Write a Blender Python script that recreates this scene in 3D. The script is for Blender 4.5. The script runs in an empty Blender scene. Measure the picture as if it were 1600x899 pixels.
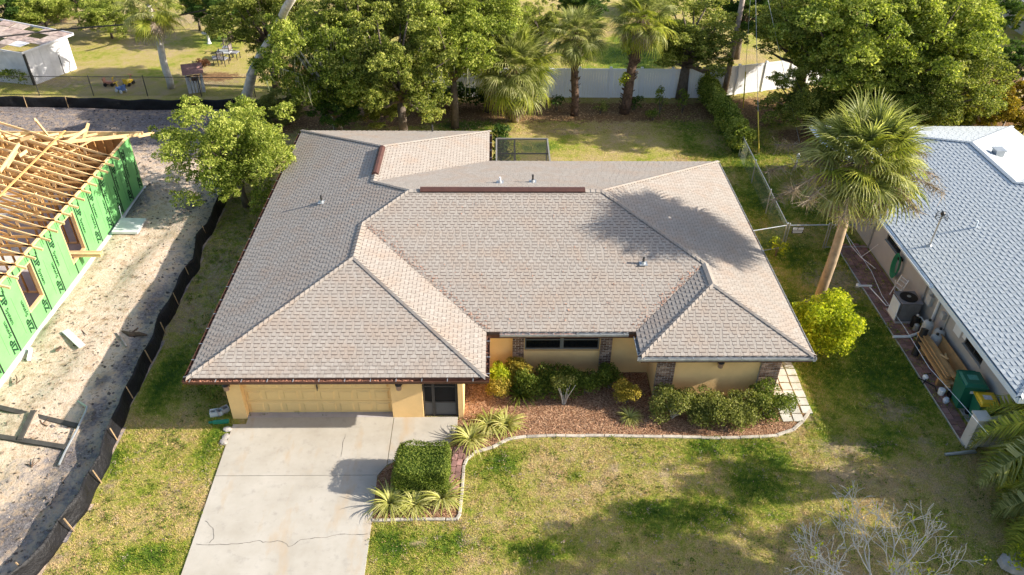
import bpy, math, random
import numpy as np
from mathutils import Vector, Matrix

random.seed(7)
RNG = np.random.default_rng(7)
SC = bpy.context.scene
COL = SC.collection
R = math.radians

# ---------------------------------------------------------------- camera
F_PX, PITCH, YAW, ROLL, CAM_H = 1234.877, R(35.978), R(1.344), R(0.749), 18.915
cam_d = bpy.data.cameras.new('camera')
cam_d.sensor_width = 36.0
cam_d.lens = F_PX / 1600 * 36
cam_d.clip_start, cam_d.clip_end = 0.5, 2000
cam = bpy.data.objects.new('camera', cam_d)
COL.objects.link(cam)
r0 = Vector((math.cos(YAW), -math.sin(YAW), 0))
h0 = Vector((math.sin(YAW), math.cos(YAW), 0))
f0 = h0 * math.cos(PITCH) + Vector((0, 0, -math.sin(PITCH)))
u0 = h0 * math.sin(PITCH) + Vector((0, 0, math.cos(PITCH)))
rr = r0 * math.cos(ROLL) + u0 * math.sin(ROLL)
uu = -r0 * math.sin(ROLL) + u0 * math.cos(ROLL)
cam.matrix_world = Matrix(((rr.x, uu.x, -f0.x, 0), (rr.y, uu.y, -f0.y, 0), (rr.z, uu.z, -f0.z, CAM_H), (0, 0, 0, 1)))
SC.camera = cam

# ---------------------------------------------------------------- light
SUN = Vector((1.0, -0.09, 0.51)).normalized()
w = bpy.data.worlds.new('World'); SC.world = w; w.use_nodes = True
nt = w.node_tree
sky = nt.nodes.new('ShaderNodeTexSky'); sky.sky_type = 'NISHITA'; sky.sun_disc = False
sky.sun_elevation = math.asin(SUN.z)
sky.sun_rotation = math.atan2(SUN.x, SUN.y)
sky.air_density = 1.0; sky.dust_density = 2.0; sky.ozone_density = 1.0
nt.links.new(sky.outputs[0], nt.nodes['Background'].inputs[0])
nt.nodes['Background'].inputs[1].default_value = 0.13
sd = bpy.data.lights.new('sun', 'SUN'); sd.energy = 5.0; sd.angle = R(0.5); sd.color = (1.0, 0.925, 0.81)
sun = bpy.data.objects.new('sun', sd); COL.objects.link(sun)
sun.rotation_euler = (-SUN).to_track_quat('-Z', 'Y').to_euler()
SC.view_settings.view_transform = 'Standard'; SC.view_settings.look = 'None'
SC.view_settings.exposure = 1.0; SC.view_settings.gamma = 1.0

# ---------------------------------------------------------------- helpers
def G(u, v, z=0.0):
    """world point at height z seen at pixel (u, v) of the 1600x899 photograph"""
    X = u - 800; Y = v - 449.5
    X, Y = X * math.cos(ROLL) + Y * math.sin(ROLL), -X * math.sin(ROLL) + Y * math.cos(ROLL)
    fw = F_PX * math.cos(PITCH) - Y * math.sin(PITCH); dn = F_PX * math.sin(PITCH) + Y * math.cos(PITCH)
    t = (CAM_H - z) / dn; r = X * t; g = fw * t
    return Vector((r * math.cos(YAW) + g * math.sin(YAW), -r * math.sin(YAW) + g * math.cos(YAW), z))

def tag(o, label=None, cat=None, group=None, kind=None):
    if label: o['label'] = label
    if cat: o['category'] = cat
    if group: o['group'] = group
    if kind: o['kind'] = kind
    return o

def empty(name, loc=(0, 0, 0), label=None, cat=None, group=None, rz=0):
    o = bpy.data.objects.new(name, None); COL.objects.link(o); o.location = loc; o.rotation_euler = (0, 0, rz)
    o.empty_display_size = .2
    return tag(o, label, cat, group)

def link(name, me, parent=None, loc=None, rot=None, scale=None):
    o = bpy.data.objects.new(name, me); COL.objects.link(o)
    if parent: o.parent = parent
    if loc is not None: o.location = loc
    if rot is not None: o.rotation_euler = rot
    if scale is not None: o.scale = scale
    return o

def copy_tree(o, parent=None):
    c = o.copy(); COL.objects.link(c); c.parent = parent
    for ch in o.children: copy_tree(ch, c)
    return c

class MB:
    """collects polygons; build() links them as one mesh object"""
    def __init__(s): s.v = []; s.f = []; s.m = []; s.t = []
    def add(s, vs, fs, mi=0, tint=None):
        n = len(s.v); s.v += [tuple(p) for p in vs]
        tt = random.random() if tint is None else tint
        for f in fs: s.f.append(tuple(i + n for i in f)); s.m.append(mi); s.t.append(tt)
        return s
    def box(s, x0, y0, z0, x1, y1, z1, mi=0, tint=None, M=None):
        vs = [(x0, y0, z0), (x1, y0, z0), (x1, y1, z0), (x0, y1, z0), (x0, y0, z1), (x1, y0, z1), (x1, y1, z1), (x0, y1, z1)]
        if M is not None: vs = [M @ Vector(p) for p in vs]
        return s.add(vs, [(0, 3, 2, 1), (4, 5, 6, 7), (0, 1, 5, 4), (1, 2, 6, 5), (2, 3, 7, 6), (3, 0, 4, 7)], mi, tint)
    def cbox(s, c, sx, sy, sz, rz=0, mi=0, tint=None, rx=0, ry=0):
        M = Matrix.Translation(c) @ Matrix.Rotation(rz, 4, 'Z') @ Matrix.Rotation(ry, 4, 'Y') @ Matrix.Rotation(rx, 4, 'X')
        return s.box(-sx / 2, -sy / 2, -sz / 2, sx / 2, sy / 2, sz / 2, mi, tint, M)
    def bar(s, a, b, w, h, mi=0, tint=None):
        a = Vector(a); b = Vector(b); d = (b - a); L = d.length
        if L < 1e-6: return s
        q = d.to_track_quat('X', 'Z')
        return s.box(0, -w / 2, -h / 2, L, w / 2, h / 2, mi, tint, Matrix.Translation(a) @ q.to_matrix().to_4x4())
    def tube(s, pts, rad, n=6, mi=0, cap=True, tint=None):
        pts = [Vector(p) for p in pts]
        if not hasattr(rad, '__len__'): rad = [rad] * len(pts)
        vs = []; fs = []; m = len(pts)
        d0 = (pts[1] - pts[0]).normalized()
        ref = Vector((0, 0, 1)) if abs(d0.z) < .9 else Vector((1, 0, 0))
        a = d0.cross(ref).normalized()
        for i, p in enumerate(pts):
            d = (pts[min(i + 1, m - 1)] - pts[max(i - 1, 0)])
            d = d.normalized() if d.length > 1e-9 else d0
            a = (a - d * a.dot(d)); a = a.normalized() if a.length > 1e-6 else d.orthogonal().normalized()
            b = d.cross(a)
            for k in range(n):
                t = 2 * math.pi * k / n
                vs.append(p + (a * math.cos(t) + b * math.sin(t)) * rad[i])
        for i in range(m - 1):
            for k in range(n):
                k2 = (k + 1) % n
                fs.append((i * n + k, i * n + k2, (i + 1) * n + k2, (i + 1) * n + k))
        if cap: fs.append(tuple(range(n - 1, -1, -1))); fs.append(tuple((m - 1) * n + k for k in range(n)))
        return s.add(vs, fs, mi, tint)
    def lathe(s, c, prof, n=12, mi=0, tint=None, M=None):
        c = Vector(c); vs = []; fs = []
        for r_, z in prof:
            for k in range(n):
                t = 2 * math.pi * k / n; vs.append(Vector((r_ * math.cos(t), r_ * math.sin(t), z)))
        for i in range(len(prof) - 1):
            for k in range(n):
                k2 = (k + 1) % n; fs.append((i * n + k, i * n + k2, (i + 1) * n + k2, (i + 1) * n + k))
        fs.append(tuple(range(n - 1, -1, -1))); fs.append(tuple((len(prof) - 1) * n + k for k in range(n)))
        vs = [(M @ p if M is not None else p) + c for p in vs]
        return s.add(vs, fs, mi, tint)
    def prism(s, poly, z0, z1, mi=0, tint=None):
        n = len(poly)
        vs = [(p[0], p[1], z0) for p in poly] + [(p[0], p[1], z1) for p in poly]
        fs = [tuple(range(n - 1, -1, -1)), tuple(range(n, 2 * n))] + [(i, (i + 1) % n, n + (i + 1) % n, n + i) for i in range(n)]
        return s.add(vs, fs, mi, tint)
    def mesh(s, name, mats, smooth=False):
        me = bpy.data.meshes.new(name); me.from_pydata(s.v, [], s.f)
        if not isinstance(mats, (list, tuple)): mats = [mats]
        for m in mats: me.materials.append(m)
        if len(mats) > 1: me.polygons.foreach_set('material_index', s.m)
        if smooth: me.polygons.foreach_set('use_smooth', [True] * len(s.f))
        at = me.attributes.new('tint', 'FLOAT', 'FACE'); at.data.foreach_set('value', s.t)
        me.update(); return me
    def build(s, name, mats, parent=None, smooth=False, kind=None, label=None, cat=None, group=None):
        o = link(name, s.mesh(name, mats, smooth), parent)
        return tag(o, label, cat, group, kind)

def npmesh(name, V, F, mat, tint=None, smooth=False):
    """V (n,3), F (m,k) fast mesh"""
    me = bpy.data.meshes.new(name); n, m, k = len(V), len(F), F.shape[1]
    me.vertices.add(n); me.vertices.foreach_set('co', np.ascontiguousarray(V, dtype=np.float32).ravel())
    me.loops.add(m * k); me.loops.foreach_set('vertex_index', np.ascontiguousarray(F, dtype=np.int32).ravel())
    me.polygons.add(m); me.polygons.foreach_set('loop_start', np.arange(0, m * k, k, dtype=np.int32))
    me.polygons.foreach_set('use_smooth', np.full(m, smooth))
    me.update(calc_edges=True); me.materials.append(mat)
    if tint is not None:
        at = me.attributes.new('tint', 'FLOAT', 'FACE'); at.data.foreach_set('value', np.ascontiguousarray(tint, dtype=np.float32))
    return me

# ---------------------------------------------------------------- materials
class NT:
    def __init__(s, name):
        s.m = bpy.data.materials.new(name); s.m.use_nodes = True; s.t = s.m.node_tree
        s.b = s.t.nodes['Principled BSDF']; s.out = s.t.nodes['Material Output']
    def n(s, typ, **kw):
        x = s.t.nodes.new('ShaderNode' + typ)
        for k, v in kw.items():
            if k in x.inputs.keys() and not hasattr(x, k): x.inputs[k].default_value = v
            else: setattr(x, k, v)
        return x
    def l(s, a, b): s.t.links.new(a, b)
    def pos(s): return s.n('NewGeometry').outputs['Position']
    def obj(s): return s.n('TexCoord').outputs['Object']
    def noise(s, vec, scale, detail=4, rough=.6, out=0):
        x = s.n('TexNoise'); x.inputs['Scale'].default_value = scale; x.inputs['Detail'].default_value = detail; x.inputs['Roughness'].default_value = rough
        s.l(vec, x.inputs['Vector']); return x.outputs[out]
    def ramp(s, fac, stops, interp='LINEAR'):
        x = s.n('ValToRGB'); x.color_ramp.interpolation = interp; e = x.color_ramp.elements
        while len(e) < len(stops): e.new(.5)
        for i, (p, c) in enumerate(stops):
            e[i].position = p; e[i].color = (*c, 1) if len(c) == 3 else c
        s.l(fac, x.inputs[0]); return x.outputs[0]
    def rampf(s, fac, a, b):
        x = s.n('MapRange'); x.inputs[1].default_value = a; x.inputs[2].default_value = b; s.l(fac, x.inputs[0]); return x.outputs[0]
    def mix(s, fac, a, b, mode='MIX'):
        x = s.n('Mix', data_type='RGBA', blend_type=mode)
        for inp, val in ((x.inputs[0], fac), (x.inputs[6], a), (x.inputs[7], b)):
            if isinstance(val, (int, float)): inp.default_value = val
            elif isinstance(val, tuple): inp.default_value = (*val, 1)
            else: s.l(val, inp)
        return x.outputs[2]
    def math(s, op, a, b=None):
        x = s.n('Math', operation=op)
        for i, v in enumerate((a, b)):
            if v is None: continue
            if isinstance(v, (int, float)): x.inputs[i].default_value = v
            else: s.l(v, x.inputs[i])
        return x.outputs[0]
    def attr(s, name, out='Fac'):
        x = s.n('Attribute'); x.attribute_name = name; return x.outputs[out]
    def bump(s, h, strength=.4, dist=.02):
        x = s.n('Bump'); x.inputs['Strength'].default_value = strength; x.inputs['Distance'].default_value = dist
        s.l(h, x.inputs['Height']); s.l(x.outputs[0], s.b.inputs['Normal']); return x
    def col(s, c): 
        if isinstance(c, tuple): s.b.inputs['Base Color'].default_value = (*c, 1)
        else: s.l(c, s.b.inputs['Base Color'])
    def rough(s, r, spec=.3, metal=0): 
        s.b.inputs['Roughness'].default_value = r; s.b.inputs['Specular IOR Level'].default_value = spec; s.b.inputs['Metallic'].default_value = metal

def mul(c, k): return tuple(min(1, x * k) for x in c)

def plain(name, c, rough=.7, var=.25, scale=3.0, bump=.2, bscale=40., metal=0, spec=.3, dist=.01, tint=.0):
    m = NT(name); P = m.pos()
    a = m.noise(P, scale, 5, .65); f = m.rampf(a, .3, .7)
    cc = m.mix(f, mul(c, 1 - var), mul(c, 1 + var))
    if tint:
        t = m.rampf(m.attr('tint'), 0, 1)
        cc = m.mix(t, m.mix(1.0, cc, (1 - tint,) * 3, 'MULTIPLY'), m.mix(1.0, cc, (1 + tint,) * 3, 'MULTIPLY'))
    m.col(cc); m.rough(rough, spec, metal)
    if bump: m.bump(m.noise(P, bscale, 3), bump, dist)
    return m.m

def foliage(name, dark, mid, light, transl=.3, rough=.55):
    m = NT(name); P = m.pos()
    big = m.noise(P, .9, 3, .6)
    t = m.math('ADD', m.math('MULTIPLY', m.attr('tint'), .7), m.math('MULTIPLY', m.rampf(big, .3, .7), .3))
    c = m.ramp(t, [(0, dark), (.5, mid), (1, light)])
    m.col(c); m.rough(rough, .18)
    tr = m.n('BsdfTranslucent'); m.l(m.mix(1.0, c, (1.25, 1.3, .6), 'MULTIPLY'), tr.inputs[0])
    ms = m.n('MixShader'); ms.inputs[0].default_value = transl
    m.l(m.b.outputs[0], ms.inputs[1]); m.l(tr.outputs[0], ms.inputs[2]); m.l(ms.outputs[0], m.out.inputs[0])
    return m.m

M = {}
M['leaf_oak'] = foliage('oak_leaves', (.018, .036, .006), (.19, .23, .035), (.62, .60, .18), .42)
M['leaf_bright'] = foliage('bright_leaves', (.022, .05, .008), (.24, .30, .04), (.68, .68, .20), .44)
M['leaf_dark'] = foliage('dark_leaves', (.015, .04, .008), (.06, .12, .02), (.17, .25, .05), .4)
M['leaf_yellow'] = foliage('yellow_green_leaves', (.12, .17, .01), (.36, .42, .02), (.72, .68, .06), .42)
M['leaf_gold'] = foliage('golden_leaves', (.14, .12, .02), (.38, .30, .04), (.62, .45, .10), .3)
M['leaf_olive'] = foliage('olive_leaves', (.05, .065, .015), (.20, .22, .045), (.46, .45, .15), .35)
M['leaf_hedge'] = foliage('hedge_leaves', (.035, .06, .010), (.13, .18, .022), (.33, .36, .07), .35)
M['leaf_red'] = foliage('reddish_leaves', (.05, .02, .01), (.14, .06, .03), (.25, .13, .07), .25)
M['leaf_croton'] = foliage('croton_leaves', (.12, .05, .01), (.25, .22, .02), (.65, .42, .05), .3)
M['moss'] = foliage('hanging_moss', (.06, .07, .035), (.13, .14, .075), (.22, .22, .13), .2)
M['palm'] = foliage('palm_green', (.045, .065, .014), (.24, .265, .075), (.74, .70, .36), .42, .42)
M['palm_dead'] = foliage('palm_dead', (.13, .095, .065), (.29, .22, .16), (.50, .41, .31), .2, .8)
M['palm_yellow'] = foliage('palm_yellow', (.09, .13, .02), (.28, .32, .045), (.60, .55, .10), .4)
M['flax'] = foliage('flax_blades', (.16, .18, .03), (.38, .38, .09), (.66, .60, .26), .25)
M['bark'] = plain('bark', (.14, .11, .085), .9, .4, 6, .8, 30, dist=.03)
M['bark_pale'] = plain('pale_bark', (.50, .46, .40), .9, .35, 3, .6, 20, dist=.03)
M['bark_palm'] = plain('palm_bark', (.36, .26, .165), .9, .25, 4, .7, 25, dist=.02)
M['bark_boot'] = plain('palm_boots', (.12, .075, .05), .95, .5, 8, .8, 30, dist=.03)
M['bare'] = plain('bare_wood', (.50, .47, .42), .85, .2, 10, .3, 60)
M['stucco'] = plain('yellow_stucco', (.86, .57, .25), .9, .08, 1.2, .5, 60, dist=.015)
M['garage_paint'] = plain('garage_paint', (.78, .54, .23), .6, .05, 1.0, .05, 20)
M['white_paint'] = plain('white_paint', (.74, .75, .76), .5, .05, 2, .05)
M['vinyl'] = plain('white_vinyl', (.88, .90, .94), .45, .03, 1.2, .03, spec=.4)
M['brown_trim'] = plain('brown_trim', (.10, .045, .03), .6, .25, 3, .1)
M['ridge_brown'] = plain('ridge_vent_brown', (.085, .038, .030), .55, .2, 3, .1)
M['dark_metal'] = plain('dark_bronze_metal', (.045, .042, .04), .45, .2, 4, .05)
M['wire_grey'] = plain('fence_wire', (.16, .19, .16), .6, .1, 6, 0)
M['grey_metal'] = plain('galvanised_metal', (.42, .44, .45), .45, .15, 6, .05, metal=.6)
M['black_fabric'] = plain('black_fabric', (.009, .009, .011), .55, .4, 2.5, .6, 9, dist=.06, spec=.25)
M['wood_new'] = plain('new_lumber', (.68, .46, .23), .75, .15, 3, .1, 40, tint=.22)
M['wood_stud'] = plain('stud_lumber', (.58, .33, .12), .8, .2, 3, .1, 40, tint=.2)
M['wood_stake'] = plain('stake_lumber', (.36, .25, .14), .8, .25, 3, .1, 40)
M['wood_dark'] = plain('dark_timber', (.06, .055, .05), .9, .3, 3, .2, 30)
M['wood_grey'] = plain('grey_wood', (.36, .29, .25), .9, .4, 5, .3, 30)
M['wood_ply'] = plain('plywood', (.42, .24, .10), .8, .2, 3, .1, 40, tint=.2)
M['slab'] = plain('slab_concrete', (.40, .37, .37), .9, .12, 1.5, .2)
M['pad'] = plain('pale_pad', (.55, .57, .56), .6, .12, 3, .1)
M['black'] = plain('black_plastic', (.012, .012, .013), .5, .2, 3, .05)
M['glass'] = plain('dark_glass', (.008, .009, .010), .08, .1, 2, 0, spec=.6)
M['screen'] = plain('insect_screen', (.055, .058, .05), .8, .2, 2, .1, 60)
M['green_plastic'] = plain('green_plastic', (.015, .14, .085), .4, .1, 2, .05, spec=.5)
M['yellow_plastic'] = plain('yellow_plastic', (.80, .52, .03), .4, .06, 2, .05, spec=.5)
M['blue_plastic'] = plain('blue_plastic', (.12, .20, .45), .4, .1, 2, .05)
M['red_plastic'] = plain('red_plastic', (.50, .22, .14), .4, .1, 2, .05)
M['hose'] = plain('green_hose', (.03, .22, .12), .4, .15, 5, .05)
M['tank'] = plain('grey_tank', (.45, .46, .46), .5, .15, 3, .1)
M['neighbor_wall'] = plain('grey_stucco', (.40, .375, .35), .9, .08, 1.2, .3, 60)
M['soffit_white'] = plain('white_trim', (.66, .72, .78), .5, .06, 1.5, .05)
M['rope'] = plain('dark_rubber', (.02, .02, .02), .7, .1, 3, 0)
M['guard'] = plain('yellow_guard', (.62, .48, .06), .5, .1, 3, 0)
M['stone'] = plain('pale_stone', (.50, .48, .42), .85, .15, 2.5, .25, 35, tint=.08)
M['edging'] = plain('edging_concrete', (.44, .39, .32), .9, .35, 4, .3, 30, tint=.15)
M['paver_red'] = plain('red_paver', (.27, .15, .13), .9, .25, 3, .3, 35, tint=.3)
M['limestone'] = plain('stucco_ivory', (.55, .52, .47), .9, .12, 2, .3, 40)
M['rock'] = plain('grey_rock', (.36, .33, .30), .9, .3, 3, .5, 20)

def brick_mat():
    m = NT('dark_brick'); P = m.obj()
    oi = m.n('ObjectInfo').outputs['Random']
    c = m.ramp(oi, [(0, (.075, .04, .025)), (.35, (.13, .075, .05)), (.7, (.20, .125, .085)), (1, (.32, .22, .16))])
    f = m.rampf(m.noise(m.pos(), 18, 3), .58, .72)
    m.col(m.mix(m.math('MULTIPLY', f, .25), c, (.45, .40, .34))); m.rough(.9); m.bump(m.noise(m.pos(), 50, 3), .4, .01)
    return m.m
M['brick'] = brick_mat()
M['mortar'] = plain('mortar', (.62, .58, .52), .95, .1, 5, .3)

def shingle_mat(name, lo, mid, hi, use_obj, patch, warm):
    m = NT(name); P = m.pos()
    t = m.n('ObjectInfo').outputs['Random'] if use_obj else m.attr('tint')
    c = m.ramp(t, [(0, lo), (.5, mid), (1, hi)])
    c = m.mix(m.math('MULTIPLY', m.rampf(m.noise(P, 1.1, 4, .6), .46, .72), warm), c, patch)
    c = m.mix(m.math('MULTIPLY', m.rampf(m.noise(P, 22, 3, .7), .35, .75), .22), c, mul(hi, 1.1))
    g = m.rampf(m.noise(P, 120, 2, .8), .3, .7)
    c = m.mix(m.math('MULTIPLY', g, .25), c, mul(lo, .75))
    m.col(c); m.rough(.92, .15); m.bump(m.noise(P, 110, 2, .8), .5, .004)
    return m.m
TAN = ((.295, .258, .222), (.34, .302, .263), (.395, .357, .315))
BLU = ((.45, .485, .50), (.49, .525, .54), (.53, .565, .58))
M['sh_tan'] = shingle_mat('tan_shingle', *TAN, False, (.36, .26, .19), .6)
M['sh_tan_obj'] = shingle_mat('tan_shingle_piece', *TAN, True, (.36, .26, .19), .6)
M['sh_blue'] = shingle_mat('blue_grey_shingle', *BLU, False, (.50, .55, .58), .3)
M['sh_blue_obj'] = shingle_mat('blue_grey_shingle_piece', *BLU, True, (.50, .55, .58), .3)
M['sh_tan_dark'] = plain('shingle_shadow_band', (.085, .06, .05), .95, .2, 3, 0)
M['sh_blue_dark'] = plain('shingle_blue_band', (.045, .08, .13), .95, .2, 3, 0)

def driveway_mat():
    m = NT('driveway_concrete'); P = m.pos()
    c = m.ramp(m.noise(P, .8, 5, .65), [(.3, (.375, .34, .28)), (.55, (.435, .40, .34)), (.75, (.48, .445, .385))])
    st = m.n('Mapping'); st.inputs['Scale'].default_value = (1.1, .35, 1); m.l(P, st.inputs[0])
    r_ = m.rampf(m.noise(st.outputs[0], 1.3, 4, .6), .56, .72)
    c = m.mix(m.math('MULTIPLY', r_, .8), c, (.42, .32, .21))
    d = m.rampf(m.noise(P, 3.5, 5, .7), .55, .8); c = m.mix(m.math('MULTIPLY', d, .7), c, (.27, .25, .22))
    br = m.n('Mapping'); br.inputs['Scale'].default_value = (2, 60, 1); m.l(P, br.inputs[0])
    fb = m.noise(br.outputs[0], 1, 3, .6)
    c = m.mix(m.math('MULTIPLY', m.rampf(fb, .4, .7), .14), c, (.36, .34, .31))
    m.col(c); m.rough(.9, .2); m.bump(m.noise(P, 60, 3), .2, .006)
    return m.m
M['drive'] = driveway_mat()
M['gutter_dull'] = plain('gutter_dull', (.36, .37, .37), .6, .3, 6, .05)
M['crack'] = plain('crack_dark', (.12, .11, .095), .95, .2, 4, 0)

def mulch_mat(name, a, b, c_):
    m = NT(name); P = m.pos()
    v = m.n('TexVoronoi'); v.inputs['Scale'].default_value = 22; v.inputs['Randomness'].default_value = 1
    mp = m.n('Mapping'); mp.inputs['Rotation'].default_value = (0, 0, .6); mp.inputs['Scale'].default_value = (1, 1.9, 1); m.l(P, mp.inputs[0]); m.l(mp.outputs[0], v.inputs['Vector'])
    sep = m.n('SeparateColor'); m.l(v.outputs['Color'], sep.inputs[0])
    c = m.ramp(sep.outputs[0], [(0, a), (.5, b), (1, c_)])
    c = m.mix(m.math('MULTIPLY', m.rampf(m.noise(P, 1.2, 4), .4, .65), .5), c, mul(a, 1.0))
    m.col(c); m.rough(.95, .1); m.bump(v.outputs['Distance'], .8, .03)
    return m.m
M['mulch'] = mulch_mat('mulch_bed', (.12, .05, .024), (.30, .16, .085), (.55, .36, .22))
M['litter'] = mulch_mat('leaf_litter', (.09, .05, .03), (.21, .115, .06), (.40, .24, .12))

def grass_col(m, P, blade):
    """lawn colour from world position plus the zone attributes dirt / lush / litter"""
    n1 = m.noise(P, .35, 5, .62); n2 = m.noise(P, 1.7, 5, .65); n3 = m.noise(P, 7.0, 4, .7)
    mixn = m.math('ADD', m.math('MULTIPLY', n1, .42), m.math('ADD', m.math('MULTIPLY', n2, .34), m.math('MULTIPLY', n3, .26)))
    mixn = m.math('SUBTRACT', mixn, m.math('MULTIPLY', m.math('SUBTRACT', m.attr('lush'), .3), .20))
    if blade: mixn = m.math('ADD', mixn, m.math('MULTIPLY', m.math('SUBTRACT', m.attr('tint'), .5), .42))
    c = m.ramp(mixn, [(.34, (.07, .15, .016)), (.42, (.19, .285, .025)), (.485, (.37, .40, .05)), (.555, (.55, .46, .14)), (.66, (.64, .47, .26))])
    return c
def grass_mat(name, blade):
    m = NT(name); P = m.pos(); c = grass_col(m, P, blade)
    if not blade:
        c = m.mix(m.math('MULTIPLY', m.rampf(m.noise(P, 24, 4, .85), .38, .62), .72), c, (.075, .07, .025))
        e = m.rampf(m.noise(P, 2.6, 5, .7), .3, .7)
        d = m.rampf(m.math('ADD', m.attr('dirt'), m.math('MULTIPLY', m.math('SUBTRACT', e, .5), 1.2)), .4, .85)
        c = m.mix(m.math('MULTIPLY', d, .8), c, m.ramp(m.noise(P, 4, 5, .7), [(.3, (.20, .145, .09)), (.5, (.33, .245, .15)), (.7, (.48, .38, .26))]))
        lt = m.rampf(m.math('ADD', m.attr('litter'), m.math('MULTIPLY', m.math('SUBTRACT', e, .5), .6)), .4, .62)
        c = m.mix(lt, c, m.ramp(m.noise(P, 9, 4, .8), [(.3, (.085, .05, .028)), (.5, (.20, .115, .055)), (.7, (.42, .26, .12))]))
        m.bump(m.noise(P, 18, 5, .8), .9, .06)
    m.col(c); m.rough(.9, .12)
    if blade:
        tr = m.n('BsdfTranslucent'); m.l(c, tr.inputs[0]); ms = m.n('MixShader'); ms.inputs[0].default_value = .25
        m.l(m.b.outputs[0], ms.inputs[1]); m.l(tr.outputs[0], ms.inputs[2]); m.l(ms.outputs[0], m.out.inputs[0])
    return m.m
M['lawn'] = grass_mat('lawn_ground', False); M['blade'] = grass_mat('grass_blades', True)

def sand_mat():
    m = NT('sandy_soil'); P = m.pos()
    n1 = m.noise(P, .55, 6, .65); n2 = m.noise(P, 3.2, 6, .7); n3 = m.noise(P, 14, 4, .8)
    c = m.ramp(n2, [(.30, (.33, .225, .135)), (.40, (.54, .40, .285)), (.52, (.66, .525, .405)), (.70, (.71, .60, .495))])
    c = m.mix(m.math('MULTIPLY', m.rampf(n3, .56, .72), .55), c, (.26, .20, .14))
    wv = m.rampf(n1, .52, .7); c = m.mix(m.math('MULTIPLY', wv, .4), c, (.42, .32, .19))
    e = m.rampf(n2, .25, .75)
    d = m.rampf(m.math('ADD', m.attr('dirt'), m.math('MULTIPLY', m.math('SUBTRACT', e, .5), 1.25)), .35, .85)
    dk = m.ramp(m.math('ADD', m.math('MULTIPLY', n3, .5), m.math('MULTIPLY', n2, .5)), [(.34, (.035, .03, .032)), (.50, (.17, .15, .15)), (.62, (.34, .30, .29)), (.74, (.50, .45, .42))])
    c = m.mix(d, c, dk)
    m.col(c); m.rough(.95, .1); m.bump(m.math('ADD', m.noise(P, 5, 6, .8), m.math('MULTIPLY', n3, .4)), 1.0, .10)
    return m.m
M['sand'] = sand_mat()

def green_panel():
    m = NT('green_sheathing'); P = m.pos()
    c = m.mix(m.rampf(m.noise(P, 1.2, 4), .3, .7), (.13, .37, .115), (.17, .43, .15)); m.col(c); m.rough(.6, .25); return m.m
M['sheath'] = green_panel()
M['ink'] = plain('dark_green_ink', (.008, .04, .015), .7, .2, 5, 0)
M['tape'] = plain('black_seam_tape', (.012, .018, .015), .5, .3, 9, 0)
M['shed_metal'] = plain('white_shed_panel', (.60, .59, .60), .6, .15, 2, .1)
M['rust'] = plain('weathered_roof', (.30, .23, .20), .85, .55, 3.5, .3, 20)

# ================================================================ GROUND
SILT = [G(*q) for q in [(20, 935), (60, 899), (82, 872), (108, 834), (140, 794), (150, 767), (172, 727), (178, 702), (190, 675), (200, 650), (207, 630), (221, 605), (234, 575), (250, 545), (260, 512), (275, 490), (291, 450), (312, 422), (317, 385), (332, 367), (346, 335), (350, 325)]]
SILT = [Vector((SILT[0].x - .5, 9.0, 0))] + SILT + [Vector((-12.8, 36, 0)), Vector((-12.9, 40, 0)), Vector((-12.9, 43.7, 0))]
_sy = np.array([p.y for p in SILT]); _sx = np.array([p.x for p in SILT]); _o = np.argsort(_sy); _sy = _sy[_o]; _sx = _sx[_o]
def siltx(y): return np.interp(y, _sy, _sx)

def blobs(x, y, lst):
    o = np.zeros_like(x)
    for (cx, cy, rx, ry) in lst:
        o = np.maximum(o, np.exp(-(((x - cx) / rx) ** 2 + ((y - cy) / ry) ** 2) * .9))
    return o
def pxblob(u, v, ru, rv):
    c = G(u, v); a = G(u + ru, v); b = G(u, v - rv); d = G(u, v + rv)
    return (c.x, c.y, abs(a.x - c.x), abs(b.y - d.y) / 2)
DIRT = [pxblob(*q) for q in [(1310, 440, 60, 35), (1390, 640, 45, 28), (1320, 500, 30, 18), (960, 735, 16, 10), (1320, 700, 60, 22), (1260, 655, 20, 14),
        (1330, 740, 70, 22), (150, 30, 70, 22), (330, 28, 110, 16), (230, 65, 50, 14), (190, 130, 60, 10), (330, 130, 60, 8), (890, 205, 40, 6), (100, 130, 60, 9),
        (340, 420, 26, 50), (300, 330, 25, 30), (170, 760, 16, 14), (90, 870, 20, 20), (650, 850, 16, 10), (735, 845, 16, 12), (1440, 690, 20, 10), (1270, 475, 30, 12),
        (1040, 745, 14, 20), (860, 820, 20, 10), (610, 190, 60, 8), (1290, 330, 22, 16), (350, 850, 0.1, .1)]]
LUSH = [pxblob(*q) for q in [(725, 196, 60, 12), (1170, 700, 60, 18), (1110, 700, 50, 20), (1210, 720, 25, 18), (900, 745, 16, 12), (330, 690, 20, 40), (620, 850, 40, 30), (700, 850, 30, 25),
        (1370, 560, 80, 90), (1280, 560, 40, 60), (1240, 400, 40, 40), (180, 720, 25, 25), (240, 870, 60, 24), (330, 880, 30, 20), (260, 600, 30, 60), (1100, 800, 80, 30), (1020, 800, 60, 20), (830, 860, 60, 20),
        (1180, 760, 40, 40), (340, 62, 40, 12), (840, 230, 40, 10), (1200, 300, 14, 40), (980, 90, 60, 30), (1190, 190, 40, 12), (780, 720, 30, 20), (1370, 700, 40, 16)]]
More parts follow.
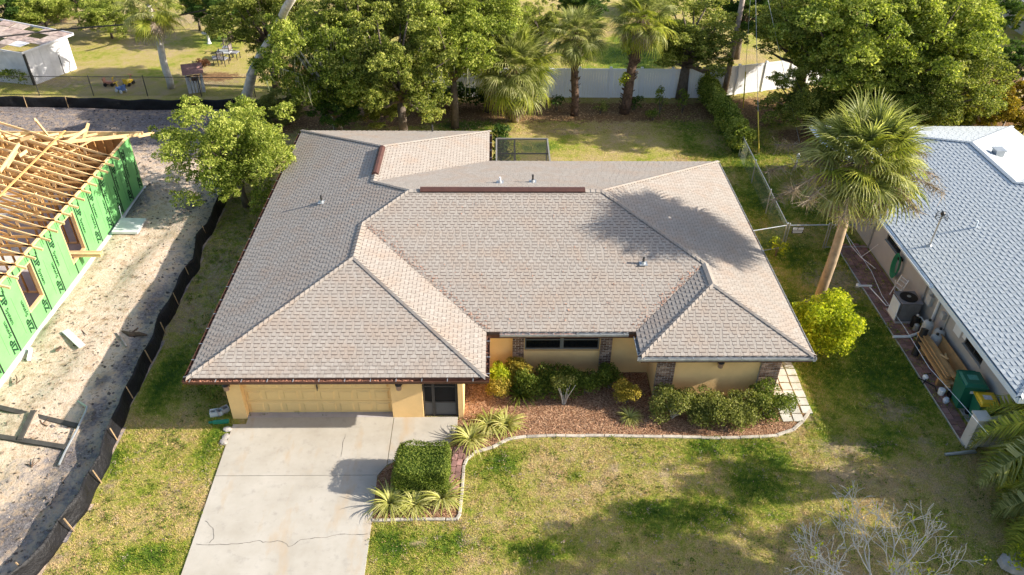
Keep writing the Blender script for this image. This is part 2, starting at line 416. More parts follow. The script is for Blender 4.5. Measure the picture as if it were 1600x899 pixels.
LITTER = [pxblob(*q) for q in [(1190, 165, 60, 14), (1175, 190, 45, 12), (970, 180, 90, 11), (620, 190, 80, 9), (820, 180, 60, 8), (1250, 215, 50, 16), (1230, 170, 80, 14), (340, 120, 40, 8), (1440, 120, 90, 18), (500, 190, 80, 16),
        (430, 200, 40, 14), (1540, 190, 60, 14), (1560, 120, 60, 20), (480, 110, 60, 20), (60, 30, 60, 12)]]
def zones(x, y):
    d = blobs(x, y, DIRT); l = blobs(x, y, LUSH) ; t = blobs(x, y, LITTER)
    right = np.clip((x - 9.8) / .8, 0, 1) * np.clip((16.4 - x) / .3, 0, 1) * np.clip((y - 17) / .6, 0, 1) * np.clip((44 - y) / 2, 0, 1)
    l = np.maximum(l, right * (.45 + .3 * np.sin(x * 1.3 + y * .6) * np.sin(y * .9 - x * .5)))
    under = np.clip((-9.1 - x) / .6, 0, 1) * np.clip((y - 19) / 3, 0, 1) * np.clip((44 - y) / 2, 0, 1)
    l = np.maximum(l, under * .35); d = np.maximum(d, under * .72 * np.clip((y - 20.5) / 3, 0, 1))
    back = np.clip((y - 35.5) / 2, 0, 1) * np.clip((44.5 - y) / 1, 0, 1) * np.clip((x + 12) / 1, 0, 1) * np.clip((12 - x) / 1, 0, 1)
    t = np.maximum(t, np.clip((y - 41.5) / 1.2, 0, 1) * np.clip((45.6 - y) / 1, 0, 1) * np.clip((x + 12.5) / 1, 0, 1) * .8)
    return d, l, t
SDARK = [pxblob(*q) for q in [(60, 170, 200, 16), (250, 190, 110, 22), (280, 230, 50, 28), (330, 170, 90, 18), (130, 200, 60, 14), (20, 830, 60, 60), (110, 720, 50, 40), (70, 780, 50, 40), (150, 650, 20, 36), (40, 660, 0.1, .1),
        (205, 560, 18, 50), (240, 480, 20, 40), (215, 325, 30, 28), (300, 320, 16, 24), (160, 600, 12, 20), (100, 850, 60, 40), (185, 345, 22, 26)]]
def sand_h(x, y):
    h = .10 * np.sin(x * 1.3 + y * .5) * np.sin(y * .8 - x * .4) + .05 * np.sin(x * 3.1 + 1.3 * y) * np.sin(2.3 * y - x)
    for (u, v, ru, rv, a) in [(215, 310, 40, 26, .55), (70, 430 + 90, 50, 30, .15), (235, 420, 26, 60, .18), (120, 620, 40, 40, .12), (90, 520, 40, 20, .1)]:
        c = pxblob(u, v, ru, rv); h = h + a * np.exp(-(((x - c[0]) / c[2]) ** 2 + ((y - c[1]) / c[3]) ** 2))
    edge = np.clip((siltx(y) - x) / 1.2, 0, 1); edge2 = np.clip((43.9 - y) / 1.0, 0, 1); wall = np.clip((x + 17.15) / .6, 0, 1)
    ditch = -.05 * np.exp(-((x + 16.9) / .25) ** 2)
    return np.maximum(.02 + (h + .06) * edge * edge2 * wall, .015)

def grid_ground(name, xs, ys, keep, mat, hf=None, zf=None, label=None, z0=0.0):
    X, Y = np.meshgrid(xs, ys); nx, ny = len(xs), len(ys)
    Z = hf(X, Y) if hf else np.full_like(X, z0)
    V = np.stack([X.ravel(), Y.ravel(), Z.ravel()], 1)
    i, j = np.meshgrid(np.arange(nx - 1), np.arange(ny - 1)); a = (j * nx + i).ravel()
    Fq = np.stack([a, a + 1, a + nx + 1, a + nx], 1)
    cx = V[Fq].mean(1); k = keep(cx[:, 0], cx[:, 1]); Fq = Fq[k]
    used = np.unique(Fq); mp = np.full(len(V), -1); mp[used] = np.arange(len(used)); V = V[used]; Fq = mp[Fq]
    me = npmesh(name, V, Fq, mat, smooth=True)
    d, l, t = zf(V[:, 0], V[:, 1])
    for nm, arr in (('dirt', d), ('lush', l), ('litter', t)):
        at = me.attributes.new(nm, 'FLOAT', 'POINT'); at.data.foreach_set('value', arr.astype(np.float32))
    o = link(name, me); o['kind'] = 'structure'
    if label: o['label'] = label
    return o
far = lambda a, b, n: list(np.linspace(a, b, n))
xs = np.array(far(-420, -50, 12) + list(np.arange(-48, 48, .3)) + far(50, 420, 12))
ys = np.array(far(-120, 8, 10) + list(np.arange(9, 70, .3)) + far(72, 480, 14))
grid_ground('lawn', xs, ys, lambda x, y: ~((x < siltx(y) - .5) & (y < 43.4) & (y > 5) & (x > -60)), M['lawn'], None, zones, 'patchy green and straw coloured grass around the houses')
sx_ = np.arange(-60, -11.4, .22); sy_ = np.arange(4, 44.4, .22)
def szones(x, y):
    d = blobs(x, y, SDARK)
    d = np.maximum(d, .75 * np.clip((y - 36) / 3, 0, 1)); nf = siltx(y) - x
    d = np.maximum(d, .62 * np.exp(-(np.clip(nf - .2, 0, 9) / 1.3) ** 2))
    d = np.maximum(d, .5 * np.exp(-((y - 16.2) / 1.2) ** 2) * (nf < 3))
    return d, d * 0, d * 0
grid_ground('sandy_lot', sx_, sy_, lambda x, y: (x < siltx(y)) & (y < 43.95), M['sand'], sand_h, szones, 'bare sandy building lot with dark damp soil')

# grass blades (uncountable)
def scatter_blades(name, n, region, hmin, hmax, wid, label):
    x0, y0, x1, y1, test = region
    x = RNG.uniform(x0, x1, n); y = RNG.uniform(y0, y1, n); k = test(x, y); x = x[k]; y = y[k]
    d, l, t = zones(x, y); k = (RNG.random(len(x)) > np.clip((np.maximum(d * .75, t) - .3) * 2.0, 0, .96)); x = x[k]; y = y[k]; l = l[k]; n = len(x)
    cl = .5 + .5 * np.sin(x * 9.1 + 2.3 * np.sin(y * 4.7)) * np.sin(y * 8.3 + 1.9 * np.sin(x * 5.3)); h = RNG.uniform(hmin, hmax, n) * (.7 + .6 * l) * (.55 + .9 * cl); a = RNG.uniform(0, 6.283, n); lean = RNG.normal(0, .035, (n, 2)); ww = wid * RNG.uniform(.6, 1.3, n)
    b = np.stack([x, y, np.zeros(n) - .005], 1); s = np.stack([np.cos(a) * ww, np.sin(a) * ww, np.zeros(n)], 1)
    tip = b + np.stack([lean[:, 0], lean[:, 1], h], 1)
    V = np.stack([b - s, b + s, tip], 1).reshape(-1, 3); Fq = np.arange(3 * n).reshape(n, 3)
    me = npmesh(name, V, Fq, M['blade'], tint=np.clip(.25 + .5 * RNG.random(n) + .35 * (cl - .5), 0, 1))
    ll = np.repeat(l, 3)
    at = me.attributes.new('lush', 'FLOAT', 'POINT'); at.data.foreach_set('value', ll.astype(np.float32))
    o = link(name, me); tag(o, label, 'grass', None, 'stuff')
DRIVE = [(-8.43, 5), (-8.6, 18.72), (-1.3, 18.72), (-1.3, 17.8), (-1.72, 17.35), (-2.55, 17.02), (-3.12, 16.84), (-3.5, 16.5), (-3.66, 16.1), (-3.62, 14.9), (-3.58, 12), (-3.5, 5)]
BED = [(-1.26, 18.64), (-1.4, 18.2), (-1.0, 17.7), (-.75, 17.15), (-.2, 17.35), (.48, 17.83), (1.52, 17.9), (3.6, 17.88), (5.67, 17.82), (7.54, 17.76), (9.0, 17.84), (9.5, 18.0), (9.95, 18.33), (10.5, 18.95), (10.42, 20.2), (10.25, 21.5), (9.4, 21.6), (9.3, 19.6), (5.3, 19.6), (5.3, 20.9), (-1.1, 20.9), (-1.1, 18.7)]
ISLE = [(-3.6, 14.62), (-3.68, 16.05), (-3.5, 16.5), (-3.12, 16.82), (-2.5, 17.0), (-1.72, 17.34), (-1.3, 17.75), (-1.0, 17.65), (-.75, 17.15), (-1.02, 16.8), (-1.1, 15.8), (-1.1, 14.62)]
def inpoly(x, y, poly):
    c = np.zeros(len(x), bool); n = len(poly)
    for i in range(n):
        (xa, ya), (xb, yb) = poly[i], poly[(i + 1) % n]
        cond = ((ya > y) != (yb > y)) & (x < (xb - xa) * (y - ya) / (yb - ya + 1e-12) + xa); c ^= cond
    return c
def open_lawn(x, y): return ~(inpoly(x, y, DRIVE) | inpoly(x, y, BED) | inpoly(x, y, ISLE) | ((x > -9) & (x < 9.3) & (y > 19) & (y < 35)) | (x < siltx(y) + .1))
scatter_blades('front_grass', 420000, (-13.6, 12.2, 16.4, 20.5, open_lawn) , .03, .08, .009, 'short grass blades of the front lawn beside the driveway')
scatter_blades('side_grass', 150000, (9.4, 20.5, 16.2, 44.5, open_lawn), .04, .09, .012, 'grass blades on the strip between the two houses')
scatter_blades('side_grass', 50000, (-12.6, 20.5, -9.0, 34, open_lawn), .04, .08, .012, 'grass blades between the black silt fence and the tan roof')
scatter_blades('back_grass', 90000, (-30, 35, 13, 64, lambda x, y: open_lawn(x, y) & ((y > 46) | (x > -12))), .05, .10, .018, 'grass blades of the back yards')

# fallen leaves, small weeds
def flecks(name, n, x0, y0, x1, y1, test, mat, s0, s1, label, z=.01, cat='leaves', zf=None):
    x = RNG.uniform(x0, x1, n); y = RNG.uniform(y0, y1, n); k = test(x, y); x = x[k]; y = y[k]; n = len(x)
    if zf is not None: zz = zf(x, y) + z
    else: zz = np.full(n, z)
    a = RNG.uniform(0, 6.283, n); s = RNG.uniform(s0, s1, n); tl = RNG.normal(0, .35, (n, 2)) 
    cx, sx = np.cos(a) * s, np.sin(a) * s
    p = np.stack([x, y, zz], 1)
    V = np.stack([p + np.stack([cx, sx, tl[:, 0] * s], 1), p + np.stack([-sx * .5, cx * .5, tl[:, 1] * s * .5], 1), p - np.stack([cx, sx, tl[:, 0] * s], 1), p - np.stack([-sx * .5, cx * .5, tl[:, 1] * s * .5], 1)], 1).reshape(-1, 3)
    V[:, 2] = np.maximum(V[:, 2], np.repeat(zz, 4) - .008)
    o = link(name, npmesh(name, V, np.arange(4 * n).reshape(n, 4), mat, tint=RNG.random(n))); tag(o, label, cat, None, 'stuff')

# sheet with polygon outline
def sheet(name, poly, z, mat, label=None, side=.06):
    mb = MB(); mb.prism(poly, z - side, z, tint=.5); o = mb.build(name, mat); o['kind'] = 'structure'
    if label: o['label'] = label
    return o
sheet('mulch_bed', BED, .03, M['mulch'], 'brown mulch bed along the yellow front wall')
sheet('mulch_island', ISLE, .032, M['mulch'], 'mulch island between driveway and lawn')
mulchm = plain('mulch_chips', (.33, .185, .11), .95, .4, 8, 0, tint=.6)
flecks('wood_chips', 26000, -1.6, 17, 10.6, 21.6, lambda x, y: inpoly(x, y, BED), mulchm, .012, .04, 'loose brown wood chips covering the front bed', .035, 'mulch')
flecks('wood_chips', 4000, -3.7, 14.6, -.7, 17.8, lambda x, y: inpoly(x, y, ISLE), mulchm, .012, .035, 'loose wood chips in the driveway island', .037, 'mulch')
leafm = plain('fallen_leaves', (.40, .26, .13), .9, .4, 8, 0, tint=.6)
flecks('fallen_leaves', 9000, 11.5, 38, 24, 50, lambda x, y: y > 38, leafm, .02, .06, 'orange fallen leaves in front of the slanting white fence', .02)
flecks('fallen_leaves', 9000, -12.5, 40.5, 12, 45.4, lambda x, y: y > 40, leafm, .02, .06, 'brown fallen leaves under the trees behind the house', .02)
flecks('fallen_leaves', 2500, -13, 12.5, 16, 19, open_lawn, leafm, .012, .03, 'scattered dry leaves on the front lawn', .04)
debm = plain('soil_debris', (.16, .12, .09), .95, .5, 6, 0, tint=.7)
flecks('soil_debris', 9000, -32, 10, -12, 43.8, lambda x, y: (x < siltx(y) - .2) & ((x > -16.9) | (y > 34.8)), debm, .015, .07, 'dark twigs and root scraps strewn over the sand', .015, 'debris', sand_h)

# ---- driveway: slabs as separate pieces, joints between them
dw = empty('driveway', (0, 0, 0)); dw['kind'] = 'structure'; dw['label'] = 'pale concrete driveway leading to the garage door'
def slab(poly):
    mb = MB(); mb.prism(poly, -.06, .045); mb.build('concrete_slab', M['drive'], dw)
g_ = .008
slab([(-8.43, 5), (-8.52, 13.0), (-8.58, 16.24 - g_), (-3.66, 16.24 - g_), (-3.62, 14.9), (-3.58, 12), (-3.5, 5)])
slab([(-8.58, 16.24 + g_), (-8.62, 18.4), (-8.2, 18.4), (-8.2, 18.93), (-3.42, 18.93), (-3.42, 16.9), (-3.42, 16.64), (-3.5, 16.5), (-3.62, 16.3), (-3.64, 16.24 + g_)])
slab([(-3.40, 16.66), (-3.40, 18.7), (-1.3, 18.7), (-1.3, 17.8), (-1.72, 17.35), (-2.55, 17.02), (-3.12, 16.84)])
def crack(pts, name='crack', w_=.009):
    mb = MB(); P_ = []
    for a, b in zip(pts[:-1], pts[1:]):
        for t in np.linspace(0, 1, 5)[:-1]:
            P_.append(Vector((a[0] + (b[0] - a[0]) * t + random.uniform(-.02, .02), a[1] + (b[1] - a[1]) * t + random.uniform(-.03, .03), 0)))
    P_.append(Vector((*pts[-1], 0)))
    for i in range(len(P_) - 1):
        d = (P_[i + 1] - P_[i]); n_ = Vector((-d.y, d.x, 0)).normalized(); w0 = w_ * random.uniform(.4, 1.1)
        mb.add([P_[i] - n_ * w0 + Vector((0, 0, .0495)), P_[i] + n_ * w0 + Vector((0, 0, .0495)), P_[i + 1] + n_ * w0 + Vector((0, 0, .0495)), P_[i + 1] - n_ * w0 + Vector((0, 0, .0495))], [(0, 3, 2, 1)])
    o = mb.build(name, M['crack'], dw)
pp = [tuple(G(*q)[:2]) for q in [(308, 852), (345, 852), (380, 852), (402, 846), (416, 849), (440, 847), (452, 856), (470, 846), (500, 842), (540, 836), (575, 836)]]
crack(pp)
crack([tuple(G(*q)[:2]) for q in [(322, 815), (332, 828), (336, 842), (328, 850)]], w_=.007)
crack([tuple(G(*q)[:2]) for q in [(540, 680), (535, 700), (533, 716)]], w_=.006)

# ---- edging stones of the front bed
edge_pts = [(-.75, 17.15), (-.2, 17.33), (.48, 17.80), (1.52, 17.86), (3.6, 17.84), (5.67, 17.78), (7.54, 17.72), (9.0, 17.80), (9.55, 17.96), (10.0, 18.28), (10.55, 18.95)]
ed = empty('garden_edging', (0, 0, 0), 'pale concrete edging curb curving round the front mulch bed', 'edging')
def run_stones(parent, pts, step, w_, h_, mat, name, gap=.012, z=.0, jit=.01):
    pts = [Vector((*p, 0)) for p in pts]; segs = [(a, b, (b - a).length) for a, b in zip(pts[:-1], pts[1:])]
    tot = sum(s[2] for s in segs); n = max(1, int(tot / step)); 
    def at(t):
        t = max(0, min(tot - 1e-6, t))
        for a, b, L in segs:
            if t <= L: return a + (b - a) * (t / L)
            t -= L
        return pts[-1]
    for i in range(n):
        a = at(i * tot / n + gap / 2); b = at((i + 1) * tot / n - gap / 2); c = (a + b) / 2; d = b - a
        mb = MB(); L = d.length; hh = h_ * random.uniform(.9, 1.1); b_ = .012
        mb.add([(-L/2, -w_/2, -.04), (L/2, -w_/2, -.04), (L/2, w_/2, -.04), (-L/2, w_/2, -.04), (-L/2, -w_/2, hh - b_), (L/2, -w_/2, hh - b_), (L/2, w_/2, hh - b_), (-L/2, w_/2, hh - b_),
                (-L/2 + b_, -w_/2 + b_, hh), (L/2 - b_, -w_/2 + b_, hh), (L/2 - b_, w_/2 - b_, hh), (-L/2 + b_, w_/2 - b_, hh)],
               [(0, 1, 5, 4), (1, 2, 6, 5), (2, 3, 7, 6), (3, 0, 4, 7), (4, 5, 9, 8), (5, 6, 10, 9), (6, 7, 11, 10), (7, 4, 8, 11), (8, 9, 10, 11)])
        o = mb.build(name, mat, parent); o.location = (c.x + random.uniform(-jit, jit), c.y + random.uniform(-jit, jit), z); o.rotation_euler = (0, 0, math.atan2(d.y, d.x))
run_stones(ed, edge_pts, .62, .11, .055, M['edging'], 'edging_stone')
ed2 = empty('garden_edging', (0, 0, 0), 'low reddish stone edging around the driveway island', 'edging')
run_stones(ed2, [(-3.62, 14.58), (-2.3, 14.6), (-1.1, 14.58), (-1.05, 15.5), (-1.02, 16.8), (-.72, 17.1)], .3, .09, .07, M['edging'], 'edging_stone')

# ---- stepping stones at the right end
st = empty('paved_walk', (0, 0, 0)); st['kind'] = 'structure'; st['label'] = 'pale square stepping stones beside the right brick corner'
for r_ in range(9):
    for c_ in range(3):
        x = 9.64 + c_ * .375 + .012 * r_; y = 18.60 + r_ * .375
        if r_ == 0 and c_ == 2: continue
        mb = MB(); s = .165
        mb.box(-s, -s * 1.02, -.02, s, s * 1.02, .05)
        o = mb.build('paving_stone', M['stone'], st); o.location = (x + random.uniform(-.02, .02), y + random.uniform(-.02, .02), .0 + random.uniform(0, .008)); o.rotation_euler = (random.uniform(-.01, .01), random.uniform(-.01, .01), random.uniform(-.06, .06))

# ---- red pavers in island
pv = empty('paver_patch', (0, 0, 0)); pv['kind'] = 'structure'; pv['label'] = 'worn red pavers between the clipped shrub and the lawn'
for i in range(7):
    for j in range(3):
        x = -1.42 + j * .17 + .02 * i; y = 15.6 + i * .27 + (.05 if j % 2 else 0)
        if not inpoly(np.array([x]), np.array([y]), ISLE)[0] or random.random() < .08: continue
        mb = MB(); mb.box(-.075, -.125, 0, .075, .125, .055); o = mb.build('paver', M['paver_red'], pv); o.location = (x, y, random.uniform(0, .01)); o.rotation_euler = (0, 0, random.uniform(-.1, .1) - .15)

# clods of soil on the lot
def clods(name, n, x0, y0, x1, y1, s0, s1, mat, label):
    x = RNG.uniform(x0, x1, n); y = RNG.uniform(y0, y1, n); k = (x < siltx(y) - .3) & ((x > -16.6) | (y > 35)); x = x[k]; y = y[k]
    if name == 'soil_clods':
        d = blobs(x, y, SDARK); d = np.maximum(d, .8 * (y > 36)); d = np.maximum(d, .8 * (siltx(y) - x < 1.6)); k = RNG.random(len(x)) < d; x = x[k]; y = y[k]
    n = len(x); s = RNG.uniform(s0, s1, n) ** 1.0; z = sand_h(x, y)
    base = np.array([(1, 0, 0), (.3, .95, 0), (-.8, .6, 0), (-.8, -.6, 0), (.3, -.95, 0), (.25, .1, .75), (-.3, -.1, .6)])
    Fb = np.array([(0, 1, 5), (1, 2, 5), (2, 6, 5), (2, 3, 6), (3, 4, 6), (4, 5, 6), (4, 0, 5)])
    a = RNG.uniform(0, 6.28, n); c, sn = np.cos(a), np.sin(a); B = base[None] * (1 + RNG.normal(0, .22, (n, 7, 1))) * s[:, None, None]
    V = np.stack([B[..., 0] * c[:, None] - B[..., 1] * sn[:, None] + x[:, None], B[..., 0] * sn[:, None] + B[..., 1] * c[:, None] + y[:, None], B[..., 2] + z[:, None] - .01], -1).reshape(-1, 3)
    Fq = (Fb[None] + (np.arange(n) * 7)[:, None, None]).reshape(-1, 3)
    o = link(name, npmesh(name, V, Fq, mat, tint=np.repeat(RNG.random(n), 7))); tag(o, label, 'soil', None, 'stuff')
cm1 = plain('clod_soil', (.13, .11, .10), .95, .5, 4, .3, tint=.5); cm2 = plain('clod_sand', (.36, .28, .20), .95, .3, 4, .3, tint=.3)
clods('soil_clods', 6500, -34, 10, -12, 43.7, .02, .09, cm1, 'dark lumps of damp soil along the fence and the back of the lot')
clods('sand_clods', 2600, -17, 10, -12, 36, .01, .04, cm2, 'small pale lumps scattered over the sand')
scatter_blades('joint_grass', 26000, (9.3, 18.2, 11.0, 21.6, lambda x, y: (((x - 9.64 - .012 * (y - 18.6) / .375 + .2) % .375 < .055) | ((y - 18.60 + .2) % .375 < .045)) & (x > 9.45) & (x < 10.6)), .05, .10, .012, 'green weeds growing in the joints of the stepping stones')

# broad-leaved weeds and tufts in the lawn
def weeds(n, x0, y0, x1, y1, s0, s1, mat, label, dens=None):
    x = RNG.uniform(x0, x1, n); y = RNG.uniform(y0, y1, n); k = open_lawn(x, y); x = x[k]; y = y[k]
    if dens: k = RNG.random(len(x)) < dens(x, y); x = x[k]; y = y[k]
    m = 9; n = len(x); cx = np.repeat(x, m) + RNG.normal(0, .05, n * m); cy = np.repeat(y, m) + RNG.normal(0, .05, n * m); s = np.repeat(RNG.uniform(s0, s1, n), m) * RNG.uniform(.5, 1.2, n * m); a = RNG.uniform(0, 6.283, n * m); z = RNG.uniform(.02, .09, n * m)
    p = np.stack([cx, cy, z], 1); u = np.stack([np.cos(a) * s, np.sin(a) * s, RNG.normal(.1, .3, n * m) * s], 1); v = np.stack([-np.sin(a) * s * .5, np.cos(a) * s * .5, RNG.normal(0, .2, n * m) * s], 1)
    V = np.stack([p - u, p - v, p + u, p + v], 1).reshape(-1, 3)
    o = link('lawn_weeds', npmesh('lawn_weeds', V, np.arange(4 * n * m).reshape(-1, 4), mat, tint=RNG.random(n * m))); tag(o, label, 'weeds', None, 'stuff')
cl2 = lambda x, y: np.clip(.5 + .9 * np.sin(x * 1.7 + 2 * np.sin(y * 1.1)) * np.sin(y * 1.9 + 1.5 * np.sin(x * .9)), .02, 1) ** 2
weeds(5200, -13, 12.2, 16.4, 20, .015, .04, M['leaf_hedge'], 'low broad leaved weeds in the front lawn', cl2)
weeds(3000, 9.5, 18, 16, 44, .02, .05, M['leaf_bright'], 'low weeds in the strip of grass between the houses', cl2)
weeds(1500, -12.6, 17, -8.8, 34, .02, .05, M['leaf_hedge'], 'low weeds beside the left eave', cl2)
weeds(2600, -13, 12.2, 16.4, 17.5, .012, .03, M['palm_dead'], 'dry straw tufts in the front lawn', lambda x, y: 1 - cl2(x, y))

# ================================================================ ROOFS
def add_mesh_attr(me, t):
    at = me.attributes.new('tint', 'FLOAT', 'FACE'); at.data.foreach_set('value', t)
unit_tabs = {}
def unit_tab(mats, lift):
    key = (mats[0].name, round(lift, 3))
    if key not in unit_tabs:
        mb = MB(); h = lift
        # x 0..1 (width), y 0..1 (up the slope), thickness in z
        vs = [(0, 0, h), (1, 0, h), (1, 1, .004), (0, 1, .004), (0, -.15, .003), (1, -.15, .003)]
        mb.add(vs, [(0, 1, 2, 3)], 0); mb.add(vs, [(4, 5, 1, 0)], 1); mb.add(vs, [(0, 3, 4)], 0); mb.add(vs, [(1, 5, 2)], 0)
        unit_tabs[key] = mb.mesh('shingle', mats)
    return unit_tabs[key]

def roof(house, planes, e, k, mats, obj_mats, expo, seed, n_single, label_stuff, first=0, twide=(.12, .21), allband=False):
    """planes: (origin, t, n, poly[(s,d)]) t along the eave, n horizontal inward"""
    rnd = random.Random(seed); big = MB(); deck = MB(); cs = math.sqrt(1 + k * k); singles = 0
    for pi, (o, t, n, poly) in enumerate(planes):
        o = Vector((*o, e)); t = Vector((*t, 0)); n = Vector((*n, 0)); up = (n + Vector((0, 0, k))).normalized(); nor = t.cross(up).normalized()
        if nor.z < 0: nor = -nor
        W = lambda s, d, h: o + t * s + up * (d * cs) + nor * h
        dv = [W(s, d, 0) for s, d in poly]; m = len(dv)
        deck.add(dv + [p - Vector((0, 0, .12)) for p in dv], [tuple(range(m)), tuple(range(2 * m - 1, m - 1, -1))] + [(i, i + m, (i + 1) % m + m, (i + 1) % m) for i in range(m)], 0, .4)
        dmax = max(d for s, d in poly); step = expo / cs; nr = int(dmax / step) + 1
        def span(d):
            xs_ = []
            for i in range(m):
                (s0, d0), (s1, d1) = poly[i], poly[(i + 1) % m]
                if (d0 <= d < d1) or (d1 <= d < d0): xs_.append(s0 + (s1 - s0) * (d - d0) / (d1 - d0))
            return (min(xs_), max(xs_)) if len(xs_) > 1 else None
        for r_ in range(nr):
            da, db = r_ * step, min((r_ + 1) * step, dmax - 1e-4)
            A = span(da + 1e-4); B = span(db - 1e-4)
            if A is None or B is None or db - da < .01: continue
            s = min(A[0], B[0]) - rnd.random() * .2; end = max(A[1], B[1]); rowt = rnd.uniform(-.06, .06); flip = 0
            while s < end:
                flip = 1 - flip
                wd = rnd.uniform(*twide) if flip else rnd.uniform(twide[0] * .6, twide[1] * .55)
                a0, b0 = max(s, A[0]), min(s + wd, A[1]); a1, b1 = max(s, B[0]), min(s + wd, B[1])
                lift = .014 if flip else .006
                full = a0 == s and a1 == s and b0 == s + wd and b1 == s + wd
                tint = min(1, max(0, rnd.gauss(.5, .15) + rowt))
                if b0 - a0 > .005 or b1 - a1 > .005:
                    b0 = max(a0, b0); b1 = max(a1, b1); a0 = min(a0, b0); a1 = min(a1, b1)
                    if full and pi in first and singles < n_single:
                        singles += 1; wg = wd - .006
                        ob = bpy.data.objects.new('shingle', unit_tab(obj_mats, lift)); COL.objects.link(ob); ob.parent = house
                        Mx = Matrix((( t.x * wg, up.x * step * cs, nor.x, 0), (t.y * wg, up.y * step * cs, nor.y, 0), (t.z * wg, up.z * step * cs, nor.z, 0), (0, 0, 0, 1)))
                        ob.matrix_basis = Matrix.Translation(W(s, da, .002)) @ Mx
                    else:
                        g = .003
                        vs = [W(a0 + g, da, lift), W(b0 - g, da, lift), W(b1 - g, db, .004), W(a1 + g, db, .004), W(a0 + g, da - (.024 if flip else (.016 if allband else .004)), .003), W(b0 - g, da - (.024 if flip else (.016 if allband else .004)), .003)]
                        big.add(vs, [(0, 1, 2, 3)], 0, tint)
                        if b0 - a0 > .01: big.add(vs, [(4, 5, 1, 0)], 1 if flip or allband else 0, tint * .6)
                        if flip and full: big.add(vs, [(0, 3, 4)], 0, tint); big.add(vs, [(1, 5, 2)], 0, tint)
                s += wd
    deck.build('roof_deck', [mats[1]], house)
    big.build('shingle_courses', mats, house, kind='stuff')

def ridge_caps(house, lines, mats, wid=.135, step=.2, name='ridge_cap', seed=1):
    """lines: (p, q, dirL, dirR) caps folded over the crest"""
    mb = MB(); rnd = random.Random(seed)
    for p, q, a, b in lines:
        p = Vector(p); q = Vector(q); d = q - p; L = d.length; d.normalize(); n = int(L / step); a = Vector(a).normalized() * wid; b = Vector(b).normalized() * wid
        for i in range(n):
            c = p + d * (i * L / n); e_ = p + d * ((i + 1) * L / n); up = Vector((0, 0, 1)); j = rnd.random()
            l0, l1 = .045, .028
            vs = [c + a + up * l0, c + up * (l0 + .012), c + b + up * l0, e_ + a + up * l1, e_ + up * (l1 + .012), e_ + b + up * l1, c + a + up * .0, c + b + up * .0, c + up * .02]
            mb.add(vs, [(0, 1, 4, 3), (1, 2, 5, 4)], 0, .1 + .5 * j)
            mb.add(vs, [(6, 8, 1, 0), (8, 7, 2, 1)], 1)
    mb.build(name, mats, house, kind='stuff')

# ================================================================ MAIN HOUSE
XL, XG, XW, XR = -9.412, -.36, 4.577, 10.051
YG, YF, YW, YR, YB = 17.937, 20.132, 18.904, 32.36, 35.52
EZ, K = 2.5, .306
H = empty('tan_roofed_house', (0, 18.7, 0), 'yellow stucco house with a tan shingle hip roof and brick pillars in the centre', 'house')
H.location = (0, 0, 0)
hm = (YR - YF) / 2; hg = (XG - XL) / 2; hw = (XR - XW) / 2
zm, zg, zw = EZ + K * hm, EZ + K * hg, EZ + K * hw
ridgeL, ridgeR = XL + hm, XR - hm; ym = YF + hm
planes = [
 ((XL, YG), (1, 0), (0, 1), [(0, 0), (XG - XL, 0), (hg, hg)]),                                                              # garage front
 ((XL, 0), (0, 1), (1, 0), [(YG, 0), (YG + hg, hg), (YF + hg, hg), (YF + hm, hm), (YF + hm + .001, hm), (YR - hg, hg), (YB - hg, hg), (YB, 0)]),  # left
 ((XG, 0), (0, 1), (-1, 0), [(YG, 0), (YG + hg, hg), (YF + hg, hg), (YF, 0)]),                                                # garage right slope
 ((0, YF), (1, 0), (0, 1), [(XG, 0), (XG - hg, hg), (ridgeL, hm), (ridgeR, hm), (XW + hw, hw), (XW, 0)]),                      # main front
 ((XW, 0), (0, 1), (1, 0), [(YW, 0), (YW + hw, hw), (YF + hw, hw), (YF, 0)]),                                                # wing left slope
 ((0, YW), (1, 0), (0, 1), [(XW, 0), (XW + hw, hw), (XR, 0)]),                                                              # wing front
 ((XR, 0), (0, 1), (-1, 0), [(YW, 0), (YW + hw, hw), (YF + hw, hw), (YF + hm, hm), (YF + hm + .001, hm), (YR, 0)]),            # right
 ((0, YR), (1, 0), (0, -1), [(XG, 0), (XR, 0), (ridgeR, hm), (ridgeL, hm), (XG - hg, hg)]),                                   # main rear
 ((0, YB), (1, 0), (0, -1), [(XL, 0), (XG, 0), (XL + hg, hg)]),                                                              # rear wing rear
 ((XG, 0), (0, 1), (-1, 0), [(YR, 0), (YR - hg, hg), (YB - hg, hg), (YB, 0)]),                                                # rear wing right
]
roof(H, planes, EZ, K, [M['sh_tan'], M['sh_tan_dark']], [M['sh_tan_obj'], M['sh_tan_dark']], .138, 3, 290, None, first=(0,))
xr = XL + hg
L_ = (-1, 0, -K); R_ = (1, 0, -K); F_ = (0, -1, -K); B_ = (0, 1, -K)
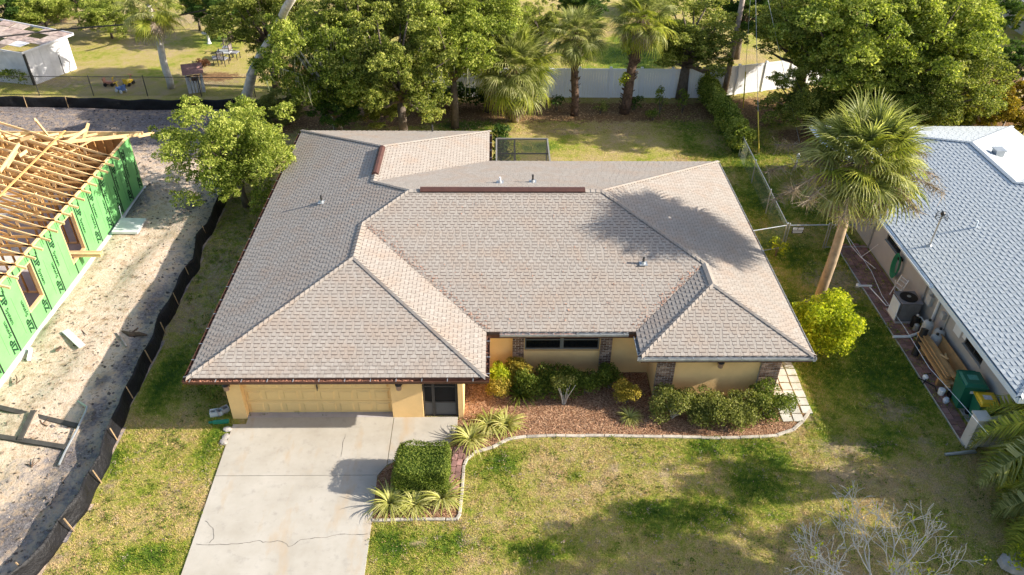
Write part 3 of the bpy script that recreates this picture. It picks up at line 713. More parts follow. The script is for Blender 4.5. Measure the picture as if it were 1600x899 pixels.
caps = [((XL, YG, EZ), (xr, YG + hg, zg), L_, F_), ((XG, YG, EZ), (xr, YG + hg, zg), R_, F_), ((xr, YG + hg, zg), (xr, YF + hg, zg), L_, R_),
        ((xr, YF + hg, zg), (ridgeL, ym, zm), L_, F_), ((ridgeL, ym, zm), (ridgeR, ym, zm), F_, B_), ((ridgeR, ym, zm), (XW + hw, YF + hw, zw), R_, F_),
        ((XW + hw, YF + hw, zw), (XW + hw, YW + hw, zw), L_, R_), ((XW, YW, EZ), (XW + hw, YW + hw, zw), L_, F_), ((XR, YW, EZ), (XW + hw, YW + hw, zw), R_, F_),
        ((XR, YR, EZ), (ridgeR, ym, zm), R_, B_), ((xr, YR - hg, zg), (ridgeL, ym, zm), L_, B_), ((xr, YR - hg, zg), (xr, YB - hg, zg), L_, R_),
        ((XL, YB, EZ), (xr, YB - hg, zg), L_, B_), ((XG, YB, EZ), (xr, YB - hg, zg), R_, B_)]
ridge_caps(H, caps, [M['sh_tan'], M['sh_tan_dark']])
def ridge_vent(p, q):
    mb = MB(); p = Vector(p); q = Vector(q); d = (q - p).normalized(); s = d.cross(Vector((0, 0, 1)))
    prof = [(-.14, 0), (-.14, .05), (-.05, .13), (.05, .13), (.14, .05), (.14, 0)]
    vs = [p + s * a + Vector((0, 0, b)) for a, b in prof] + [q + s * a + Vector((0, 0, b)) for a, b in prof]; n = 6
    mb.add(vs, [(i, i + 1, i + 1 + n, i + n) for i in range(5)] + [tuple(range(n)), tuple(range(2 * n - 1, n - 1, -1))])
    mb.build('ridge_vent', M['ridge_brown'], H)
ridge_vent((-2.88, ym, zm - .0), (3.32, ym, zm - .0)); ridge_vent((xr, 30.82, zg), (xr, 28.4, zg))
def vent_pipe(x, y, z, h_, mat, base=True):
    mb = MB(); mb.tube([(x, y, z - .15), (x, y, z + h_)], .04, 8)
    o = mb.build('vent_pipe', mat, H)
    if base:
        mb = MB(); mb.cbox((x, y, z + .03), .28, .28, .02, rx=0); mb.lathe((x, y, z + .02), [(.09, 0), (.06, .1)], 10); mb.build('pipe_flashing', M['grey_metal'], o)
def zroof(d): return EZ + K * d
vent_pipe(-6.88, 27.2, zroof(-6.88 - XL), .34, M['dark_metal'])
vent_pipe(5.13, 21.3 + 1.55, zroof(YF * 0 + (21.3 + 1.55 - YF)), .3, M['dark_metal'])
vent_pipe(1.42, 27.75, zroof(YR - 27.75), .34, M['dark_metal'])
vent_pipe(.12, 27.6, zroof(YR - 27.6), .26, M['white_paint'])
vent_pipe(-3.1, 35.3, zroof(.2), .36, M['dark_metal'], False)

# fascia + soffit
mb = MB()
foot = [(XL, YG), (XG, YG), (XG, YF), (XW, YF), (XW, YW), (XR, YW), (XR, YR), (XG, YR), (XG, YB), (XL, YB)]
for i in range(len(foot)):
    a, b = foot[i], foot[(i + 1) % len(foot)]; d = Vector((b[0] - a[0], b[1] - a[1], 0)).normalized(); n_ = Vector((-d.y, d.x, 0))  # inward (ccw)
    c0 = Vector((*a, EZ - .19)) + n_ * .025; c1 = Vector((*b, EZ - .19)) + n_ * .025
    mb.bar(c0, c1, .035, .18)
mb.build('fascia', M['brown_trim'], H)
mb = MB()
for (x0, y0, x1, y1) in [(XL + .05, YG + .05, XG - .05, YF + 3), (XG - .05, YF + .05, XW + .05, YF + 3), (XW + .05, YW + .05, XR - .05, YR - .05), (XL + .05, YF + 3, XW + .05, YR - .05), (XL + .05, YR - .05, XG - .05, YB - .05)]:
    mb.box(x0, y0, EZ - .285, x1, y1, EZ - .265)
mb.build('soffit', M['brown_trim'], H)

# gutters with hangers and leaf litter
def gutter(parent, p, q, outn, mat, hang=True, leaves=None, w_=.13, name='gutter', e=EZ):
    p = Vector((*p, e - .05)); q = Vector((*q, e - .05)); o_ = Vector((*outn, 0)); mb = MB()
    prof = [(0, .02), (0, -.11), (w_ * .75, -.11), (w_, -.03), (w_, .01), (w_ - .012, .01), (w_ - .012, -.03), (w_ * .72, -.095), (.012, -.095), (.012, .02)]
    n = len(prof); vs = [p + o_ * a + Vector((0, 0, b)) for a, b in prof] + [q + o_ * a + Vector((0, 0, b)) for a, b in prof]
    mb.add(vs, [(i, (i + 1) % n, (i + 1) % n + n, i + n) for i in range(n)] + [tuple(range(n)), tuple(range(2 * n - 1, n - 1, -1))], 0, .5)
    g = mb.build(name, mat, parent)
    L = (q - p).length; d = (q - p).normalized()
    if hang:
        for i in range(int(L / .78) + 1):
            c = p + d * (.2 + i * .78)
            if (c - p).length > L - .05: break
            m2 = MB(); m2.bar(c + Vector((0, 0, .015)), c + o_ * (w_ + .01) + Vector((0, 0, .018)), .022, .012); m2.build('gutter_hanger', M['grey_metal'], g)
    if leaves:
        lo, hi, dens = leaves; m3 = MB()
        for i in range(int(L * dens)):
            t = random.uniform(lo, hi) * L; c = p + d * t + o_ * random.uniform(.02, w_ - .02) + Vector((0, 0, random.uniform(-.07, -.01))); a = random.uniform(0, 6.28); s_ = random.uniform(.015, .035)
            u = Vector((math.cos(a), math.sin(a), random.uniform(-.4, .4))) * s_; v = Vector((-math.sin(a), math.cos(a), random.uniform(-.4, .4))) * s_ * .6
            m3.add([c - u, c - v, c + u, c + v], [(0, 1, 2, 3)])
        m3.build('gutter_leaves', M['gleaf'], g, kind='stuff')
M['gleaf'] = plain('gutter_litter', (.34, .16, .10), .95, .4, 9, 0, tint=.6)
gutter(H, (XL - .1, YG - .004), (XG + .12, YG - .004), (0, -1), M['brown_trim'], True, (0, .75, 220))
gutter(H, (XG + .004, YG), (XG + .004, YF - .14), (1, 0), M['brown_trim'], True, (0, 1, 60))
gutter(H, (XG + .45, YF - .004), (XW - .25, YF - .004), (0, -1), M['gutter_dull'], True, (0, .6, 160), .10)
gutter(H, (XW - .004, YW), (XW - .004, YF - .2), (-1, 0), M['gutter_dull'], True, None, .10)
gutter(H, (XW - .12, YW - .004), (XR + .02, YW - .004), (0, -1), M['gutter_dull'], True, None, .10)
gutter(H, (XR + .004, YW - .1), (XR + .004, YR), (1, 0), M['gutter_dull'], True, (.5, .62, 60), .10)
gutter(H, (XL - .004, YG - .1), (XL - .004, YB), (-1, 0), M['brown_trim'], True, (0, 1, 60))
gutter(H, (XG + .004, YR + .2), (XG + .004, YB), (1, 0), M['brown_trim'], True, None)

# fallen leaves and grit caught on the roof
def roof_litter(n, fx, label):
    V = []
    for i in range(n):
        x, y, z = fx(); a = random.uniform(0, 6.28); s = random.uniform(.015, .045); u = Vector((math.cos(a), math.sin(a), random.uniform(-.1, .3))) * s; v = Vector((-math.sin(a), math.cos(a), 0)) * s * .5; p = Vector((x, y, z + .035)); V += [p - u, p - v, p + u, p + v]
    o = link('roof_leaves', npmesh('roof_leaves', np.array([tuple(q) for q in V]), np.arange(len(V)).reshape(-1, 4), M['gleaf'], RNG.random(n)), H); o['kind'] = 'stuff'
def f1():
    d = random.uniform(.1, 4.4); return (XG - d + abs(random.gauss(0, .22)), YF + d, EZ + K * d)
def f2():
    d = random.uniform(.1, 2.6); return (XW + d - abs(random.gauss(0, .2)), YF + d, EZ + K * d)
def f3():
    d = random.uniform(.0, 5.5) ; return (random.uniform(XG - d, XW + min(d, 2.7)), YF + d, EZ + K * d)
roof_litter(260, f1, ''); roof_litter(160, f2, ''); roof_litter(160, f3, '')

# ---- walls
WX0, WX1, WY = -8.70, -1.10, 18.69      # garage block
mb = MB(); T = .2; zt = EZ - .285
mb.box(WX0, WY, -.1, -8.22, WY + .3, zt)                         # left jamb
mb.box(WX0, WY + .3, -.1, WX0 + T, 34.77, zt)                    # left wall
mb.box(-8.22, WY + .02, 2.13, -3.43, WY + .3, zt)                # lintel
mb.box(-3.43, WY, -.1, -2.42, WY + .45, zt)                      # column
mb.box(-1.27, WY - .002, -.1, WX1, WY + .3, zt)                  # entry post
mb.box(WX1 - .18, WY + .3, -.1, WX1, 20.88, zt)                  # entry side wall
mb.box(-3.42, WY + .45, -.1, -3.22, 21.6, zt)                    # inner entry wall
mb.box(-3.22, 21.4, -.1, -1.28, 21.6, zt)
mb.box(WX1 - .001, 20.88, -.1, .95, 21.08, zt)                   # main front
mb.box(.95, 20.88, -.1, 3.54, 21.08, 1.07)
mb.box(.95, 20.88, 1.97, 3.54, 21.08, zt)
mb.box(3.54, 20.88, -.1, 5.36, 21.08, zt)
mb.box(5.33, 19.65, -.1, 9.36, 19.85, zt)                        # wing front
mb.box(5.33, 19.85, -.1, 5.53, 20.879, zt)
mb.box(9.17, 19.85, -.1, 9.36, 31.6, zt)
mb.box(-1.1, 31.4, -.1, 9.17, 31.6, zt)
mb.box(-1.1, 31.6, -.1, -1.3, 34.77, zt); mb.box(-8.5, 34.57, -.1, -1.3, 34.77, zt)
mb.build('stucco_wall', M['stucco'], H)
# garage door with raised panels
gd = MB(); gd.box(-8.22, 18.96, .03, -3.43, 19.02, 2.2); gdo = gd.build('garage_door', M['garage_paint'], H)
for r_ in range(4):
    z0 = .05 + r_ * .53
    m2 = MB(); m2.box(-8.21, 18.935, z0, -3.44, 18.958, z0 + .515); m2.build('door_section', M['garage_paint'], gdo)
    for c_ in range(8):
        x0 = -8.15 + c_ * .592
        m2 = MB(); a = (x0, z0 + .07, x0 + .47, z0 + .445); b_ = .05
        o4 = [(a[0], a[1]), (a[2], a[1]), (a[2], a[3]), (a[0], a[3])]; i4 = [(a[0] + b_, a[1] + b_), (a[2] - b_, a[1] + b_), (a[2] - b_, a[3] - b_), (a[0] + b_, a[3] - b_)]
        vs = [(x, 18.934, z) for x, z in o4] + [(x, 18.912, z) for x, z in i4] + [(x + (.02 if x < x0 + .2 else -.02), 18.912, z + (.02 if z < z0 + .2 else -.02)) for x, z in i4]
        vs = [(x, 18.934, z) for x, z in o4] + [(x, 18.902, z) for x, z in i4]
        m2.add(vs, [(0, 1, 5, 4), (1, 2, 6, 5), (2, 3, 7, 6), (3, 0, 4, 7), (4, 5, 6, 7)]); m2.build('door_panel', M['garage_paint'], gdo)
m2 = MB(); m2.cbox((-5.83, 18.90, 1.22), .04, .04, .16); m2.bar((-5.83, 18.87, 1.22), (-5.83, 18.87, 1.08), .03, .02); m2.build('door_handle', M['dark_metal'], gdo)
mb = MB(); mb.box(-8.22, 18.70, -.05, -3.43, 18.95, .049); mb.build('door_threshold', M['slab'], H)
# screened entry
sc_ = MB()
y0 = 18.79
for (a, b, c, d) in [(-2.42, 0, -2.36, zt), (-2.12, 0, -2.02, zt), (-1.36, 0, -1.27, zt)]: sc_.box(a, y0 - .03, b, c, y0 + .03, d)
for z in (.03, .62, 1.32, zt - .08): sc_.box(-2.36, y0 - .022, z, -1.36, y0 + .022, z + .055)
so = sc_.build('screen_door_frame', M['dark_metal'], H)
m2 = MB(); m2.box(-2.03, y0 - .006, .08, -1.36, y0 + .006, .62); m2.box(-2.36, y0 - .006, .08, -2.12, y0 + .006, .62); m2.build('kick_panel', M['grey_dark'] if 'grey_dark' in M else plain('kick_grey', (.10, .10, .10), .6, .1, 3, 0), so)
sm = NT('entry_screen'); sm.col((.03, .03, .028)); sm.rough(.8)
tb = sm.n('BsdfTransparent'); ms = sm.n('MixShader'); ms.inputs[0].default_value = .45
sm.l(tb.outputs[0], ms.inputs[1]); sm.l(sm.b.outputs[0], ms.inputs[2]); sm.l(ms.outputs[0], sm.out.inputs[0]); M['mesh_screen'] = sm.m
m2 = MB(); m2.add([(-2.03, y0, .68), (-1.36, y0, .68), (-1.36, y0, zt - .08), (-2.03, y0, zt - .08)], [(0, 1, 2, 3)]); m2.add([(-2.36, y0, .68), (-2.12, y0, .68), (-2.12, y0, zt - .08), (-2.36, y0, zt - .08)], [(0, 1, 2, 3)]); m2.build('screen_mesh', M['mesh_screen'], so)
m2 = MB(); m2.box(-3.2, 18.9, -.05, -1.3, 21.4, .047); m2.build('entry_floor', M['slab'], H)
m2 = MB(); m2.box(-2.7, 21.36, .05, -1.8, 21.40, 2.05); m2.build('front_door', plain('front_door_brown', (.16, .07, .04), .5, .1, 3, 0), H)
# window
wf = MB()
for (a, b, c, d) in [(.95, 1.07, 3.54, 1.12), (.95, 1.92, 3.54, 1.97), (.95, 1.12, 1.0, 1.92), (3.49, 1.12, 3.54, 1.92), (2.18, 1.12, 2.30, 1.92)]: wf.box(a, 20.93, b, c, 21.0, d)
for x0, x1 in ((1.0, 2.18), (2.30, 3.49)): wf.box(x0, 20.925, 1.48, x1, 20.98, 1.51)
wo = wf.build('window', plain('window_frame', (.17, .17, .15), .5, .1, 3, 0), H)
for x0, x1 in ((1.0, 2.18), (2.30, 3.49)):
    for z0, z1 in ((1.12, 1.48), (1.51, 1.92)):
        m2 = MB(); m2.box(x0 + .002, 20.955, z0, x1 - .002, 20.965, z1); m2.build('window_pane', M['glass'], wo)
m2 = MB(); m2.box(.93, 20.84, 1.035, 3.56, 20.92, 1.068); m2.build('window_sill', M['stucco'], wo)
# brick pillars
def pillar(x0, x1, yf, ztop, dp=.13, side=0):
    m2 = MB(); m2.box(x0 + .006, yf - dp + .010, -.05, x1 - .006, yf - .002, ztop); p_ = m2.build('brick_pillar', M['mortar'], H)
    ch = .076; rows = int(ztop / ch); n = max(2, round((x1 - x0) / .21)); bw = (x1 - x0) / n
    for r_ in range(rows):
        off = (r_ % 2) * .5; k_ = 0
        xa = x0
        cuts = [x0] + [x0 + bw * (i + (0.5 if r_ % 2 else 1)) for i in range(n + 1)]; cuts = [c for c in cuts if c < x1 - .03] + [x1]
        for a, b in zip(cuts[:-1], cuts[1:]):
            j = random.uniform(-.004, .004)
            key = ('brick', round(b - a, 3))
            if key not in unit_tabs:
                m3 = MB(); w_ = (b - a) - .012; m3.box(-w_ / 2, 0, -.030, w_ / 2, dp, .030); unit_tabs[key] = m3.mesh('brick', M['brick'])
            link('brick', unit_tabs[key], p_, ((a + b) / 2, yf - dp + j, .01 + r_ * ch + ch / 2))
pillar(.53, .93, 20.88, zt); pillar(3.56, 3.96, 20.88, zt); pillar(5.30, 5.90, 19.65, zt, .12); pillar(8.76, 9.42, 19.65, zt, .12)
# wall lamps
def wall_lamp(x, y, z):
    m2 = MB(); m2.cbox((x, y - .02, z), .12, .04, .18); lo = m2.build('wall_lamp', M['brown_trim'], H)
    m2 = MB(); m2.lathe((x, y - .15, z - .12), [(.05, 0), (.09, .02), (.10, .18), (.06, .22)], 8); m2.build('lamp_glass', plain('lamp_amber', (.35, .22, .15), .3, .1, 4, 0), lo)
    m2 = MB(); m2.lathe((x, y - .15, z + .10), [(.12, 0), (.12, .015), (.02, .10)], 8); m2.bar((x, y - .02, z + .06), (x, y - .15, z + .12), .02, .02); m2.build('lamp_cap', M['dark_metal'], lo)
wall_lamp(-3.13, 18.69, 1.55); wall_lamp(-8.58, 18.69, 1.55); wall_lamp(7.38, 19.65, 1.6)
m2 = MB(); m2.tube([(.05, 20.9, .58), (.05, 20.78, .58), (.05, 20.75, .50)], .018, 6); m2.cbox((.05, 20.80, .64), .09, .02, .02); m2.build('garden_tap', M['dark_metal'], H)

# ---- rear screened cage
cg = empty('screened_cage', (0, 0, 0), 'dark screened porch enclosure behind the tan roof', 'screen enclosure')
x0, x1, ya, yb, zc = -.02, 2.42, 31.63, 34.85, 2.42
mb = MB()
for (a, b) in [((x0, ya, zc), (x1, ya, zc)), ((x1, ya, zc), (x1, yb, zc)), ((x0, yb, zc), (x1, yb, zc)), ((x0, ya, zc), (x0, yb, zc)), ((x1, yb, 0), (x1, yb, zc)), ((x0, yb, 0), (x0, yb, zc)), ((x1, ya, 0), (x1, ya, zc)), ((.85, yb, 0), (.85, yb, zc)), ((x0, yb, .9), (x1, yb, .9)), ((x1, ya, .9), (x1, yb, .9))]:
    mb.bar(a, b, .07, .07)
mb.build('cage_frame', plain('cage_frame_grey', (.22, .21, .19), .5, .1, 3, 0), cg)
mb = MB()
for a, b in [((x0, 33.4, zc - .06), (x1, 33.4, zc - .06)), ((.85, ya, zc - .06), (.85, yb, zc - .06))]: mb.bar(a, b, .05, .05)
mb.build('cage_beam', M['dark_metal'], cg)
mb = MB(); mb.add([(x0, ya, zc + .02), (x1, ya, zc + .02), (x1, yb, zc + .02), (x0, yb, zc + .02)], [(0, 1, 2, 3)]); mb.add([(x0, yb, 0), (x1, yb, 0), (x1, yb, zc), (x0, yb, zc)], [(0, 1, 2, 3)]); mb.add([(x1, ya, 0), (x1, yb, 0), (x1, yb, zc), (x1, ya, zc)], [(0, 1, 2, 3)])
mb.build('cage_screen', M['mesh_screen'], cg)
mb = MB(); mb.box(-1.1, 31.5, -.05, 2.4, 34.8, .03); mb.build('cage_floor', plain('cage_floor', (.20, .19, .16), .9, .2, 3, .1), cg)

# cinder blocks + hose reel at the left corner
for i, (u, v, rz) in enumerate([(339, 648, .2), (349, 645, .7)]):
    p_ = G(u, v); c_ = empty('cinder_block', p_, ['pale two-hole cinder block lying left of the garage corner', 'darker cinder block leaning against the garage corner'][i], 'cinder block', 'cinder blocks by the garage corner', rz)
    mb = MB(); mb.box(-.2, -.1, 0, -.17, .1, .19); mb.box(.17, -.1, 0, .2, .1, .19); mb.box(-.015, -.1, 0, .015, .1, .19); mb.box(-.17, -.1, 0, -.015, -.07, .19); mb.box(-.17, .07, 0, -.015, .1, .19); mb.box(.015, -.1, 0, .17, -.07, .19); mb.box(.015, .07, 0, .17, .1, .19)
    mb.build('block_shell', [M['pad'], M['slab']][i], c_)
mb = MB(); p_ = G(346, 661); mb.cbox((p_.x, p_.y, .05), .5, .12, .09, .12); mb.cbox((p_.x - .3, p_.y - .02, .05), .2, .07, .05, .12); o = mb.build('drain_pipe', M['hose']); tag(o, 'teal plastic drain pipe end lying by the garage corner', 'drain pipe')
for i, (u, v) in enumerate([(356, 672), (353, 684), (350, 692)]):
    p_ = G(u, v); mb = MB(); mb.lathe((0, 0, -.02), [(.06, 0), (.13, .04), (.12, .10), (.04, .13)], 7); o = mb.build('edging_rock', M['rock']); o.location = p_; o.rotation_euler = (0, 0, i * 1.3); o.scale = (1.2, .9, .8)
    tag(o, ['grey rock nearest the garage corner beside the driveway', 'middle grey rock on the left edge of the driveway', 'grey rock farthest from the garage on the driveway edge'][i], 'rock', 'rocks along the driveway edge')

# ================================================================ NEIGHBOUR HOUSE (right)
N = empty('blue_roofed_house', (0, 0, 0), 'grey stucco house with a pale blue shingle roof on the right edge', 'house')
nXL, nYF, nYR2, nYB, nk, nE = 15.68, 17.0, 32.6, 36.25, .30, 2.5
nXB = 25.7; nXR = 48.0; nh = (nXB - nXL) / 2; nm = (nYR2 - nYF) / 2
npl = [
 ((nXL, 0), (0, 1), (1, 0), [(nYF, 0), (nYF + nm, nm), (nYF + nm + .01, nm), (nYR2 - nh, nh), (nYB - nh, nh), (nYB, 0)]),
 ((0, nYB), (1, 0), (0, -1), [(nXL, 0), (nXB, 0), (nXL + nh, nh)]),
 ((nXB, 0), (0, 1), (-1, 0), [(nYR2, 0), (nYR2 - nh, nh), (nYB - nh, nh), (nYB, 0)]),
 ((0, nYR2), (1, 0), (0, -1), [(nXB, 0), (nXR - 10, 0), (nXR - 10 - nm, nm), (nXL + nm, nm), (nXB - nh, nh)]),
 ((0, nYF), (1, 0), (0, 1), [(nXL, 0), (nXL + nm, nm), (nXR - 10 - nm, nm), (nXR - 10, 0)]),
]
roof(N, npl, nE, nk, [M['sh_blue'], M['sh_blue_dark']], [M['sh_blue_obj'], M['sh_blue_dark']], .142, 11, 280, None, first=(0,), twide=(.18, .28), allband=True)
nr_ = nXL + nh; nz = nE + nk * nh; nzm = nE + nk * nm
L2 = (-1, 0, -nk); R2 = (1, 0, -nk); F2 = (0, -1, -nk); B2 = (0, 1, -nk)
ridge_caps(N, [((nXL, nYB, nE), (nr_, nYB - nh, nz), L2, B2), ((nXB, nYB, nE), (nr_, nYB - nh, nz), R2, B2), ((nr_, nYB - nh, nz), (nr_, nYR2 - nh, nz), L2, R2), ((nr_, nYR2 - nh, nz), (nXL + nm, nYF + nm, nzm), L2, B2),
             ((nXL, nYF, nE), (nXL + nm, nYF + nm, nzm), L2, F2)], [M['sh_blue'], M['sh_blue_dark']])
mb = MB(); zt2 = nE - .26
for a, b in [((nXL, nYF), (nXL, nYB)), ((nXL, nYF), (38, nYF)), ((nXL, nYB), (nXB, nYB)), ((nXB, nYR2), (nXB, nYB)), ((nXB, nYR2), (38, nYR2))]: mb.bar((*a, nE - .15), (*b, nE - .15), .05, .2)
mb.build('fascia', M['soffit_white'], N)
mb = MB(); mb.box(nXL + .03, nYF + .03, zt2 - .02, 37.9, nYR2 - .03, zt2); mb.box(nXL + .03, nYR2 - .03, zt2 - .02, nXB - .03, nYB - .03, zt2); mb.build('soffit', M['soffit_white'], N)
M['gut_blue'] = plain('gutter_blue_grey', (.42, .50, .58), .4, .1, 3, 0)
gutter(N, (nXL - .004, 22.75), (nXL - .004, nYB), (-1, 0), M['soffit_white'], True, None, .15, e=nE)
wx = 16.40
mb = MB()
wins = [(26.6, 27.9, 1.15, 2.05), (19.9, 21.1, 1.15, 2.05)]
ys_ = [17.7]; 
segs = sorted(wins); yprev = 17.7
for (a, b, z0, z1) in segs:
    mb.box(wx, yprev, -.1, wx + .2, a, zt2 - .02); mb.box(wx, a, -.1, wx + .2, b, z0); mb.box(wx, a, z1, wx + .2, b, zt2 - .02); yprev = b
mb.box(wx, yprev, -.1, wx + .2, nYB - .7, zt2 - .02); mb.box(wx + .2, 17.7, -.1, 37, 17.9, zt2 - .02); mb.box(wx + .2, nYB - .9, -.1, nXB - .7, nYB - .7, zt2 - .02)
mb.build('stucco_wall', M['neighbor_wall'], N)
for (a, b, z0, z1) in wins:
    mb = MB(); 
    for (c, d, e_, f_) in [(a, b, z0, z0 + .05), (a, b, z1 - .05, z1), (a, a + .05, z0 + .05, z1 - .05), (b - .05, b, z0 + .05, z1 - .05), ((a + b) / 2 - .02, (a + b) / 2 + .02, z0 + .05, z1 - .05)]: mb.box(wx + .05, c, e_, wx + .1, d, f_)
    w2 = mb.build('window', M['dark_metal'], N); m2 = MB(); m2.box(wx + .07, a + .05, z0 + .05, wx + .08, b - .05, z1 - .05); m2.build('window_pane', M['glass'], w2)
    m2 = MB(); m2.box(wx - .05, a - .05, z0 - .06, wx + .05, b + .05, z0 - .002); m2.build('window_sill', M['neighbor_wall'], w2)
# service mast on the roof
mp_ = G(1451, 388, 2.62); mz = 2.5 + nk * (mp_.x - nXL)
mb = MB(); mb.tube([(mp_.x, mp_.y, mz - .1), (mp_.x + .05, mp_.y, mz + 1.35)], .035, 8); ms_ = mb.build('service_mast', M['grey_metal'], N)
m2 = MB(); m2.lathe((mp_.x + .05, mp_.y, mz + 1.33), [(.04, 0), (.09, .04), (.08, .12), (.02, .17)], 8); m2.build('weather_head', M['dark_metal'], ms_)
m2 = MB(); m2.lathe((mp_.x, mp_.y, mz), [(.13, -.03), (.05, .07)], 8); m2.build('mast_flashing', M['grey_metal'], ms_)
mtop = Vector((mp_.x + .05, mp_.y, mz + 1.35))
m2 = MB()
for q in range(3):
    m2.tube([mtop + Vector((.22 * math.cos(t + q), .22 * math.sin(t + q), -.05 + .12 * math.sin(2 * t + q))) for t in np.linspace(0, 5.2, 10)], .010, 4)
m2.build('looped_wire', M['rope'], ms_)
vp = G(1523, 358, 3.2)
mb = MB(); vz = nE + nk * (vp.x - nXL); mb.tube([(vp.x, vp.y, vz - .1), (vp.x, vp.y, vz + .3)], .04, 8); mb.build('vent_pipe', M['soffit_white'], N)
bp = G(1556, 247, 3.6); mb = MB(); bz = nE + nk * (nXB - bp.x)
mb.cbox((bp.x, bp.y, bz + .12), .36, .36, .26, 0); mb.cbox((bp.x, bp.y, bz + .27), .44, .44, .05, 0); mb.build('box_vent', M['grey_metal'], N)
# downspout
mb = MB(); ds = G(1440, 440, 2.3)
mb.tube([(15.75, 22.95, 2.35), (15.95, 23.0, 2.15), (16.33, 23.05, 1.95), (16.33, 23.05, .25), (16.1, 23.0, .12), (15.5, 22.75, .10), (14.9, 22.75, .09)], .055, 8); mb.build('downspout', M['white_paint'], N)
mb = MB(); mb.tube([(16.36, 24.1, 2.3), (16.36, 24.1, .3)], .03, 6); mb.tube([(16.36, 22.3, 2.2), (16.36, 22.3, .5)], .025, 6); mb.build('wall_conduit', M['neighbor_wall'], N)
mb = MB(); mb.cbox((16.32, 23.6, 1.2), .14, .32, .42); mb.cbox((16.32, 22.55, 1.25), .12, .2, .25); mb.lathe((16.28, 23.6, 1.55), [(.1, -.08), (.12, 0), (.1, .08)], 10); mb.build('utility_meter', M['tank'], N)
for (y, z0, sy, sz) in [(21.6, 1.4, .45, .5), (21.15, 1.5, .2, .35), (20.9 + .0, .95, .25, .3)][:2]:
    mb = MB(); mb.cbox((16.385, y, z0), .02, sy, sz); mb.build('wall_patch', M['white_paint'], N)

# ---- paver strip along neighbour wall
ps = empty('paver_path', (0, 0, 0)); ps['kind'] = 'structure'; ps['label'] = 'reddish paver strip running along the grey wall'
rnd = random.Random(5)
for i in range(46):
    for j in range(5):
        y = 17.6 + i * .26 + (.13 if j % 2 else 0); x = 15.12 + j * .26
        if i * .26 + 17.6 > 29.2: continue
        if i < 10 and j > 1: continue
        k_ = rnd.choice((0, 1))
        key = ('pav', k_)
        if key not in unit_tabs:
            m3 = MB(); m3.box(-.122, -.122, -.03, .122, .122, .05, tint=.2 + .5 * k_); unit_tabs[key] = m3.mesh('paver', M['paver_red'])
        link('paver', unit_tabs[key], ps, (x + rnd.uniform(-.006, .006), y + rnd.uniform(-.006, .006), rnd.uniform(-.01, .006)), (0, 0, rnd.uniform(-.03, .03)))
mb = MB(); mb.prism([(15.64, 17.5), (16.4, 17.5), (16.4, 20.2), (15.64, 20.2)], -.05, .04); o = mb.build('concrete_pad', M['slab']); tag(o, 'grey concrete pad under the green bins', None, None, 'structure')
run = empty('garden_edging', (0, 0, 0), 'thin metal edging between the side grass and reddish pavers', 'edging')
run_stones(run, [(14.98, 17.3), (14.98, 29.3)], 1.6, .03, .07, M['grey_metal'], 'edging_strip', .0, 0, .004)

# ---- AC condenser
ac = empty('air_conditioner', (15.78, 24.05, .08), 'square grey air conditioner with black fan grille on the paver strip', 'air conditioner', rz=.0)
mb = MB(); mb.box(-.45, -.45, -.06, .45, .45, .02); mb.build('base_pad', M['slab'], ac)
mb = MB(); mb.box(-.38, -.38, .02, .38, .38, .85); acb = mb.build('housing', plain('ac_brown_grey', (.16, .14, .13), .6, .1, 3, 0), ac)
mb = MB()
for i in range(14): mb.box(-.39, -.36, .08 + i * .053, -.381, .36, .08 + i * .053 + .018); mb.box(-.36, -.39, .08 + i * .053, .36, -.381, .08 + i * .053 + .018)
mb.build('louver', M['grey_metal'], ac, kind='stuff')
mb = MB(); mb.box(-.41, -.41, .85, .41, .41, .89); mb.build('top_cover', plain('ac_top', (.25, .23, .24), .5, .1, 3, 0), ac)
mb = MB(); mb.lathe((0, 0, .89), [(.33, 0), (.33, .03), (.30, .045), (.10, .05), (.09, .055)], 20); gr = mb.build('fan_grille', M['black'], ac)
mb = MB(); mb.lathe((0, 0, .94), [(.08, 0), (.07, .02)], 12); mb.build('fan_hub', M['grey_metal'], gr)
mb = MB(); mb.cbox((-.46, -.05, .45), .03, .62, .8, 0); mb.build('leaning_panel', M['soffit_white'], ac)
# pipe beside AC
mb = MB(); a = G(1342, 447, .06); b = G(1362, 447, .08); mb.tube([a, b], .05, 8); mb.tube([a - Vector((.06, .03, .03)), a + Vector((0, .12, 0))], .07, 6); o = mb.build('drain_pipe', M['white_paint']); tag(o, 'short white drain pipe lying left of the air conditioner', 'pipe')
mb = MB(); mb.tube([G(1358, 448, .05), G(1385, 478, .05), G(1418, 478, .05)], .025, 6); o = mb.build('conduit_pipe', M['white_paint']); tag(o, 'thin pale conduit bent around the air conditioner', 'pipe')
# hose on wall
hr = empty('garden_hose', (16.33, 26.3, 1.0), 'coiled green hose hanging on the grey wall', 'garden hose')
mb = MB()
for q in range(7):
    r_ = .24 + .02 * q; mb.tube([(-.03 - .018 * q, r_ * .75 * math.cos(t), -.1 + r_ * 1.6 * math.sin(t)) for t in np.linspace(0, 6.28, 18)], .022, 5, cap=False)
mb.build('hose_coil', M['hose'], hr); mb = MB(); mb.cbox((0, 0, .22), .16, .2, .1); mb.build('hose_hanger', M['black'], hr)
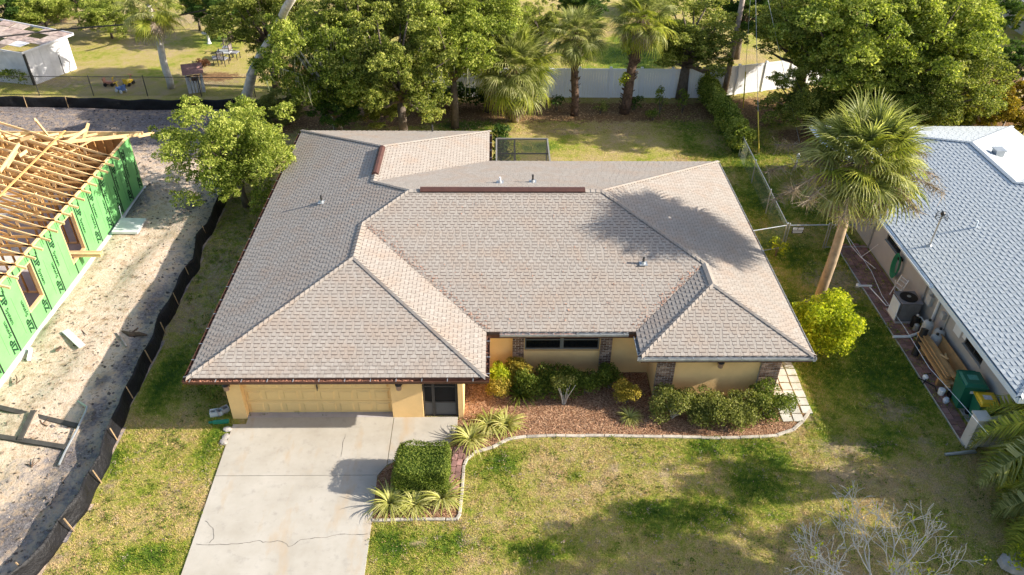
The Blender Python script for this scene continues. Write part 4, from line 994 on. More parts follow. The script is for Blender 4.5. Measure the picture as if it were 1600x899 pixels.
# folded white chair / clutter by AC
ch_ = empty('folding_chair', (15.95, 25.3, 0), 'folded white lawn chair propped behind the air conditioner', 'chair', rz=.3)
for s in (-.2, .2):
    mb = MB(); mb.bar((0, s, 0), (.28, s, .95), .03, .03); mb.build('leg', M['white_paint'], ch_)
    mb = MB(); mb.bar((.25, s, 0), (.05, s, .75), .03, .03); mb.build('leg', M['white_paint'], ch_)
for z in (.45, .6, .78, .9): mb = MB(); mb.bar((z * .295, -.2, z), (z * .295, .2, z), .05, .02); mb.build('slat', M['white_paint'], ch_)
ft = empty('filter_equipment', (16.0, 23.45, 0), 'grey pump with a white knob crowded behind the air conditioner', 'pump')
mb = MB(); mb.lathe((0, 0, 0), [(.15, 0), (.16, .4), (.12, .5), (.03, .55)], 12); mb.build('canister', M['black'], ft); mb = MB(); mb.lathe((-.05, -.25, .05), [(.1, 0), (.1, .25), (.05, .3)], 10); mb.tube([(0, 0, .5), (.1, -.1, .55), (.2, -.3, .4)], .03, 6); mb.build('pump_body', M['grey_metal'], ft)
mb = MB(); mb.lathe((0, 0, .55), [(.05, 0), (.05, .05)], 8); mb.build('knob', M['white_paint'], ft)
# clothes lines / hoses near AC : wire run
mb = MB(); wp = [G(1316, 355, .9), G(1330, 385, .5), G(1345, 402, .25), G(1368, 420, .2)]; mb.tube(wp, .012, 5); mb.tube([G(1345, 402, .25), G(1358, 393, .5), G(1372, 382, 1.0)], .010, 5); o = mb.build('power_cord', M['white_paint']); tag(o, 'pale cord running from the fence corner toward the air conditioner', 'cord')
# overhead cable
mb = MB(); A_ = Vector((15.2, 30.3, 1.15)); B_c = G(1560, 690, 2.1)
cab = [G(1312, 350, 1.3), G(1362, 425, 1.35), G(1378, 462, 1.4), G(1412, 510, 1.45), G(1452, 575, 1.5), G(1500, 628, 1.6), G(1545, 680, 1.75)]
mb.tube(cab, .007, 5); o = mb.build('side_cable', M['soffit_white']); tag(o, 'long pale cable strung along the grey house above the paver strip', 'cable')

# ---- tanks
for i, (u, v, s) in enumerate([(1450, 500, 1.05), (1458, 517, .9), (1470, 511, .95)]):
    p_ = [Vector((15.95, 22.6, .05)), Vector((15.98, 21.95, .05)), Vector((16.2, 22.2, .05))][i]
    t_ = empty('gas_tank', p_, ['grey gas tank nearest the air conditioner downspout', 'pale grey gas tank standing against the lumber pile', 'grey gas tank touching the wall behind the lumber pile'][i], 'tank', 'grey tanks by the lumber pile')
    mb = MB(); mb.lathe((0, 0, 0), [(.16, 0), (.2, .06), (.2, .72 * s), (.17, .82 * s), (.08, .88 * s)], 16); mb.build('tank_body', M['tank'], t_, smooth=False)
    mb = MB(); mb.lathe((0, 0, .88 * s), [(.05, 0), (.05, .07), (.02, .09)], 8); mb.build('tank_valve', M['dark_metal'], t_)
# black pipe roll
mb = MB(); mb.tube([(15.3, 21.75, .05), (15.55, 22.1, 1.0)], .13, 12); o = mb.build('black_pipe_roll', M['black']); tag(o, 'black roll leaning at the head of the lumber pile', 'roll')
# lumber pile
lp = empty('lumber_pile', (15.66, 20.95, 0), 'stacked brown boards leaning by the grey wall above the green bins', 'lumber')
rnd = random.Random(8)
for i in range(12):
    x = rnd.uniform(-.28, .12); z = .12 + .075 * (i // 2) + .05; L = rnd.uniform(2.1, 2.5)
    mb = MB(); mb.box(-.07, -L / 2, -.019, .07, L / 2, .019); o = mb.build('plank', M['wood_ply'] if i % 3 else M['wood_new'], lp); o.location = (x, rnd.uniform(-.1, .1), z + .25); o.rotation_euler = (rnd.uniform(-.02, .02), rnd.uniform(-.2, .2), rnd.uniform(-.03, .03))
for y in (-.8, .8): mb = MB(); mb.box(-.32, y - .06, .0, .3, y + .06, .36); mb.build('support_block', M['wood_ply'], lp)
mb = MB(); Mx = Matrix.Translation((.38, .1, .42)) @ Matrix.Rotation(.35, 4, 'Y'); mb.box(-.012, -1.15, -.42, .012, 1.0, .42, M=Mx); mb.build('plywood_sheet', M['wood_ply'], lp)
mb = MB(); mb.cbox((-.02, -.25, .88), .06, .3, .02, .6); mb.cbox((.05, -.2, .9), .05, .26, .02, -.3); mb.build('wood_scrap', M['wood_new'], lp)
# little things
mb = MB(); mb.lathe((15.32, 19.7, .04), [(.1, 0), (.12, .22), (.1, .24)], 10); o = mb.build('white_bucket', M['white_paint']); tag(o, 'small white bucket at the foot of the lumber pile', 'bucket')
mb = MB(); mb.lathe((15.3, 19.3, .04), [(.08, 0), (.11, .1), (.07, .2)], 8); o = mb.build('plastic_jug', plain('milky_plastic', (.5, .55, .65), .4, .1, 3, 0)); tag(o, 'pale plastic jug beside the tall green bin', 'jug')
sp = empty('garden_sprayer', (15.12, 20.4, .05), 'black and white sprayer lying on the pavers by the grass edge', 'sprayer')
mb = MB(); mb.tube([(-.2, -.2, .02), (0, 0, .05), (.05, .25, .03), (.3, .3, .04)], .02, 5); mb.tube([(-.25, .1, .03), (.15, -.35, .03), (.1, -.6, .03)], .02, 5); mb.build('sprayer_hose', M['black'], sp); mb = MB(); mb.lathe((0, .08, 0), [(.09, 0), (.1, .1), (.05, .16)], 9); mb.build('sprayer_tank', M['white_paint'], sp)
# ---- bins
def bin_(loc, label, lid, sc_, rz):
    b = empty('wheeled_bin', loc, label, 'bin', 'wheeled bins by the grey wall', rz); b.scale = (sc_,) * 3
    def fr(x0, y0, x1, y1, z0, X0, Y0, X1, Y1, z1): return [(x0, y0, z0), (x1, y0, z0), (x1, y1, z0), (x0, y1, z0), (X0, Y0, z1), (X1, Y0, z1), (X1, Y1, z1), (X0, Y1, z1)]
    FB = [(0, 3, 2, 1), (4, 5, 6, 7), (0, 1, 5, 4), (1, 2, 6, 5), (2, 3, 7, 6), (3, 0, 4, 7)]
    mb = MB(); mb.add(fr(-.24, -.26, .24, .24, .06, -.32, -.36, .32, .34, .98), FB); body = mb.build('bin_body', M['green_plastic'], b)
    m = M['green_plastic'] if lid == 'g' else M['yellow_plastic']
    mb = MB(); mb.add(fr(-.34, -.40, .34, .36, .98, -.34, -.40, .34, .36, 1.02), FB); mb.add(fr(-.30, -.35, .30, .30, 1.02, -.25, -.28, .25, .24, 1.08), FB); l_ = mb.build('bin_lid', m, b)
    mb = MB(); mb.box(-.14, -.1, 1.081, .14, .12, 1.085); mb.build('lid_sticker', plain('sticker_' + lid, (.62, .60, .66) if lid == 'y' else (.10, .32, .26), .5, .2, 14, 0), l_)
    for s in (-1, 1): mb = MB(); mb.lathe((0, 0, 0), [(.11, -.03), (.11, .03)], 12, M=Matrix.Rotation(math.pi / 2, 4, 'Y')); w_ = mb.build('wheel', M['black'], b); w_.location = (s * .27, .28, .11)
    mb = MB(); mb.tube([(-.25, .34, .95), (-.25, .43, .97), (.25, .43, .97), (.25, .34, .95)], .018, 6); mb.build('handle', M['green_plastic'], b)
    mb = MB(); mb.cbox((0, -.35, .8), .22, .02, .09); mb.build('bin_label', M['white_paint'], b)
bin_((15.80, 19.22, .04), 'large green bin with green lid behind the yellow-lidded one', 'g', 1.12, -.12)
bin_((15.98, 18.47, .04), 'green bin with a bright yellow lid and white sticker', 'y', .94, -.12)
# stucco wing wall with swept top
sw = empty('wing_wall', (0, 0, 0), 'low ivory stucco wall with a curved top under the palm fronds', 'wall')
mb = MB(); x0 = 15.12; n = 14; pr = []
for i in range(n + 1):
    t = i / n; x = x0 + .25 + t * 2.2; z = 1.15 + .75 * (t ** 2.2); pr.append((x, z))
y0, y1 = 17.3, 17.52
for (a, za), (b, zb) in zip(pr[:-1], pr[1:]): mb.add([(a, y0, -.1), (b, y0, -.1), (b, y1, -.1), (a, y1, -.1), (a, y0, za), (b, y0, zb), (b, y1, zb), (a, y1, za)], [(4, 5, 6, 7), (0, 1, 5, 4), (2, 3, 7, 6), (0, 3, 2, 1), (1, 2, 6, 5), (3, 0, 4, 7)])
mb.build('curved_panel', M['limestone'], sw)
mb = MB(); mb.box(x0 - .12, 17.22, -.1, x0 + .248, 17.6, 1.25); mb.box(x0 - .16, 17.18, 1.25, x0 + .29, 17.64, 1.31); mb.build('end_post', M['limestone'], sw)
mb = MB(); mb.tube([(14.2, 16.95, .05), (15.2, 17.05, .09)], .05, 8); mb.cbox((14.8, 17.0, .06), .9, .09, .03, .1); o = mb.build('splash_spout', M['grey_metal']); tag(o, 'metal downspout end lying left of the ivory wall', 'downspout')
mb = MB(); mb.lathe((16.3, 15.6, 0), [(.28, 0), (.34, .35), (.36, .42), (.30, .42)], 14); o = mb.build('white_planter', M['white_paint']); tag(o, 'white pot glimpsed between palm fronds by the right edge', 'pot')
mb = MB(); mb.lathe((0, 0, 0), [(.2, -.05), (.45, .1), (.42, .3), (.2, .42)], 9); o = mb.build('boulder', M['rock']); o.location = G(1585, 885); o.scale = (1.1, .8, .8); tag(o, 'grey boulder in the bottom right corner', 'rock')

# ================================================================ UNFINISHED HOUSE (left)
U = empty('unfinished_house', (0, 0, 0), 'unfinished house frame with green sheathing and open wooden roof trusses', 'house')
ux = -17.2; uy0, uy1 = 15.6, 34.25; uz = 2.72
mb = MB(); mb.prism([(ux + .03, uy0), (ux + .03, uy1 + .03), (-42, uy1 + .03), (-42, uy0)], -.1, .10); mb.build('floor_slab', M['slab'], U)
mb = MB(); mb.prism([(ux + .16, uy0), (ux + .16, uy1 + .12), (ux + .031, uy1 + .12), (ux + .031, uy0)], -.1, .07); mb.build('slab_edge', M['pad'], U)
WIN = [(26.8, 28.0, .62, 2.45), (23.3, 24.4, .85, 2.45), (19.0, 20.2, .85, 2.45)]
def wall_piece(name, y0, y1, z0, z1, mat, xa, xb):
    mb = MB(); mb.box(xa, y0, z0, xb, y1, z1); return mb.build(name, mat, U)
ys_ = [uy1 - 1.22 * i for i in range(17)]
for a, b in zip(ys_[1:], ys_[:-1]):
    a = a + .004; b = b - .004; cuts = [(a, b, .10, uz)]
    for (w0, w1, z0, z1) in WIN:
        new = []
        for (p, q, r_, s) in cuts:
            if w1 <= p or w0 >= q: new.append((p, q, r_, s)); continue
            if w0 > p: new.append((p, w0, r_, s))
            if w1 < q: new.append((w1, q, r_, s))
            lo, hi = max(p, w0), min(q, w1); new.append((lo, hi, r_, z0)); new.append((lo, hi, z1, s))
        cuts = new
    mb = MB()
    for (p, q, r_, s) in cuts: mb.box(ux - .012, p, r_, ux + .006, q, s)
    pn = mb.build('sheathing_panel', M['sheath'], U)
    mb = MB()
    for (p, q, r_, s) in cuts: mb.box(ux - .026, p, r_, ux - .0125, q, s)
    mb.build('panel_backing', M['wood_stud'], pn)
# seam tape
for y in ys_[1:-1]:
    mb = MB(); z = .1; runs = []
    gaps = sorted((z0_, z1_) for w0, w1, z0_, z1_ in WIN if w0 - .06 < y < w1 + .06)
    for z0_, z1_ in gaps: runs.append((z, z0_)); z = z1_
    runs.append((z, uz))
    for za, zb in runs: mb = MB(); mb.box(ux + .007, y - .048, za, ux + .010, y + .036, zb); mb.build('seam_tape', M['tape'], U)
    for k_ in (.34, .80):
        mb = MB(); mb.box(ux + .007, y - k_ - .012, uz - random.uniform(.3, .5), ux + .009, y - k_ + .012, uz - .02); mb.build('ink_stripe', M['tape'], U)
    if not any(w0 - .1 < y - .6 < w1 + .1 for w0, w1, _, _ in WIN): mb = MB(); mb.box(ux + .007, y - .606, .4, ux + .0085, y - .597, 2.0); mb.build('nail_line', M['ink'], U)
# lettering
def text_mesh(s, size, offset=0.0):
    cu = bpy.data.curves.new('lettering', 'FONT'); cu.body = s; cu.size = size; cu.offset = offset; cu.extrude = .0015; cu.resolution_u = 2
    ob = bpy.data.objects.new('tmp', cu); COL.objects.link(ob); dg = bpy.context.evaluated_depsgraph_get(); me = bpy.data.meshes.new_from_object(ob.evaluated_get(dg)); bpy.data.objects.remove(ob); bpy.data.curves.remove(cu); return me
tz = text_mesh('ZIP', .40, .018); ts = text_mesh('System', .24, .007)
for me_ in (tz, ts):
    me_.materials.clear(); me_.materials.append(M['ink'])
for i, y in enumerate(ys_[:-1]):
    # reading upward near the foot of the wall, and downward near the plate
    yb = y - .22; yt = y - 1.0
    okb = not any(w0 - .25 < yb - .1 < w1 + .35 and z0 < 1.6 and False for w0, w1, z0, z1 in WIN)
    Rup = Matrix(((0, 0, 1, 0), (0, -1, 0, 0), (1, 0, 0, 0), (0, 0, 0, 1)))     # x->z, y->-y
    Rup = Matrix(((0, 0, 1), (0, -1, 0), (1, 0, 0))).transposed()
    def place(me_, x_dir, y_dir, loc):
        z_dir = x_dir.cross(y_dir); Mx = Matrix(((x_dir.x, y_dir.x, z_dir.x, loc[0]), (x_dir.y, y_dir.y, z_dir.y, loc[1]), (x_dir.z, y_dir.z, z_dir.z, loc[2]), (0, 0, 0, 1)))
        o = bpy.data.objects.new('printed_lettering', me_); COL.objects.link(o); o.parent = U; o.matrix_basis = Mx
    up, dn, so_, no_ = Vector((0, 0, 1)), Vector((0, 0, -1)), Vector((0, -1, 0)), Vector((0, 1, 0))
    def hitw(yc, za, zb): return any(w0 - .2 < yc < w1 + .2 and za < z1 and zb > z0 for w0, w1, z0, z1 in WIN)
    # facing east: x_dir cross y_dir must be +x :  up x south = (0,0,1)x(0,-1,0) = (1,0,0)
    if not hitw(yb, .2, .75): place(tz, up, so_, (ux + .009, yb + .12, .22))
    if not hitw(yb, .8, 1.5): place(ts, up, so_, (ux + .009, yb + .10, .88))
    if not hitw(yt, 1.85, 2.5): place(tz, dn, no_, (ux + .009, yt - .12, 2.52))
    if not hitw(yt, 1.1, 1.8): place(ts, dn, no_, (ux + .009, yt - .10, 1.86))
# window bucks
for (w0, w1, z0, z1) in WIN[:2]:
    mb = MB(); d0, d1 = ux - .13, ux + .014
    mb.box(d0, w0, z0, d1, w0 + .05, z1); mb.box(d0, w1 - .05, z0, d1, w1, z1); mb.box(d0, w0 + .05, z0, d1, w1 - .05, z0 + .05); mb.box(d0, w0 + .05, z1 - .05, d1, w1 - .05, z1)
    mb.build('window_buck', M['wood_new'], U)
bt = empty('board_stack', (0, 0, 0), 'short stack of raw boards sticking out of the unfinished window opening', 'boards')
for i in range(3):
    for j in range(2):
        mb = MB(); mb.box(-17.9, 27.25 + j * .13, .68 + i * .06, -16.25, 27.36 + j * .13, .725 + i * .06); mb.build('plank', M['wood_new'], bt)
# plates and studs
mb = MB(); mb.box(ux - .13, uy0, uz - .04, ux - .027, uy1, uz + .04); mb.build('top_plate', M['wood_new'], U)
mb = MB(); mb.box(-42, uy1 - .1, uz - .04, ux - .14, uy1, uz + .04); mb.build('top_plate', M['wood_new'], U)
mb = MB(); mb.box(-42, uy1 + .01, .1, ux, uy1 + .03, uz); mb.build('rear_sheathing', M['wood_stud'], U)
mb = MB(); mb.box(-42, uy1 + .031, .1, ux + .0, uy1 + .045, uz); mb.build('rear_sheathing', M['sheath'], U)
sm_ = MB(); sm_.box(-.045, -.019, 0, .045, .019, uz - .14); sme = sm_.mesh('stud', M['wood_stud'])
sm2 = MB(); sm2.box(-.019, -.045, 0, .019, .045, uz - .14); sme2 = sm2.mesh('stud', M['wood_stud'])
yy = uy1 - .3
while yy > uy0 + 5:
    if not any(w0 - .02 < yy < w1 + .02 for w0, w1, _, _ in WIN): link('stud', sme, U, (ux - .075, yy, .10))
    yy -= .4064
xx = ux - .4
while xx > -31: link('stud', sme2, U, (xx, uy1 - .05, .10)); xx -= .4064
# interior partitions
for (ax, ay, bx, by) in [(-19.8, 34.1, -19.8, 29.2), (-19.8, 29.2, -17.4, 29.2), (-23.5, 34.1, -23.5, 25.5), (-23.5, 29.8, -28, 29.8), (-20.5, 25.8, -20.5, 20.5), (-20.5, 25.8, -26, 25.8), (-17.4, 25.6, -20.5, 25.6), (-24.2, 25.8, -24.2, 19)]:
    d = Vector((bx - ax, by - ay, 0)); L = d.length; d.normalize()
    mb = MB(); mb.bar((ax, ay, uz - .0), (bx, by, uz - .0), .09, .075); mb.bar((ax, ay, .13), (bx, by, .13), .09, .05); mb.build('partition_plate', M['wood_new'], U)
    n = int(L / .4064)
    for i in range(n + 1): link('stud', sme2 if abs(d.x) > .5 else sme, U, (ax + d.x * i * .4064, ay + d.y * i * .4064, .10))
# trusses
def truss(y, xr_, top_slope=.375, ridge_x=-26.5, first=False):
    t = bpy.data.objects.new('roof_truss', None); COL.objects.link(t); t.parent = U; t.location = (0, y + random.uniform(-.02, .02), 0)
    x0, z0 = xr_, 2.62; zr = z0 + (x0 - ridge_x) * top_slope
    def m_(a, b, mat=M['wood_new'], w_=.045, h_=.095): q = MB(); q.bar((a[0], 0, a[1]), (b[0], 0, b[1]), w_, h_); q.build('truss_member', mat, t)
    m_((x0, z0), (ridge_x, zr)); m_((ridge_x, zr), (ridge_x * 2 - x0, z0)); m_((x0 - .32, 2.80), (ridge_x * 2 - x0, 2.80), M['wood_stud'])
    xs_ = np.linspace(x0 - 1.4, ridge_x, 5)
    for q_ in range(3):
        xa = random.uniform(x0 - 7, x0 - 1.5); m_((xa, 2.84), (xa - random.uniform(-.9, .9), z0 + (x0 - xa) * top_slope - .12), M['wood_stud'], .035, .08)
    for i, x in enumerate(xs_):
        zt_ = z0 + (x0 - x) * top_slope
        m_((x, 2.84), (x, zt_ - .04), M['wood_new'], .04)
        if i < 4:
            if i % 2 == 0: m_((x, 2.84), (xs_[i + 1], z0 + (x0 - xs_[i + 1]) * top_slope - .05), M['wood_stud'], .04)
            else: m_((x, zt_ - .05), (xs_[i + 1], 2.84), M['wood_stud'], .04)
ty = 32.2
while ty > 15.8:
    truss(ty, -16.87); ty -= .612
# hip jacks at the rear end and the bright rear fascia
mb = MB(); mb.bar((-16.75, 34.85, 2.62), (-33, 34.85, 2.62), .05, .22); mb.build('rear_fascia', M['wood_new'], U)
mb = MB(); mb.bar((-16.9, 34.6, 2.62), (-16.35, 35.1, 2.55), .05, .14); mb.build('hip_tail', M['wood_new'], U)
mb = MB(); mb.bar((-16.8, 34.7, 2.66), (-20.0, 31.6, 3.6), .05, .16); mb.build('hip_rafter', M['wood_new'], U)
for i in range(14):
    x = -18.0 - i * .9; L = min(2.9, .3 + i * .9)
    mb = MB(); mb.bar((x, 34.8, 2.64), (x, 34.8 - L, 2.64 + L * .36), .045, .10); mb.build('jack_rafter', M['wood_new'], U)
for (a, b) in [((55, 187, 4.7), (76, 213, 3.2)), ((138, 193, 3.8), (127, 229, 2.8)), ((105, 222, 3.3), (135, 202, 3.6)), ((32, 219, 4.5), (52, 213, 4.6)), ((0, 268, 4.6), (30, 225, 4.7)), ((10, 262, 4.5), (26, 236, 4.6)), ((0, 251, 4.4), (11, 258, 4.0)), ((30, 244, 3.9), (42, 236, 3.9))]:
    mb = MB(); mb.bar(G(*a), G(*b), .05, .13); mb.build('brace_board', M['wood_new'], U)
for q_ in range(9):
    xa = random.uniform(-25, -18.5); ya = random.uniform(22, 32); za = 2.9 + random.uniform(0, .3); mb = MB(); mb.bar((xa, ya, za), (xa + random.uniform(-1.2, 1.2), ya + random.uniform(-2.5, 2.5), za + random.uniform(.0, .8)), .09, .035); mb.build('brace_board', M['wood_new'], U)
# long braces lying over the trusses
for x, z in ((-19.3, 3.55), (-22.0, 4.55)):
    mb = MB(); mb.bar((x, 33, z + .08), (x + .2, 19, z + .08), .09, .03); mb.build('brace_board', M['wood_stud'], U)
# white lumber wrap / sheet goods inside
for (u, v, s, m) in [(85, 312, 1.2, 'vinyl'), (25, 330, 1.6, 'vinyl'), (15, 400, 1.5, 'vinyl'), (130, 250, 1.0, 'vinyl')]:
    p_ = G(u, v, .15); mb = MB(); mb.cbox((p_.x, p_.y, .16), s, s * .7, .1, .4); mb.build('wrapped_stack', M['pad'], U)

# ---- things on the sand
mb = MB(); mb.box(-.55, -.6, 0, .55, .6, .1); o = mb.build('equipment_pad', M['pad']); o.location = (-16.45, 30.5, .14); o.rotation_euler = (0, .05, .03); tag(o, 'pale square equipment pad on the sand beside the green wall', 'pad')
mb = MB(); mb.tube([(-17.0, 31.1, 0), (-17.05, 31.3, .75)], .02, 6); o = mb.build('pad_pipe', M['white_paint']); tag(o, 'thin white riser pipe behind the pale equipment pad', 'pipe')
def plank_at(a, b, w_, h_, mat, label, name='plank', z=.08, cat='plank'):
    pa = G(*a); pb = G(*b); pa.z = float(sand_h(np.array([pa.x]), np.array([pa.y]))[0]) + z * .5 + h_ / 2; pb.z = float(sand_h(np.array([pb.x]), np.array([pb.y]))[0]) + z * .5 + h_ / 2
    mb = MB(); mb.bar(pa, pb, w_, h_); o = mb.build(name, mat); tag(o, label, cat); return o
plank_at((106, 527), (132, 550), .24, .035, M['pad'], 'wide pale board lying alone on the sunlit sand', z=.12)
plank_at((46, 566), (50, 549), .09, .09, M['vinyl'], 'short white block lying near the slab edge', 'short_block', cat='block')
plank_at((89, 554), (99, 549), .09, .06, M['bark_boot'], 'small reddish brown block on the sunlit sand', 'short_block', cat='block')
plank_at((186, 527), (200, 546), .06, .04, M['wood_grey'], 'thin grey board in the shade near the silt fence')
plank_at((0, 643), (122, 669), .17, .07, M['wood_dark'], 'upper dark timber stretching across the lower sand', 'dark_timber', cat='timber')
plank_at((0, 690), (104, 704), .17, .07, M['wood_dark'], 'lower dark timber stretching across the lower sand', 'dark_timber', cat='timber')
plank_at((57, 652), (35, 696), .15, .06, M['wood_dark'], 'short dark timber joining the two long ones', 'dark_timber', z=.16, cat='timber')
mb = MB(); rnd = random.Random(4)
lg = [G(192, 522), G(205, 527), G(218, 526), G(231, 528)]; mb.tube([p + Vector((0, 0, .13)) for p in lg], [.04, .10, .09, .03], 7); mb.tube([lg[1] + Vector((0, 0, .15)), lg[1] + Vector((.2, .3, .2))], .03, 5); o = mb.build('rotten_log', M['bark_boot']); tag(o, 'broken brown log lying in the shade by the silt fence', 'log')
mb = MB(); mb.tube([G(92, 727, .12), G(102, 705, .12), G(120, 672, .16), G(133, 645, .22), G(136, 636, .22), G(122, 627, .14)], .035, 7); o = mb.build('bent_pipe', M['grey_metal']); tag(o, 'bent grey pipe lying across the dark timbers', 'pipe')
# roots and twigs as single things
for i, (a, b, c) in enumerate([((220, 450), (232, 462), (250, 452)), ((60, 660), (68, 668), (78, 672)), ((40, 730), (52, 735), (56, 722)), ((26, 590), (28, 605), (34, 600)), ((112, 512), (128, 520), (138, 530))]):
    mb = MB(); P_ = [G(*q) + Vector((0, 0, .12 + .03 * j)) for j, q in enumerate((a, b, c))]; mb.tube([P_[0], (P_[0] + P_[1]) / 2 + Vector((.03, .03, .03)), P_[1], P_[2]], [.012, .022, .025, .01], 5); mb.tube([P_[1], P_[1] + Vector((.18, .25, .06))], [.016, .006], 5)
    o = mb.build('root_piece', M['bark_boot']); tag(o, ['forked dark root by the upper bend of the silt fence', 'dark root just below the upper dark timber', 'dark root on the brown stain below the timbers', 'short dark root at the far left of the sand', 'dark root at the end of the pale board'][i], 'root', 'roots on the sand')

# ---- silt fence (front run)
def silt_run(name, pts, ht, label, stakes, lean=.10, seed=2):
    rnd = random.Random(seed); f = empty(name, (0, 0, 0), label, 'fence'); P_ = []
    pts = [Vector((p[0], p[1], 0)) for p in pts]
    for a, b in zip(pts[:-1], pts[1:]):
        n = max(2, int((b - a).length / .22))
        for i in range(n): P_.append(a.lerp(b, i / n))
    P_.append(pts[-1]); vs = []; fs = []; n = len(P_)
    nr = 6
    for i, p in enumerate(P_):
        d = (P_[min(i + 1, n - 1)] - P_[max(i - 1, 0)]).normalized(); nn = Vector((-d.y, d.x, 0)); sag = .05 * math.sin(i * .9) + rnd.uniform(-.02, .02); hh = ht + .04 * math.sin(i * .55) 
        for k_ in range(nr):
            t = k_ / (nr - 1); vs.append(p + nn * (lean * t + sag * math.sin(t * 3.1) + rnd.uniform(-.012, .012)) + Vector((0, 0, hh * t - .02)))
    for i in range(n - 1):
        for k_ in range(nr - 1): a = i * nr + k_; fs.append((a, a + nr, a + nr + 1, a + 1))
    mb = MB(); mb.add(vs, fs); o = mb.build('fabric', M['black_fabric'], f, smooth=True)
    mod = o.modifiers.new('thick', 'SOLIDIFY'); mod.thickness = .006
    sm = MB(); sm.box(-.015, -.015, -.2, .015, .015, ht + .06); sme_ = sm.mesh('stake', M['wood_stake'])
    for (x, y, rx, ry) in stakes: link('stake', sme_, f, (x, y, 0), (rx, ry, rnd.uniform(0, 1)))
    return f
S1 = [(p.x, p.y) for p in SILT]
stk = []
for (u, v) in [(113, 831), (156, 755), (181, 689), (206, 624), (235, 568), (257, 523), (277, 477), (295, 436), (322, 372), (40, 899)]:
    p_ = G(u, v); stk.append((p_.x + .06, p_.y, .05, -.12))
silt_run('silt_fence', S1, .60, 'long black silt fence snaking between the sand and the grass', stk, lean=.16)
silt_run('silt_fence', [(-44, 44.3), (-34, 44.25), (-31, 44.1), (-24, 43.9), (-21, 43.6), (-17, 43.7), (-12.9, 43.8)], .66, 'black silt fence along the far edge of the sandy lot', [(-13.0 - i * 2.4, 43.75 + .03 * i, .02, .02) for i in range(12)], lean=.05, seed=5)

# ================================================================ VEGETATION
def leaf_arrays(C, Nrm, size, asp=.55, jit=2.0):
    n = len(C); u = RNG.normal(size=(n, 3)); nn = Nrm + RNG.normal(size=(n, 3)) * jit; nn /= np.linalg.norm(nn, axis=1)[:, None] + 1e-9
    u -= nn * (u * nn).sum(1)[:, None]; u /= np.linalg.norm(u, axis=1)[:, None] + 1e-9; v = np.cross(nn, u)
    s = (size * RNG.uniform(.6, 1.3, n))[:, None]
    fold = nn * s * .18
    V = np.stack([C - u * s, C - v * s * asp + fold, C + u * s, C + v * s * asp + fold], 1).reshape(-1, 3)
    return V, np.arange(4 * n).reshape(n, 4)
def cloud(clumps, n_per, size, shell=.55):
    """clumps: (cx,cy,cz,rx,ry,rz,tintshift)"""
    Cs = []; Ns = []; Ts = []
    for (cx, cy, cz, rx, ry, rz, ts) in clumps:
        n = int(n_per * (rx * ry + ry * rz + rx * rz) / 3)
        if n < 6: n = 6
        d = RNG.normal(size=(n, 3)); d /= np.linalg.norm(d, axis=1)[:, None]; d[:, 2] = np.where(d[:, 2] < -.45, -d[:, 2], d[:, 2])
        bump = 1 + .16 * np.sin(d[:, 0] * 5 + cx * 3) * np.sin(d[:, 1] * 6 + cy) + .12 * np.sin(d[:, 2] * 9 + cx)
        r = (shell + (1 - shell) * RNG.random(n) ** .6) * bump
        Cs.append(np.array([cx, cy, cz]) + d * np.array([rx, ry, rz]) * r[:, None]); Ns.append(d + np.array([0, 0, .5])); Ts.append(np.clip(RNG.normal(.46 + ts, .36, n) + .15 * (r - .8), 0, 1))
    C = np.concatenate(Cs); N_ = np.concatenate(Ns); T_ = np.concatenate(Ts)
    V, Fq = leaf_arrays(C, N_, size); return V, Fq, T_
def crown_mesh(name, seed, r_=4.0, rz=3.4, nclump=64, n_per=1050, size=.078, mat='leaf_oak', cl=.205, low=-.9, ragged=.26):
    rnd = random.Random(seed); cl_ = []; tips = []
    for i in range(nclump):
        a = i * 2.39996 + rnd.uniform(-.4, .4); zz = 1 - (1 - low) * (i + .5) / nclump; q = math.sqrt(max(0, 1 - zz * zz)) ** .8
        f = rnd.uniform(1 - ragged * 1.8, 1 + ragged * .6)
        x, y = q * r_ * .84 * f * math.cos(a), q * r_ * .84 * f * math.sin(a); z = zz * rz * .84 * f
        s = r_ * cl * rnd.uniform(.6, 1.1); t = rnd.uniform(-.14, .16) + .07 * zz; cl_.append((x, y, z, s, s, s * .7, t)); tips.append((x, y, z))
        for k_ in range(8):
            v = Vector((rnd.gauss(0, 1), rnd.gauss(0, 1), rnd.gauss(-.1, .8))).normalized(); s2 = s * rnd.uniform(.2, .46)
            q2 = rnd.uniform(.85, 1.35); cl_.append((x + v.x * s * q2, y + v.y * s * q2, z + v.z * s * .8 * q2, s2, s2, s2 * .7, t + rnd.uniform(-.12, .18)))
    for i in range(8):
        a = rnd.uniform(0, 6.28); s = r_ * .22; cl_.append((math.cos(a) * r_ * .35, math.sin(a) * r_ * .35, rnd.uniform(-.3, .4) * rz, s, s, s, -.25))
    V, Fq, T_ = cloud(cl_, n_per, size); return npmesh(name, V, Fq, M[mat], T_), tips
